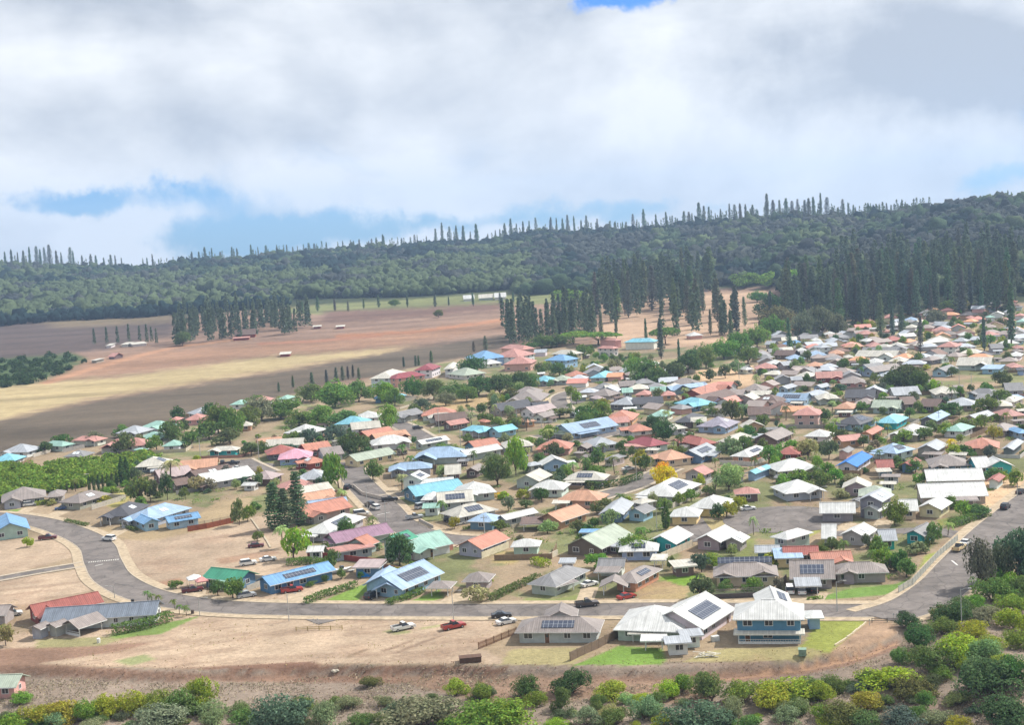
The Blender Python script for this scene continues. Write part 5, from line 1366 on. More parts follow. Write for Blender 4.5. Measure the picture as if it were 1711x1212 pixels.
# gardens: more shrubs, small trees and palms in the gaps between the houses
town = [(60, 845), (230, 770), (330, 770), (420, 735), (520, 715), (700, 700), (760, 690), (860, 640), (980, 590), (1250, 620), (1330, 560), (1500, 525), (1711, 515), (1711, 800), (1600, 870), (1560, 960), (1300, 985), (1100, 960), (900, 950), (760, 940), (600, 940), (520, 940), (470, 890), (400, 850), (250, 850)]
gt = random.Random(31); cnt = 0; tries = 0
Tw = [hit(*p) for p in town]; twx = [p[0] for p in Tw]; twy = [p[1] for p in Tw]
LOTS = [[(195, 905), (330, 880), (470, 858), (480, 905), (480, 940), (300, 985), (235, 985)], [(1160, 620), (1260, 610), (1260, 650), (1180, 650)], [(1530, 625), (1711, 615), (1711, 650), (1530, 650)], [(60, 890), (420, 830), (420, 890), (200, 905)], [(740, 930), (890, 920), (860, 960), (740, 970)]]
while cnt < 640 and tries < 40000:
    tries += 1; x = gt.uniform(min(twx), max(twx)); y = gt.uniform(min(twy), max(twy))
    px, py = project(x, y, 0); px = float(px); py = float(py)
    if px < 0 or px > 1711 or not inpoly(np.array([px]), np.array([py]), town)[0]: continue
    if any(inpoly(np.array([px]), np.array([py]), L_)[0] for L_ in LOTS): continue
    if on_road(x, y, 1.0) or occupied(x, y, .6): continue
    if any((x - a) ** 2 + (y - b) ** 2 < (r + .4) ** 2 for a, b, r in PLANTED): continue
    d = math.hypot(x, y) / SC; u = gt.random()
    c_ = gt.choice(['dk', 'md', 'md', 'br', 'ol', 'br', 'gy', 'pt', 'yg', 'bl'])
    if u < .2 and d < 600: plant('palm%d' % gt.randrange(3), x, y, gt.uniform(4.5, 7.5), gt.uniform(4.5, 6.5), gt.choice(['md', 'pt', 'ol']), 'palm_tree', 'palm', 'garden palm', group='trees of the town'); r = 1.2
    elif u < .5: h = gt.uniform(3.2, 5.8) * (1.2 if d > 480 else 1); w_ = h * gt.uniform(.75, 1.1); plant('broad%d' % gt.randrange(5), x, y, h, w_ * .6, c_, 'garden_tree', 'tree', 'mid sized %s garden tree' % COLN[c_], group='trees of the town'); r = w_ * .5
    else: h = gt.uniform(1.4, 3.2); w_ = h * gt.uniform(1.2, 1.9); plant('bush%d' % gt.randrange(3), x, y, h, w_ * .7, c_, 'garden_bush', 'bush', 'low %s bush' % COLN[c_], group='garden bushes'); r = w_ * .5
    PLANTED.append((x, y, r)); cnt += 1
VV = []; QQ = []; o = 0; c2 = 0; gu = np.random.default_rng(55)
while c2 < 2600:
    x = gu.uniform(min(twx), max(twx)); y = gu.uniform(min(twy), max(twy)); px, py = project(x, y, 0); px = float(px); py = float(py); c2 += 1
    if not (0 < px < 1711) or not inpoly(np.array([px]), np.array([py]), town)[0] or any(inpoly(np.array([px]), np.array([py]), L_)[0] for L_ in LOTS): continue
    if fbm(np.array([x / 16]), np.array([y / 16]), 8, 3)[0] < .42 or on_road(x, y, .8) or occupied(x, y, .5): continue
    n = int(gu.integers(30, 80)); rr_ = gu.uniform(.6, 2.0); P = gu.normal(0, .5, (n, 3)) * np.array([rr_ * 1.3, rr_ * 1.3, 0]) + np.array([x, y, 0]); hh = gu.uniform(.5, 1.7); P[:, 2] = th(x, y) + gu.uniform(0, 1, n) * hh; V, Q = quads(P, .24, c2, .5); VV.append(V); QQ.append(Q + o); o += len(V)
tag(put('garden_greenery', np_mesh('garden_greenery', np.concatenate(VV), np.concatenate(QQ), MLEAF), color=(.19, .28, .07)), 'low mixed planting and weeds filling the yards between houses', 'greenery', kind='stuff')
# green thicket on the left: dense shrubs one can tell apart only near its rim
thick = [(-60, 790), (0, 783), (60, 785), (150, 775), (205, 765), (262, 758), (258, 775), (230, 790), (205, 805), (145, 812), (110, 822), (60, 832), (0, 845), (-60, 850)]
Tw = [hit(*p) for p in thick]; gg = np.random.default_rng(9); VV = []; QQ = []; o = 0; n_ = 0
while n_ < 260:
    x = gg.uniform(min(p[0] for p in Tw), max(p[0] for p in Tw)); y = gg.uniform(min(p[1] for p in Tw), max(p[1] for p in Tw)); px, py = project(x, y, 0)
    if not inpoly(np.array([float(px)]), np.array([float(py)]), thick)[0] or occupied(x, y, 1.0): continue
    P, d = crown_pts(330, 7, int(gg.integers(1e6))); h = gg.uniform(3.0, 4.6); P = P * np.array([h * 1.25, h * 1.25, h]) + np.array([x, y, th(x, y) - .3]); V, Q = quads(P, .5, int(gg.integers(1e6)), .5, nrm=d); VV.append(V); QQ.append(Q + o); o += len(V); n_ += 1
tag(put('thicket', np_mesh('thicket', np.concatenate(VV), np.concatenate(QQ), MLEAF), color=(.20, .30, .05)), 'dense bright green thicket filling the slope above the taupe houses', 'thicket', kind='stuff')
for i in range(9):
    x, y = hit(150 + i * 7.6, 823 - i * 1.6); plant('cyp%d' % (i % 2), x, y, 5.8, 5.6, 'dk', 'cypress_tree', 'cypress', label=None, what='slim dark cypress of the straight row', group='cypress row', )
for i, (a, b, hh) in enumerate([(205, 812, 11), (213, 808, 10)]):
    x, y = hit(a, b); plant('cyp1', x, y, hh, hh * 1.1, 'dk', 'cypress_tree', 'cypress', what='taller cypress at the row end')
for i in range(4):
    x, y = hit(103 + i * 9, 824 - i * 2.2); plant('cyp0', x, y, 3.2, 4, 'dk', 'cypress_tree', 'cypress', what='short cypress behind the taupe roofs')

# ---------------------------------------------------------------- foreground scrub
FG = """
334 1182 58 46 yg 0|300 1198 56 40 ol 0|262 1190 50 34 br 0|222 1192 52 36 yg 0|180 1196 56 34 yg 0|140 1204 50 34 br 0|100 1206 60 30 yg 0|60 1212 60 30 yg 0|36 1176 34 18 br 0|270 1214 90 34 gy 0|20 1222 60 26 br 0
470 1214 108 52 bl 1|545 1216 60 40 gy 1|505 1196 46 30 md 1|616 1147 36 16 ol 1|762 1164 38 28 yg 1|802 1172 36 30 br 1|700 1216 118 46 gy 1|800 1218 110 42 br 1|660 1204 50 26 bl 1
882 1168 54 36 dk 2|805 1156 22 14 ol 2|895 1180 36 24 br 2|958 1158 64 40 dk 2|938 1186 42 38 ol 2|1026 1168 50 30 yg 2|1113 1166 42 30 yg 2|1140 1158 38 30 br 2|1190 1172 70 48 ol 2|850 1216 110 42 br 2|1078 1204 44 40 gy 2|1165 1218 100 44 bl 2|1225 1205 40 40 gy 2
1318 1170 96 44 yg 3|1285 1182 76 46 yg 3|1352 1160 60 34 ol 3|1394 1156 44 34 md 3|1370 1172 44 40 yg 3|1240 1176 60 44 br 3|1445 1190 64 40 yg 3|1407 1210 62 44 ol 3|1490 1150 94 38 yg 3|1460 1142 50 24 md 3|1524 1166 60 44 ol 3|1550 1184 36 34 md 3
1507 1108 38 32 md 3|1530 1082 54 50 dk 3|1518 1050 44 30 dk 3|1562 1120 70 48 ol 3|1600 1098 74 46 yg 3|1645 1104 50 40 gy 3|1592 1048 60 52 dk 3|1612 1030 40 36 md 3|1658 1008 60 48 ol 3|1665 978 42 34 br 3|1632 1020 40 30 br 3|1695 1052 56 40 yg 3|1648 1042 56 30 gy 3
1660 1158 96 64 dk 4|1706 1140 60 50 dk 4|1675 1214 92 56 dk 4|1508 1218 70 40 bl 4|1655 1090 44 32 yg 4|1608 1116 26 24 yg 4|1700 1082 44 34 br 4|1560 1148 34 22 ol 4|1575 1062 40 34 ol 4|1540 1108 40 30 ol 4|1625 1066 50 34 yg 4|1690 1025 46 36 br 4
1320 1206 50 30 gy 4|1370 1202 40 30 br 4|1440 1216 60 34 md 4|1600 1180 40 26 gy 4|1560 1210 50 26 gy 4|980 1214 54 30 gy 2|1030 1212 50 26 ol 2|600 1216 46 22 ol 1|560 1184 30 18 ol 1|410 1212 46 24 md 1|360 1212 40 22 gy 0|1000 1182 28 20 ol 2|1170 1130 14 8 ol 2
1712 1000 50 44 md 4|1690 985 40 34 br 4|1575 1035 34 26 ol 3|1715 1060 40 34 yg 4|1632 1148 40 30 md 4|1480 1180 30 22 ol 3|1422 1150 26 18 ol 3|1100 1180 34 22 ol 2|720 1176 26 16 ol 1|640 1180 30 16 gy 1
"""
rf = random.Random(77)
for ln in FG.strip().splitlines():
    for t_ in ln.split('|'):
        a, b, w_, h_, c_, g_ = t_.split(); x, y = hit(float(a), float(b)); m = mpp(x, y)
        r_ = plant('shrub%d' % rf.randrange(5), x, y, float(h_) * m * (1.05 if int(g_) < 3 else .86), float(w_) * m * .68, c_, 'shrub', 'shrub', None, label='x', group='wild shrubs of the foreground')
        del r_['label']; later(r_, '%s%s wild shrub' % ('wide ' if float(w_) > 58 else ('small ' if float(w_) < 38 else ''), COLN[c_]), float(a), float(b), rel=('in the bottom left corner', 'at the bottom below the bare lots', 'below the dirt road under the grey panelled house', 'beside the dirt road bend', 'in the bottom right scrub')[int(g_)])
fs = random.Random(12)
for q in range(85):
    a = fs.uniform(-10, 1730); lo = np.interp(a, [0, 350, 560, 860, 1240, 1400, 1500, 1560, 1711], [1195, 1185, 1165, 1165, 1175, 1165, 1100, 1040, 980]); b = fs.uniform(lo, 1222)
    if 330 < a < 860 and fs.random() < .45: continue
    x, y = hit(a, b); m = mpp(x, y); w_ = fs.uniform(14, 44); h_ = w_ * fs.uniform(.4, .68); c_ = fs.choice(['yg', 'br', 'ol', 'gy', 'bl', 'md', 'yg', 'pt'] if a > 800 else ['ol', 'gy', 'bl', 'gy', 'br', 'yg'])
    r_ = plant('shrub%d' % rf.randrange(5), x, y, h_ * m, w_ * m * .7, c_, 'shrub', 'shrub', None, label='x', group='wild shrubs of the foreground')
    del r_['label']; later(r_, 'low %s scrub bush' % COLN[c_], a, b, rel='at the bottom ' + ['left', 'left', 'between left and middle', 'in the middle', 'right of the middle', 'far right', 'far right'][int(min(max(a, 0), 1710) / 285)])
for (a, b, w_, h_) in [(1646, 985, 62, 84), (1694, 972, 70, 86), (1720, 965, 60, 90), (1668, 975, 44, 66)]:
    x, y = hit(a, b); m = mpp(x, y); plant('shrub%d' % rf.randrange(5), x, y, h_ * m, w_ * m * .6, 'pn', 'casuarina_tree', 'tree', what='feathery blackish tree by the right road', group='dark trees by the right road')
# dry brush and small stones over the scrub slope (nobody could count it)
g = np.random.default_rng(3); n = 60000; sx = SC * g.uniform(-85, 95, n); sy = SC * g.uniform(176, 222, n); px, py = project(sx, sy, terr(sx, sy))
scr = [(-40, 1120), (0, 1128), (300, 1145), (480, 1142), (560, 1118), (700, 1112), (850, 1114), (860, 1150), (1000, 1150), (1240, 1142), (1340, 1130), (1440, 1110), (1505, 1084), (1510, 1060), (1560, 1020), (1640, 960), (1760, 900), (1760, 1250), (-40, 1250)]
k = inpoly(px, py, scr) & (fbm(sx / 5, sy / 5, 14, 3) + g.uniform(-.12, .12, n) > .47); sx, sy = sx[k], sy[k]; z = terr(sx, sy)
P = np.stack([sx, sy, z + g.uniform(.02, .5, len(sx))], -1); V, Q = quads(P, .30, 8, -.2, .35)
tag(put('dry_brush', np_mesh('dry_brush', V, Q, MLEAF), color=(.34, .29, .21)), 'grey dry twigs and dead grass over the foreground slope', 'dry brush', kind='stuff')
n = 26000; sx = SC * g.uniform(-110, 120, n); sy = SC * g.uniform(176, 420, n); px, py = project(sx, sy, 0)
k = (fbm(sx / 7, sy / 7, 44, 3) > .52) & (inpoly(px, py, [(-40, 1000), (1711, 1000), (1711, 1250), (-40, 1250)]) | inpoly(px, py, town)); 
zz = [(x_, y_) for x_, y_ in zip(sx[k], sy[k]) if not occupied(x_, y_, .1) and not on_road(x_, y_, -.6)][:9000]
zz = np.array(zz); P = np.stack([zz[:, 0], zz[:, 1], terr(zz[:, 0], zz[:, 1]) + g.uniform(.02, .16, len(zz))], -1); V, Q = quads(P, .22, 18, -.1, .4)
tag(put('dry_grass', np_mesh('dry_grass', V, Q, MLEAF), color=(.36, .31, .14)), 'tufts of dry grass and weeds over lots and verges', 'dry grass', kind='stuff')
n = 5000; sx = SC * g.uniform(-80, 60, n); sy = SC * g.uniform(200, 228, n); px, py = project(sx, sy, 0); k = inpoly(px, py, [(0, 1104), (300, 1114), (520, 1104), (860, 1108), (1300, 1102), (1440, 1080), (1500, 1060), (1500, 1090), (1340, 1132), (850, 1150), (480, 1144), (0, 1130)]); sx, sy = sx[k], sy[k]
P = np.stack([sx, sy, terr(sx, sy) + .05], -1); V, Q = quads(P, .15, 28, 0, .8); tag(put('clods', np_mesh('clods', V, Q, MLEAF), color=(.27, .17, .12)), 'clods and stones along the dirt bank', 'clods', kind='stuff')
# scrub beyond the field on the far left
VV = []; QQ = []; o = 0
left_scrub = [(-40, 612), (0, 604), (110, 594), (150, 604), (108, 625), (62, 640), (0, 652), (-40, 660)]
for q in range(240):
    a = gg.uniform(-40, 150); b = gg.uniform(590, 660)
    if not inpoly(np.array([a]), np.array([b]), left_scrub)[0]: continue
    x, y = hit(a, b); P, d = crown_pts(120, 6, q); h = gg.uniform(3, 6); P = P * np.array([h, h, h]) + np.array([x, y, th(x, y) - .3]); V, Q = quads(P, .8, q, .6, nrm=d); VV.append(V); QQ.append(Q + o); o += len(V)
tag(put('far_scrub', np_mesh('far_scrub', np.concatenate(VV), np.concatenate(QQ), MLEAF), color=(.06, .10, .035)), 'low green scrub at the left end of the field', 'scrub', kind='stuff')

# ---------------------------------------------------------------- forest on the hill
def ico():
    t = (1 + 5 ** .5) / 2; v = np.array([(-1, t, 0), (1, t, 0), (-1, -t, 0), (1, -t, 0), (0, -1, t), (0, 1, t), (0, -1, -t), (0, 1, -t), (t, 0, -1), (t, 0, 1), (-t, 0, -1), (-t, 0, 1)], float); v /= np.linalg.norm(v[0])
    f = [(0, 11, 5), (0, 5, 1), (0, 1, 7), (0, 7, 10), (0, 10, 11), (1, 5, 9), (5, 11, 4), (11, 10, 2), (10, 7, 6), (7, 1, 8), (3, 9, 4), (3, 4, 2), (3, 2, 6), (3, 6, 8), (3, 8, 9), (4, 9, 5), (2, 4, 11), (6, 2, 10), (8, 6, 7), (9, 8, 1)]
    v = [tuple(x) for x in v]; nf = []; mid = {}
    def m(a, b):
        k = (min(a, b), max(a, b))
        if k not in mid: p = (np.array(v[a]) + np.array(v[b])) / 2; v.append(tuple(p / np.linalg.norm(p))); mid[k] = len(v) - 1
        return mid[k]
    for a, b, c in f: x, y, z = m(a, b), m(b, c), m(c, a); nf += [(a, x, z), (b, y, x), (c, z, y), (x, y, z)]
    return np.array(v), np.array(nf)
IV, IF = ico()
FORCOL = [(.052, .082, .044), (.088, .118, .058), (.014, .030, .030), (.066, .074, .064), (.045, .052, .052), (.028, .050, .040)]  # leaf colours kept dark, cloud shadow over the hill painted into them
def forest():
    g = np.random.default_rng(17); pts = []
    n = 170000; a = g.uniform(-180, 1940, n); rr = np.sqrt(g.uniform(780 ** 2, 2260 ** 2, n))
    ang = np.arctan((a - PW / 2) / F); x = rr * np.sin(ang); y = rr * np.cos(ang)
    p = PW / 2 + F * x / y; ft = np.interp(p, *FOOT); rd = np.interp(p, *RDG)
    clear = (fbm(x / 60, y / 60, 61, 3) > .70)
    k = (rr > ft + 15 + 30 * fbm(x / 40, y / 40, 71, 2)) & (rr < rd + 60); x, y, rr, ft, rd = x[k], y[k], rr[k], ft[k], rd[k]
    x = x * SC; y = y * SC; px, py = project(x, y, terr(x, y)); bare = inpoly(px, py, [(318, 490), (385, 488), (388, 500), (330, 500)]) | inpoly(px, py, [(480, 500), (620, 498), (700, 496), (860, 484), (860, 500), (700, 514), (480, 524)]) | inpoly(px, py, [(1185, 440), (1215, 440), (1222, 470), (1195, 470)]) | inpoly(px, py, [(1180, 480), (1300, 474), (1310, 540), (1200, 560)])
    x, y, rr, ft, rd = [q[~bare] for q in (x, y, rr, ft, rd)]
    # blue noise-ish thinning on a grid
    cell = 7.0; key = (np.floor(x / cell) * 100003 + np.floor(y / cell)).astype(np.int64); _, idx = np.unique(key, return_index=True); x, y, rr, ft, rd = [q[idx] for q in (x, y, rr, ft, rd)]
    n = len(x); z = terr(x, y); t = (rr - ft) / (rd - ft)
    patch = fbm(x / 70, y / 110, 81, 3); patch2 = fbm(x / 40 + 9, y / 60, 83, 3)
    pxl = PW / 2 + F * x / y
    ci = np.where(patch > .58, 1, np.where(patch < .40, 2, np.where(patch2 > .56, 0, 5)))
    ci = np.where((patch2 < .40) | ((pxl > 900) & (patch2 < .56) & (t > .25)), 3 + (g.random(n) < .5), ci)
    ci = np.where((t < .10) & (pxl < 320), 2, ci)
    ci = np.where((t > .06) & (t < .55) & (pxl < 900) & (patch2 > .42) & (patch < .62), 1, ci)
    ci = np.where((t > .86) & (pxl > 690) & (pxl < 1230) & (g.random(n) < .85), 2, ci)
    size = g.uniform(3.8, 6.8, n) * (.8 + .6 * patch2) * np.where(g.random(n) < .08, 1.5, 1); V = []; Q3 = {i: [] for i in range(6)}; VV = {i: [] for i in range(6)}; off = {i: 0 for i in range(6)}
    for i in range(n):
        c = int(ci[i]); s = size[i]; hgt = s * (.85 + .5 * g.random())
        dv = 1 + .30 * np.sin(IV @ g.normal(size=3) * 3.1 + g.uniform(0, 6)) + g.normal(0, .22, len(IV))
        P = IV * dv[:, None] * np.array([s * .72, s * .72, hgt * .62]) + np.array([x[i], y[i], z[i] + hgt * .55 + 1.5]); VV[c].append(P); Q3[c].append(IF + off[c]); off[c] += len(IV)
    Vs = []; Qs = []; mi = []; o = 0
    for c in range(6):
        if not VV[c]: continue
        v = np.concatenate(VV[c]); q = np.concatenate(Q3[c]); Vs.append(v); Qs.append(q + o); mi.append(np.full(len(q), c)); o += len(v)
    mats = []
    for c in FORCOL:
        m, t_, b = newmat('forest_leaves'); setspec(b, .05, 1.0); gm = N(t_, 'ShaderNodeNewGeometry'); nz = N(t_, 'ShaderNodeTexNoise', inp={'Scale': .55, 'Detail': 5, 'Roughness': .75}); lk(t_, gm.outputs['Position'], nz.inputs['Vector'])
        mr = N(t_, 'ShaderNodeMapRange', inp={'To Min': .8, 'To Max': 1.2}); lk(t_, gm.outputs['Random Per Island'], mr.inputs['Value']); m2 = N(t_, 'ShaderNodeMapRange', inp={'From Min': .3, 'From Max': .7, 'To Min': .55, 'To Max': 1.4}); lk(t_, nz.outputs['Fac'], m2.inputs['Value'])
        mu = N(t_, 'ShaderNodeMath', operation='MULTIPLY'); lk(t_, mr.outputs[0], mu.inputs[0]); lk(t_, m2.outputs[0], mu.inputs[1]); s_ = N(t_, 'ShaderNodeVectorMath', operation='SCALE'); s_.inputs[0].default_value = c; lk(t_, mu.outputs[0], s_.inputs['Scale']); lk(t_, s_.outputs[0], b.inputs['Base Color'])
        bp = N(t_, 'ShaderNodeBump', inp={'Strength': 1.0, 'Distance': 1.6}); lk(t_, nz.outputs['Fac'], bp.inputs['Height']); lk(t_, bp.outputs[0], b.inputs['Normal']); mats.append(m)
    me = np_mesh('forest', np.concatenate(Vs), np.concatenate(Qs), mats, np.concatenate(mi), smooth=False)
    tag(put('forest', me), 'dense mixed forest covering the far hillside up to its crest', 'forest', kind='stuff'); print('crowns', n)
forest()
# ---------------------------------------------------------------- tall pines: crest, groves, windbreaks
PINES = []   # px, base_py, height m, zone
rp = random.Random(3)
# crest silhouettes read off the photograph: x, tip y
for a, tip in [(5, 420), (16, 416), (26, 421), (36, 418), (46, 412), (58, 410), (64, 416), (72, 412), (80, 408), (92, 418), (100, 421), (114, 412), (120, 418), (134, 426), (148, 424), (157, 426), (170, 430), (182, 425), (190, 426), (200, 430), (242, 430), (252, 424), (262, 432), (296, 428), (318, 420), (330, 420), (341, 412), (352, 414), (366, 420), (385, 412), (394, 414),
               (418, 408), (430, 412), (443, 409), (461, 411), (478, 408), (488, 412), (496, 410), (506, 407), (516, 405), (524, 406), (530, 410), (545, 404), (564, 403), (572, 402), (585, 400), (590, 402), (599, 399), (616, 402), (620, 398), (628, 396), (640, 391), (641, 394), (671, 397), (686, 395), (693, 391), (697, 392), (712, 394), (728, 381), (739, 371), (752, 377), (763, 376), (774, 376), (786, 386), (797, 373), (815, 390),
               (828, 384), (836, 382), (845, 372), (854, 364), (864, 372), (875, 369), (885, 368), (897, 362), (921, 362), (931, 363), (941, 364), (950, 358), (961, 360), (972, 367), (981, 359), (999, 364), (1020, 369), (1029, 370), (1041, 370), (1047, 371), (1059, 356), (1069, 370), (1077, 348), (1097, 357), (1115, 353), (1124, 359), (1133, 364), (1144, 352), (1153, 353), (1158, 355), (1171, 337), (1178, 343), (1186, 344), (1197, 355), (1206, 348),
               (1221, 339), (1230, 340), (1239, 339), (1248, 340), (1259, 341), (1266, 348), (1283, 322), (1294, 333), (1305, 333), (1315, 330), (1325, 334), (1334, 331), (1347, 333), (1353, 330), (1362, 328), (1373, 321), (1383, 328), (1394, 346), (1402, 346), (1409, 331), (1419, 337), (1427, 341), (1431, 345), (1452, 338), (1457, 342), (1465, 339), (1471, 342), (1484, 338), (1490, 341), (1497, 339), (1502, 340), (1510, 336), (1518, 341), (1529, 337), (1544, 338), (1686, 317), (1692, 320)]:
    d = ray(a, 400); d = d / math.hypot(d[0], d[1]); rr = SC * (np.interp(PW / 2 + F * d[0] / d[1], *RDG) + rp.uniform(-25, 15)); x, y = d[0] * rr, d[1] * rr; zb = th(x, y)
    dt = ray(a, tip); dt = dt / math.hypot(dt[0], dt[1]); zt = HC + dt[2] * rr; hh = max(zt - zb, 15)
    PINES.append((x, y, min(hh, 60), rp.uniform(.8, 1.45), 'crest'))
def grove(poly, n, h0, h1, zone, row=None):
    Tp = [p for p in poly]; c = 0; tr_ = 0; xs_ = [p[0] for p in Tp]; ys_ = [p[1] for p in Tp]
    while c < n and tr_ < n * 30:
        tr_ += 1; a = rp.uniform(min(xs_), max(xs_)); b = rp.uniform(min(ys_), max(ys_))
        if not inpoly(np.array([a]), np.array([b]), Tp)[0]: continue
        x, y = hit(a, b); PINES.append((x, y, rp.uniform(h0 * .8, h1) * SC * .96, rp.uniform(.75, 1.35), zone)); c += 1
grove([(838, 570), (1000, 558), (1000, 566), (840, 582)], 16, 20, 26, 'mid'); grove([(840, 540), (1000, 535), (1000, 560), (840, 575)], 40, 20, 27, 'mid')
grove([(985, 525), (1150, 500), (1180, 520), (990, 545)], 36, 26, 34, 'mid'); grove([(1000, 495), (1180, 478), (1220, 490), (1000, 520)], 60, 28, 38, 'mid')
grove([(1090, 550), (1250, 545), (1240, 572), (1100, 570)], 10, 20, 30, 'mid'); grove([(1120, 520), (1200, 510), (1200, 545), (1130, 545)], 14, 24, 32, 'mid')
grove([(1310, 545), (1480, 520), (1480, 545), (1320, 560)], 22, 20, 32, 'right'); grove([(1290, 500), (1480, 490), (1711, 500), (1711, 522), (1480, 532), (1300, 530)], 120, 22, 34, 'right'); grove([(1400, 455), (1711, 440), (1711, 500), (1400, 495)], 130, 22, 34, 'right')
grove([(285, 580), (480, 560), (520, 550), (520, 530), (400, 528), (285, 545)], 90, 14, 24, 'left'); 
for a, b, hp in [(158, 576, 26), (179, 575, 27), (197, 574, 28), (216, 572, 29), (234, 572, 27), (246, 573, 30), (254, 573, 26), (262, 574, 24)]:
    x, y = hit(a, b); PINES.append((x, y, hp * mpp(x, y), .9, 'left'))
for a, b, hp in [(506, 524, 20), (531, 520, 24), (560, 520, 20), (582, 520, 16), (608, 517, 18), (633, 514, 20), (681, 514, 20), (727, 513, 20), (750, 512, 16), (791, 512, 22), (836, 508, 18), (858, 506, 18), (690, 478, 20)]:
    x, y = hit(a, b); PINES.append((x, y, hp * mpp(x, y) * 1.1, 1.5, 'foot'))
for a, b, hp in [(466, 655, 16), (490, 648, 20), (522, 646, 24), (546, 640, 22), (562, 638, 24), (573, 636, 24), (582, 634, 22), (590, 632, 22), (600, 634, 20), (675, 614, 18), (695, 612, 18), (700, 612, 18), (721, 606, 20), (792, 588, 18), (812, 585, 24)]:
    x, y = hit(a, b); PINES.append((x, y, hp * mpp(x, y) * 1.05, 1.7, 'edge'))
for a, b, hp in [(1224, 588, 70), (1245, 545, 50), (1213, 555, 40), (1187, 560, 44), (1290, 560, 74), (1320, 590, 60), (1365, 560, 50), (1472, 566, 76), (1492, 566, 60), (1508, 562, 52), (1538, 590, 62), (1556, 525, 50), (1640, 520, 50), (1690, 582, 104), (1645, 590, 60), (1505, 560, 50), (1105, 600, 70), (1135, 605, 40), (1205, 560, 50), (1387, 550, 60), (1405, 545, 66), (1430, 540, 70), (1460, 535, 74), (1105, 590, 60), (1005, 570, 50), (1030, 568, 46), (1080, 575, 44), (1270, 575, 40), (1345, 560, 56)]:
    x, y = hit(a, b); PINES.append((x, y, hp * mpp(x, y), 1.0, 'lone'))
PINES.sort(key=lambda p: -p[2] / math.hypot(p[0], p[1]))
# everything on the crest and standing alone is kept as a tree of its own; the groves fill up to the limit
keep = [p for p in PINES if p[4] in ('crest', 'lone', 'edge', 'foot')]; rest = [p for p in PINES if p[4] not in ('crest', 'lone', 'edge', 'foot')]
lim = 300 - len(keep); indiv = keep + rest[:max(lim, 0)]; massed = rest[max(lim, 0):]
ZL = {'crest': ('slender dark pine', 'standing along the crest of the far hill', 'pines along the crest'), 'mid': ('tall grove pine', 'in the dense grove behind the pink roofed houses', 'pines of the middle grove'), 'right': ('tall forest edge pine', 'behind the far houses on the right', 'pines of the right grove'),
      'left': ('dark windbreak pine', 'above the brown field on the left', 'pines of the left windbreak'), 'foot': ('small round headed pine', 'in the loose row where field meets forest', 'pines at the forest foot'), 'edge': ('young cone shaped pine', 'between the town edge and the dark field', 'young pines at the field edge'), 'lone': ('tall free standing pine', '', 'tall pines above the houses')}
for i, (x, y, h, ws, zn) in enumerate(indiv):
    kk = 'pine%d' % rp.randrange(5); tr, cr_ = PROTO[kk]; root = bpy.data.objects.new('cook_pine', None); C.objects.link(root); root.location = (x, y, th(x, y) - .3); root.rotation_euler = (rp.uniform(-.03, .03), rp.uniform(-.03, .03), rp.uniform(0, 6.28)); root.scale = (h * ws, h * ws, h)
    c = [v * rp.uniform(.8, 1.3) for v in COL['pn']]
    put('trunk', tr, root); put('crown', cr_, root, color=c); what, wh, gr = ZL[zn]; tag(root, cat='pine', group=gr)
    if zn == 'lone': px, py = project(x, y, th(x, y) + h * .4); later(root, what, float(px), float(py))
    elif zn == 'crest':
        px, py = project(x, y, 60); px = float(px); k_ = [(130, 'above the left end of the hill'), (300, 'on the low saddle at left'), (480, 'above the left windbreak'), (640, 'above the field sheds'), (820, 'above the farm buildings'), (980, 'above the middle grove'), (1140, 'left of the tallest crest pine group'), (1275, 'just left of the even avenue'), (1400, 'in the evenly spaced avenue'), (3000, 'right of the evenly spaced avenue')]
        root['label'] = ('tall ' if h > 46 else ('short ' if h < 31 else 'mid height ')) + 'dark pine on the hill crest ' + [q[1] for q in k_ if px < q[0]][0]
    elif zn in ('right', 'mid', 'left'):
        px, py = project(x, y, th(x, y)); px = float(px); hh_ = 'tall' if h > 36 else ('short' if h < 27 else 'mid height')
        nn_ = {'left': 'dark windbreak pine', 'mid': 'grove pine', 'right': 'forest edge pine'}[zn]
        wh = {'left': 'above the brown field, ' + ('by the long barn' if px > 380 else 'left of the long barn'), 'mid': ('at the left end of the middle grove' if px < 900 else 'behind the white hall' if px < 980 else 'in the centre of the middle grove' if px < 1100 else 'at the right end of the middle grove'), 'right': ('where the tan slope ends' if px < 1360 else 'behind the salmon roofed far houses' if px < 1460 else 'behind the tall dark free standing pines' if px < 1560 else 'in the far right grove')}[zn]
        root['label'] = hh_ + ' ' + nn_ + ' ' + wh
    else: root['label'] = what + ' ' + wh
for q in range(330):
    a = rp.uniform(-10, 1560) if q % 2 else rp.uniform(820, 1560); d = ray(a, 400); d = d / math.hypot(d[0], d[1]); rr = SC * (np.interp(a, *RDG) + rp.uniform(-60, 25)); massed.append((d[0] * rr, d[1] * rr, rp.uniform(14, 27), rp.uniform(.9, 1.6), 'crest'))
VV = []; QQ = []; o = 0; gq = np.random.default_rng(5)
for (x, y, h, ws, zn) in massed:
    if zn == 'crest': ws *= .8
    n = 260 if zn != 'crest' else 110; t = gq.uniform(0, 1, n); a = gq.uniform(0, 6.283, n); r = .10 * (1 - t) ** .6 * gq.uniform(.3, 1, n) * h * ws + .3; P = np.stack([x + r * np.cos(a), y + r * np.sin(a), th(x, y) + h * (.06 + .94 * t)], -1); V, Q = quads(P, .03 * h, int(h * 1000) + len(VV), .3, 1.2); VV.append(V); QQ.append(Q + o); o += len(V)
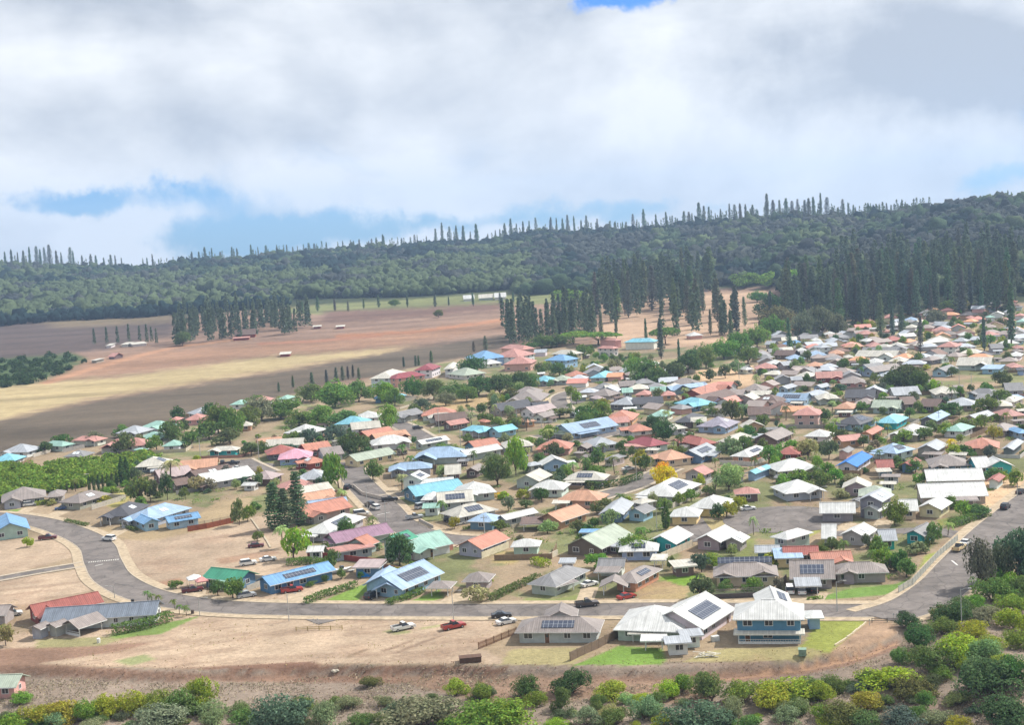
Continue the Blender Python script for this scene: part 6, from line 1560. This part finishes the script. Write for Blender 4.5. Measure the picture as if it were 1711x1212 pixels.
tag(put('pine_wood', np_mesh('pine_wood', np.concatenate(VV), np.concatenate(QQ), MLEAF), color=COL['pn']), 'deep rows of dark pines behind the nearest grove trees', 'pine wood', kind='stuff')
print('pines', len(indiv), len(massed))
for a, b, w_, h_, c_ in [(305, 578, 34, 24, 'md'), (733, 531, 18, 14, 'ol'), (1245, 480, 60, 26, 'md'), (1290, 478, 50, 24, 'br'), (1330, 480, 50, 30, 'br'), (1300, 560, 60, 50, 'bn'), (1340, 565, 40, 46, 'bn'), (1375, 560, 44, 50, 'bn'), (1560, 545, 40, 30, 'bn'), (950, 505, 60, 22, 'br'), (660, 512, 24, 12, 'md'), (1585, 520, 30, 18, 'ol'), (1400, 560, 34, 36, 'bn'), (1290, 530, 60, 40, 'dk'), (1265, 505, 34, 20, 'md')]:
    x, y = hit(a, b); m = mpp(x, y); plant('big%d' % rp.randrange(3), x, y, h_ * m, w_ * m * .6, c_, 'broadleaf_tree', 'tree', what='spreading %s tree at the forest edge' % COLN[c_])

# ---------------------------------------------------------------- vehicles
def car_parts(kind):
    L, W, H = {'sedan': (4.6, 1.8, 1.42), 'suv': (4.7, 1.88, 1.75), 'pickup': (5.5, 1.92, 1.8), 'van': (5.0, 1.95, 2.0)}[kind]
    P = {'sedan': [(-.5, .35), (-.5, .62), (-.47, .68), (-.28, .70), (.22, .66), (.47, .58), (.5, .45), (.5, .2), (-.5, .2)],
         'suv': [(-.5, .3), (-.5, .60), (-.48, .64), (.22, .62), (.46, .56), (.5, .42), (.5, .2), (-.5, .2)],
         'pickup': [(-.5, .3), (-.5, .58), (-.1, .58), (.20, .60), (.46, .56), (.5, .42), (.5, .22), (-.5, .22)],
         'van': [(-.5, .3), (-.5, .55), (.28, .55), (.46, .48), (.5, .40), (.5, .18), (-.5, .18)]}[kind]
    G = {'sedan': [(-.36, .68), (-.22, .98), (.04, 1.0), (.22, .67)], 'suv': [(-.485, .62), (-.44, .97), (.0, 1.0), (.09, .96), (.22, .62)], 'pickup': [(-.11, .58), (-.08, .97), (.06, 1.0), (.21, .60)], 'van': [(-.5, .53), (-.48, .98), (.14, 1.0), (.30, .55)]}[kind]
    def ext(prof, w0, w1, inset=0):
        mb = MB(); n = len(prof); zt = max(p[1] for p in prof); zb = min(p[1] for p in prof); V = []
        for s in (-1, 1):
            for x, z in prof: k = (z - zb) / (zt - zb + 1e-6); V.append((x * L, s * (w0 * (1 - k) + w1 * k) / 2, z * H))
        mb.add(V, [tuple(range(n)), tuple(range(2 * n - 1, n - 1, -1))] + [(i, i + n, (i + 1) % n + n, (i + 1) % n) for i in range(n)]); return mb
    body = ext(P, W * .97, W); cabin = ext(G, W * .96, W * .80)
    if kind == 'pickup':
        for s in (-1, 1): body.box(-.49 * L, s * W * .44 - .05, .58 * H, -.12 * L, s * W * .44 + .05, .70 * H)
        body.box(-.5 * L, -W * .44, .58 * H, -.485 * L, W * .44, .70 * H); dk = MB(); dk.box(-.48 * L, -W * .41, .585 * H, -.125 * L, W * .41, .60 * H)
    roof = MB(); g0, g1 = G[1][0], G[-2][0]; roof.box(g0 * L + .05, -W * .40, H * .97, g1 * L - .02, W * .40, H * 1.02)
    out_ = [('body', body.mesh('body', MPAINT)), ('window_glass', cabin.mesh('window_glass', MGLASS)), ('roof_panel', roof.mesh('roof_panel', MPAINT))]
    if kind == 'pickup': out_.append(('truck_bed', dk.mesh('truck_bed', MDARK)))
    wh = MB(); wh.tube((0, -.11, 0), (0, .11, 0), .34, .34, 14); rm = MB(); rm.tube((0, -.125, 0), (0, .125, 0), .20, .20, 10)
    hl = MB(); hl.box(L * .49, -.2, -.08, L * .503, .2, .08); tl = MB(); tl.box(-L * .503, -.12, -.1, -L * .49, .12, .1)
    return out_, wh.mesh('wheel', MDARK), rm.mesh('rim', MCHROME), hl.mesh('headlight', MLIGHT), tl.mesh('tail_light', flatmat('tail_light_red', (.35, .02, .02), .3)), L, W, H
CARP = {k: car_parts(k) for k in ('sedan', 'suv', 'pickup', 'van')}
CC = {'w': (.72, .72, .70), 'r': (.36, .04, .035), 'm': (.12, .02, .03), 'k': (.02, .02, .025), 's': (.38, .40, .42), 'b': (.04, .09, .22), 't': (.55, .42, .22), 'd': (.09, .07, .06)}
CN = {'w': 'white', 'r': 'red', 'm': 'maroon', 'k': 'black', 's': 'silver', 'b': 'blue', 't': 'tan', 'd': 'dark'}
CARS = """182 904 suv w 150 white hatchback driving round the left road bend
80 902 pickup m 12 maroon pickup parked on the dirt beside the left edge house
103 852 sedan b 200 blue car in front of the taupe house with white skylight
50 846 suv w 20 white car on the drive between the taupe houses
428 915 sedan m 8 maroon saloon alone on the bare lot below the tall pines
415 945 suv w 20 white estate car left one on the track above the green roof
448 938 sedan w 20 white car right one on the track above the green roof
322 990 pickup m 20 dark red pickup in front of the white canopy
412 999 suv s 28 silver van beside the long dark blue house
488 990 pickup r 15 red pickup in front of the long dark blue house
622 1000 suv k 60 black off roader under the light blue house porch
674 1053 pickup w 28 white pickup on the bare lot beside the main road
758 1051 pickup r 28 bright red pickup on the bare lot beside the main road
838 1033 sedan k 5 black saloon at the edge of the main road
846 1043 sedan w 28 white saloon just below the black one by the main road
985 980 sedan w 35 white saloon on the drive of the grey hip roofed house
981 1014 pickup d 8 dark cluttered pickup on the verge of the main road
1047 1001 sedan r 30 red saloon outside the brown panelled house
1320 991 van w 80 white van beside the corner house carport
1340 992 suv w 80 white car under the corner house carport
1361 989 suv k 80 black car under the corner house carport
1603 920 pickup t 52 tan pickup parked on the right road
1614 911 sedan w 52 white car just behind the tan pickup
1680 851 suv k 55 dark car on the verge of the right road
1706 825 sedan k 50 black car at the right edge of the photograph
581 818 suv k 80 black car parked at the top of the centre road
651 838 pickup k 15 black pickup standing across the centre road
627 852 suv w 120 white car parked left of the centre road
618 847 suv k 120 dark car next to the white one left of the centre road
693 868 pickup s 20 silver pickup on the right verge of the centre road
754 872 suv k 10 dark car outside the blue screened porch
698 718 suv k 20 dark car on the grey side road beyond the orange roofs
604 862 van w 20 white van behind the white roof with two panel groups
1050 786 sedan w 25 white saloon on the lawn above the dark hedge
1250 853 sedan w 8 white saloon parked above the cul de sac
372 776 suv k 100 dark car left one in the grey parking bay
389 777 pickup k 30 dark car middle one in the grey parking bay
398 785 sedan w 30 white car below the grey parking bay
1250 617 van w 10 white truck right one beside the sandy lot
1238 616 sedan w 30 white car left one beside the sandy lot
1205 628 sedan w 15 white car on the upper edge of the sandy lot
968 667 van w 5 white van beside the loop road
1228 646 suv d 0 dark car alone on the sandy lot
1232 906 sedan d 20 dark car near the taupe gabled house
765 878 sedan w 30 white car by the grey gabled house with clean orange roof
706 850 van s 40 grey covered truck in the yard right of the centre road
21 1030 suv w 20 white car left one behind the red orange roof
1150 728 sedan w 10 white car in the porch of the lilac roofed house"""
for ln in CARS.splitlines():
    p = ln.split(' ', 5); x, y = hit(float(p[0]), float(p[1])); parts, wh, rm, hl, tl, L, W, H = CARP[p[2]]; z = th(x, y) + (.08 if on_road(x, y, -.5) else .0)
    root = empty('parked_car' if p[2] in ('sedan', 'suv') else ('pickup_truck' if p[2] == 'pickup' else 'van'), (x, y, z), math.radians(float(p[4]))); col = CC[p[3]]
    for nm, me in parts: put(nm, me, root, color=col)
    for sx in (-.31, .31):
        for sy in (-1, 1): wo = put('wheel', wh, root, (sx * L, sy * (W / 2 - .08), .34)); put('rim', rm, wo)
    for sy in (-1, 1): put('headlight', hl, root, (0, sy * W * .34, H * .42)); put('tail_light', tl, root, (0, sy * W * .38, H * .48))
    tag(root, p[5], {'sedan': 'car', 'suv': 'car', 'pickup': 'pickup truck', 'van': 'van'}[p[2]], 'vehicles of the town')

# ---------------------------------------------------------------- poles, lamps, fences, hedges, odds and ends
def pole(px, py, hp, lamp=False, side=1):
    x, y = hit(px, py); h = hp * mpp(x, y) * 1.03; root = empty('street_lamp' if lamp else 'utility_pole', (x, y, th(x, y)))
    mb = MB(); mb.tube((0, 0, -.3), (0, 0, h), .11 if lamp else .15, .07 if lamp else .1, 8); put('pole', mb.mesh('pole', MPOLE), root)
    if lamp:
        a = MB(); a.tube((0, 0, h - .25), (side * .9, 0, h + .12), .05, .04, 6); a.tube((side * .9, 0, h + .12), (side * 1.7, 0, h + .1), .04, .04, 6); put('arm', a.mesh('arm', MPOLE), root)
        l = MB(); l.box(side * 1.5 if side > 0 else -2.2, -.13, h + .02, 2.2 if side > 0 else -1.5, .13, h + .16); put('lamp_head', l.mesh('lamp_head', MPOLE), root)
    else:
        a = MB(); a.box(-.9, -.06, h - .75, .9, .06, h - .62); put('crossarm', a.mesh('crossarm', MWOOD), root)
        for q in (-.8, 0, .8): i_ = MB(); i_.tube((q, 0, h - .62), (q, 0, h - .42), .05, .04, 5); put('insulator', i_.mesh('insulator', MLIGHT), root)
    tag(root, cat='street lamp' if lamp else 'pole', group='street lamps' if lamp else 'utility poles'); later(root, 'pale street lamp' if lamp else 'thin utility pole', px, py - hp / 2)
for a in [(334, 1030, 28, 1), (483, 1039, 44, 1), (758, 1038, 48, 1), (1399, 1023, 48, 1), (192, 1001, 20, -1), (1371, 850, 34, 1), (1452, 753, 24, -1), (1064, 806, 40, 1), (1088, 788, 38, 1), (1098, 889, 38, 1), (1607, 1052, 62, 1), (614, 852, 38, 1)]: pole(*a[:3], True, a[3])
for a in [(645, 872, 32), (572, 814, 34), (770, 748, 34), (734, 724, 40), (865, 719, 34), (810, 894, 32), (956, 687, 30), (1179, 667, 28), (1603, 648, 25), (1623, 644, 20), (1569, 711, 22), (335, 764, 32), (1585, 657, 14), (433, 770, 40), (905, 714, 20), (1092, 680, 26), (1235, 634, 26), (1700, 830, 18), (1363, 632, 20)]: pole(*a)
def fence(pts, h, col, label, style='board', cat='fence', name='fence', thick=.12):
    W = [hit(*p) for p in pts]; x0, y0 = W[0]; root = empty(name, (x0, y0, 0)); 
    for i in range(len(W) - 1):
        p, q = Vector(W[i]), Vector(W[i + 1]); L = (q - p).length; yaw = math.atan2(q.y - p.y, q.x - p.x); n = max(1, int(L / 2.4)); z = [th(*(p.lerp(q, k / n))) for k in range(n + 1)]
        mb = MB()
        for k in range(n):
            a, b = L * k / n, L * (k + 1) / n; za = min(z[k], z[k + 1])
            if style in ('board', 'wall'): mb.box(a + (.02 if style == 'board' else 0), -thick / 2, za - .3, b - (.02 if style == 'board' else 0), thick / 2, za + h)
            elif style == 'rail':
                for zz in (.35, .75, 1.15): 
                    if zz < h: mb.box(a, -.03, za + zz, b, .03, za + zz + .12)
            elif style == 'picket':
                for s in np.arange(a, b, .32): mb.box(s, -.02, za - .1, s + .16, .02, za + h)
                mb.box(a, .02, za + .3, b, .06, za + .4); mb.box(a, .02, za + h - .4, b, .06, za + h - .3)
        put('panel' if style != 'wall' else 'wall_face', mb.mesh('panel', MPLAIN), root, (p.x - x0, p.y - y0, 0), yaw, col)
        if style != 'wall' and L < 120:
            for k in range(n + 1):
                pm = MB(); pm.box(-.07, -.08, z[k] - .3, .07, .08, z[k] + h + .08); s = L * k / n; put('fence_post', pm.mesh('fence_post', MPLAIN), root, (p.x - x0 + (q.x - p.x) * k / n, p.y - y0 + (q.y - p.y) * k / n, 0), yaw, [c * .8 for c in col])
    tag(root, label, cat)
fence([(953, 1106), (1000, 1084), (1034, 1066)], 1.9, (.20, .145, .105), 'brown board fence between the dry yard and the green yard')
fence([(800, 1086), (863, 1060)], 1.5, (.22, .12, .07), 'brown picket fence climbing to the grey brown house', 'picket')
fence([(1158, 1006), (1200, 1001), (1250, 999), (1292, 997)], 1.1, (.10, .085, .08), 'dark low wall below the house with the row of panels', 'wall', 'wall', 'garden_wall', .25)
fence([(1172, 996), (1288, 990)], 1.2, (.30, .27, .23), 'grey rail fence above the dark low wall', 'rail')
fence([(1292, 996), (1314, 971)], 1.6, (.36, .30, .23), 'tan wall between the panelled house and the van', 'wall', 'wall', 'garden_wall', .2)
fence([(1502, 992), (1525, 979), (1567, 933), (1600, 905)], 1.7, (.52, .53, .48), 'long pale fence along the right road', 'picket')
fence([(314, 889), (345, 884), (390, 874)], 1.7, (.28, .09, .05), 'red brown board fence behind the bright blue house')
fence([(514, 931), (560, 935), (600, 940), (640, 944)], 1.5, (.28, .06, .05), 'dark red fence below the magenta roofed house', 'wall', 'wall', 'garden_wall', .2)
fence([(690, 936), (757, 919)], 1.5, (.45, .20, .15), 'brick red garden wall under the mint roofed house', 'wall', 'wall', 'garden_wall', .25)
fence([(805, 934), (850, 916)], 1.7, (.62, .56, .40), 'cream garden wall beside the clean orange roof', 'wall', 'wall', 'garden_wall', .2)
fence([(918, 935), (932, 928)], 1.5, (.60, .54, .42), 'short cream wall right of the white hip roofed pale green house', 'wall', 'wall', 'garden_wall', .2)
fence([(1105, 936), (1157, 914)], 1.8, (.58, .50, .38), 'cream board fence beside the cyan end wall')
fence([(1020, 912), (1050, 898)], 1.5, (.52, .34, .26), 'pinkish fence right of the long sage roof')
fence([(640, 950), (680, 958), (700, 950)], 1.2, (.45, .22, .17), 'low pink wall by the dark round tree', 'wall', 'wall', 'garden_wall', .2)
fence([(1600, 877), (1640, 864), (1656, 856)], 1.0, (.30, .29, .28), 'grey stone wall at the road junction', 'wall', 'wall', 'garden_wall', .4)
fence([(598, 864), (625, 868)], 1.2, (.5, .42, .32), 'low cream wall left of the centre road', 'wall', 'wall', 'garden_wall', .2)
fence([(590, 815), (606, 828), (640, 836)], 1.2, (.52, .46, .40), 'pale curved wall right of the centre road top', 'wall', 'wall', 'garden_wall', .2)
fence([(700, 872), (724, 884)], 1.0, (.42, .38, .34), 'grey wall at the end of the covered truck yard', 'wall', 'wall', 'garden_wall', .2)
fence([(720, 716), (770, 698), (850, 690)], .5, (.5, .44, .36), 'pale kerb wall along the tan lot behind the orange roofs', 'wall', 'wall', 'low_wall', .4)
fence([(668, 684), (735, 662), (785, 655)], .7, (.52, .47, .38), 'pale retaining wall under the tree belt', 'wall', 'wall', 'low_wall', .4)
fence([(315, 880), (420, 862)], .9, (.40, .32, .24), 'thin pale garden edging above the bare lot', 'rail')
fence([(420, 868), (446, 905), (452, 916)], .25, (.45, .38, .28), 'sandy kerb line crossing the bare lot below the pines', 'wall', 'kerb', 'low_wall', .5)
fence([(495, 1055), (572, 1053)], .9, (.40, .31, .12), 'low yellow brown road end barrier with posts', 'rail', 'barrier', 'road_barrier')
fence([(1457, 1041), (1508, 1040)], .9, (.16, .14, .12), 'dark road end barrier beside the square sign', 'rail', 'barrier', 'road_barrier')
fence([(1395, 1080), (1425, 1060), (1447, 1042)], .35, (.55, .47, .34), 'low pale curb edging the green corner yard', 'wall', 'kerb', 'low_wall', .3)
plots = [o for o in bpy.data.objects if o.parent is None and o.get('category') == 'house' and 230 < math.hypot(o.location.x, o.location.y) / SC < 620]
fr = random.Random(8); nf_ = 0
for o in plots:
    if fr.random() < .25: continue
    w_ = [c for c in o.children if c.name.startswith('wall')][0]; xs_ = [v.co.x for v in w_.data.vertices]; ys_ = [v.co.y for v in w_.data.vertices]
    a, b = max(xs_) + fr.uniform(2, 4.5), max(ys_) + fr.uniform(2.5, 5); M_ = o.matrix_world if False else (Matrix.Translation(o.location) @ Matrix.Rotation(o.rotation_euler.z, 4, 'Z'))
    path = [(a, -b * .6), (a, b), (-a, b)] if fr.random() < .5 else [(-a, -b), (a, -b), (a, b * .6)]
    P_ = [M_ @ Vector((p[0], p[1], 0)) for p in path]; good = True; h_ = fr.choice([.9, 1.2, 1.5, 1.7]); c_ = fr.choice([(.46, .42, .36), (.52, .50, .46), (.24, .17, .11), (.36, .20, .15), (.30, .28, .26), (.50, .44, .33)])
    for i in range(2):
        for k in range(9):
            q = P_[i].lerp(P_[i + 1], k / 8)
            if occupied(q.x, q.y, .4) or on_road(q.x, q.y, .3): good = False
    if not good: continue
    root = empty('plot_fence', (P_[0].x, P_[0].y, th(P_[0].x, P_[0].y)))
    for i in range(2):
        d = P_[i + 1] - P_[i]; L = d.length; mb = MB(); mb.box(0, -.07, -.5, L, .07, h_)
        n = int(L / 2.5)
        for k in range(n + 1): mb.box(L * k / n - .09, -.1, -.5, L * k / n + .09, .1, h_ + .12)
        put('panel', mb.mesh('panel', MPLAIN), root, (P_[i].x - P_[0].x, P_[i].y - P_[0].y, 0), math.atan2(d.y, d.x), c_)
    px, py = project(P_[1].x, P_[1].y, 0); cn = {.46: 'tan grey', .52: 'pale', .24: 'brown', .36: 'rusty red', .30: 'grey', .50: 'sandy'}[c_[0]]
    tag(root, cat='fence', group='fences round the house plots'); later(root, '%s %s plot fence' % ('low' if h_ < 1.3 else 'high', cn), float(px), float(py)); nf_ += 1
print('plot fences', nf_)
def hedge(pts, wd, ht, col, label):
    W = [hit(*p) for p in pts]; root = None
    for i in range(len(W) - 1):
        p, q = Vector(W[i]), Vector(W[i + 1]); L = (q - p).length; m = (p + q) / 2; o_ = put('hedge' if root is None else 'hedge_length', hedge_mesh(L + .3, wd, ht, i + len(label)), root, color=COL[col])
        if root is None: root = o_; o_.location = (m.x, m.y, th(m.x, m.y)); yaw0 = math.atan2(q.y - p.y, q.x - p.x); o_.rotation_euler = (0, 0, yaw0); base = m
        else:
            d = m - base; c_, s_ = math.cos(-yaw0), math.sin(-yaw0); o_.location = (d.x * c_ - d.y * s_, d.x * s_ + d.y * c_, 0); o_.rotation_euler = (0, 0, math.atan2(q.y - p.y, q.x - p.x) - yaw0)
    tag(root, label, 'hedge')
hedge([(512, 1010), (545, 997), (595, 982)], 1.8, 1.5, 'md', 'row of clipped dark shrubs along the left of the green lawn')
hedge([(648, 1012), (680, 1002), (706, 990)], 1.8, 1.2, 'md', 'low hedge right of the light blue house lawn')
hedge([(818, 1006), (850, 990), (900, 968)], 1.8, 1.4, 'ol', 'yellowish hedge left of the grey hip roofed house')
hedge([(958, 812), (1000, 818), (1040, 812), (1072, 800)], 1.4, 2.2, 'dk', 'dark curved hedge round the cream panelled house')
hedge([(188, 1062), (240, 1052), (285, 1038)], 2.4, 2.2, 'md', 'leafy hedge beside the white veranda at lower left')
hedge([(60, 846), (92, 840)], 1.6, 1.4, 'yg', 'yellow green hedge between the two taupe houses')
hedge([(1192, 812), (1240, 815)], 1.4, 1.6, 'dk', 'short dark hedge under the frangipani tree')
hedge([(1240, 990), (1275, 986)], 2.0, 1.5, 'md', 'leafy bushes in front of the row of panels house')
hedge([(1590, 882), (1650, 862)], 2.5, 1.8, 'md', 'dark green hedge behind the grey stone wall')
hedge([(205, 880), (228, 888)], 1.4, .9, 'ol', 'low patchy hedge on the verge above the left road bend')
hedge([(110, 872), (146, 880)], 1.4, .8, 'ol', 'scattered verge bushes below the taupe houses')
hedge([(1350, 1003), (1375, 1001)], .6, .5, 'br', 'strip of lawn edging by the corner house drive')
hedge([(893, 942), (915, 948)], 2.6, 1.6, 'yg', 'pale yellow bushes behind the grey hip roofed house')
hedge([(800, 835), (840, 830)], 1.5, 1.2, 'ye', 'yellow flower hedge by the dark brown cottage')
hedge([(480, 945), (520, 942), (550, 948)], 2.6, 1.6, 'md', 'broad green hedge behind the long dark blue house')
# square sign, utility box, canopy, planks, water box, bins, posts
x, y = hit(1508, 1042); rt_ = empty('road_sign', (x, y, th(x, y))); mb = MB(); mb.tube((0, 0, -.2), (0, 0, 2.4), .06, .06, 6); put('post', mb.mesh('post', MPOLE), rt_); mb = MB(); mb.box(-.75, -.09, 1.5, .75, -.06, 2.7); put('sign_board', mb.mesh('sign_board', MPLAIN), rt_, color=(.16, .15, .14)); mb = MB(); mb.box(-.8, -.06, 1.45, .8, -.03, 2.75); put('frame', mb.mesh('frame', MPOLE), rt_); tag(rt_, 'dark square sign board on a post at the road end', 'sign')
for a, b, l_ in [(1498, 1036, 'right one of the two thin marker posts near the square sign'), (1493, 1036, 'left one of the two thin marker posts near the square sign'), (524, 1044, 'left one of two marker posts above the yellow brown barrier'), (531, 1044, 'right one of two marker posts above the yellow brown barrier'), (1453, 1046, 'single marker post on the corner kerb beside the green yard')]:
    x, y = hit(a, b); mb = MB(); mb.tube((0, 0, -.2), (0, 0, 1.3), .06, .06, 6); mb.box(-.1, -.05, 1.0, .1, .05, 1.35); o_ = put('marker_post', mb.mesh('marker_post', MPOLE), loc=(x, y, th(x, y))); tag(o_, l_, 'post')
x, y = hit(1341, 1097); mb = MB(); mb.box(-.75, -.7, 0, .75, .7, 1.25); mb.box(-.8, -.75, 1.25, .8, .75, 1.35); mb.box(-.03, -.74, .1, .03, -.69, 1.15); o_ = put('utility_box', mb.mesh('utility_box', MPLAIN), loc=(x, y, th(x, y)), rz=-.2, color=(.22, .32, .24)); tag(o_, 'green utility cabinet at the edge of the corner yard', 'cabinet')
x, y = hit(1195, 1072); mb = MB(); mb.box(-.8, -.5, 0, .8, .5, 1.1); mb.box(-.6, -.55, .2, .6, -.5, .95); o_ = put('water_tank_box', mb.mesh('water_tank_box', MPLAIN), loc=(x, y, th(x, y)), rz=.3, color=(.6, .6, .57)); tag(o_, 'white plant box beside the long wing of the ribbed roof house', 'box')
x, y = hit(1178, 1098); root = empty('plank_pile', (x, y, th(x, y)))
for i in range(14):
    mb = MB(); l_ = rp.uniform(1.6, 3.6); mb.box(-l_ / 2, -.1, 0, l_ / 2, .1, .06); put('plank', mb.mesh('plank', MPLAIN), root, (rp.uniform(-1.6, 1.6), rp.uniform(-.8, .8), .02 + .065 * i), rp.uniform(-.9, .9), (.62, .59, .52))
tag(root, 'heap of pale planks beside the small sheds', 'plank pile')
def canopy(px, py, s, col, label):
    x, y = hit(px, py); root = empty('canopy_tent', (x, y, th(x, y)), .4); mb = MB(); a = s / 2; mb.add([(-a, -a, 2.2), (a, -a, 2.2), (a, a, 2.2), (-a, a, 2.2), (0, 0, 3.2), (-a, -a, 1.95), (a, -a, 1.95), (a, a, 1.95), (-a, a, 1.95)], [(0, 1, 4), (1, 2, 4), (2, 3, 4), (3, 0, 4), (0, 5, 6, 1), (1, 6, 7, 2), (2, 7, 8, 3), (3, 8, 5, 0)]); put('canopy', mb.mesh('canopy', MPLAIN), root, color=col)
    for sx in (-1, 1):
        for sy in (-1, 1): q = MB(); q.tube((sx * (a - .1), sy * (a - .1), -.1), (sx * (a - .1), sy * (a - .1), 2.1), .05, .05, 5); put('leg', q.mesh('leg', MPOLE), root)
    tag(root, label, 'canopy')
canopy(326, 980, 3.6, (.78, .78, .77), 'white pointed canopy tent beside the green roofed carport house'); canopy(338, 984, 3.0, (.60, .28, .26), 'pinkish canopy tent next to the white pointed one')
x, y = hit(614, 962); mb = MB(); g2 = random.Random(4); nx_, ny_ = 8, 6; V = []; Fq = []
for j in range(ny_ + 1):
    for i in range(nx_ + 1):
        e_ = min(i, nx_ - i, j, ny_ - j); V.append(((i / nx_ - .5) * 5, (j / ny_ - .5) * 3.4, 0 if e_ == 0 else 1.7 + g2.uniform(-.2, .2) - (.3 if e_ == 1 else 0)))
for j in range(ny_):
    for i in range(nx_): a = j * (nx_ + 1) + i; Fq.append((a, a + 1, a + nx_ + 2, a + nx_ + 1))
mb.add(V, Fq); o_ = put('tarpaulin', mb.mesh('tarpaulin', MPLAIN), loc=(x, y, th(x, y)), rz=.2, color=(.02, .22, .60)); tag(o_, 'bright blue tarpaulin over stored goods by the long blue house', 'tarpaulin')
x, y = hit(571, 958); mb = MB(); mb.add([(-2.6, -.9, .9), (1.2, -1, .9), (3, 0, 1.15), (1.2, 1, .9), (-2.6, .9, .9), (-2.3, -.5, .25), (1.1, -.5, .25), (2.3, 0, .5), (1.1, .5, .25), (-2.3, .5, .25)], [(0, 1, 6, 5), (1, 2, 7, 6), (2, 3, 8, 7), (3, 4, 9, 8), (4, 0, 5, 9), (5, 6, 7, 8, 9), (4, 3, 2, 1, 0)]); root = empty('boat', (x, y, th(x, y)), .3); put('hull', mb.mesh('hull', MPLAIN), root, (0, 0, .25), color=(.7, .7, .68)); mb = MB(); mb.box(-.5, -.5, .95, .6, .5, 1.6); put('cabin', mb.mesh('cabin', MGLASS), root, (0, 0, .25)); mb = MB(); mb.box(-2.6, -.6, .3, 3.4, .6, .45); put('trailer', mb.mesh('trailer', MPOLE), root); 
for s in (-1, 1): put('wheel', CARP['sedan'][1], root, (-.6, s * .85, .34))
tag(root, 'small white boat on a trailer behind the red pickup', 'boat')
for a, b, c_, l_ in [(165, 1075, (.7, .7, .68), 'white upright drum on the dry grass at lower left'), (322, 1027, (.10, .08, .07), 'dark waste bin at the end of the palm row'), (222, 1009, (.05, .05, .05), 'black bin on the pavement at the left road bend'), (560, 1124, (.5, .45, .36), 'pale boulder on the dirt bank')]:
    x, y = hit(a, b); mb = MB(); mb.tube((0, 0, 0), (0, 0, 1.0), .36, .42, 10); mb.tube((0, 0, 1.0), (0, 0, 1.1), .45, .2, 10)
    if 'boulder' in l_:
        mb = MB(); mb.add([tuple(p * np.array([.8, .5, .4]) * (1 + .2 * math.sin(7 * p[0] + 5 * p[2]))) for p in IV], [tuple(f) for f in IF]); o_ = put('boulder', mb.mesh('boulder', MPLAIN), loc=(x, y, th(x, y) + .2), color=c_); tag(o_, l_, 'rock')
    else: o_ = put('waste_bin' if 'bin' in l_ else 'drum', mb.mesh('bin', MPLAIN), loc=(x, y, th(x, y)), color=c_); tag(o_, l_, 'bin' if 'bin' in l_ else 'drum')
# small planter and board stack by the bank
x, y = hit(786, 1106); mb = MB(); mb.box(-2.2, -1.0, 0, 2.2, 1.0, 1.0); mb.box(-2.3, -1.1, 1.0, 2.3, 1.1, 1.12); o_ = put('garden_crate', mb.mesh('garden_crate', MPLAIN), loc=(x, y, th(x, y)), rz=.1, color=(.12, .07, .05)); tag(o_, 'dark raised planting box on the bank left of the dry yard', 'planter')
x, y = hit(8, 1150); mb = MB(); mb.box(-5, -3, -.2, 4, 3, 2.4); 
house(('o', (-40, 1150), (26, 1147), 5.0, 'g', 'S', 'k', '.'), [], 'shed', 'shed', 'pink walled shed with mossy roof cut by the lower left edge')
settle_labels()
# ---------------------------------------------------------------- air
def haze():
    mb = MB(); mb.box(-5300, -3700, -150, 5300, 7300, 320); m = bpy.data.materials.new('haze'); m.use_nodes = True; t = m.node_tree; t.nodes.clear(); o = N(t, 'ShaderNodeOutputMaterial'); v = N(t, 'ShaderNodeVolumePrincipled')
    v.inputs['Color'].default_value = (.50, .70, 1.0, 1); v.inputs['Density'].default_value = HAZE; v.inputs['Anisotropy'].default_value = .2; lk(t, v.outputs[0], o.inputs['Volume']); tag(put('haze', mb.mesh('haze', m)), 'thin blue air over the whole valley', 'haze', kind='stuff')
HAZE = 0.00012
if HAZE > 0: haze()
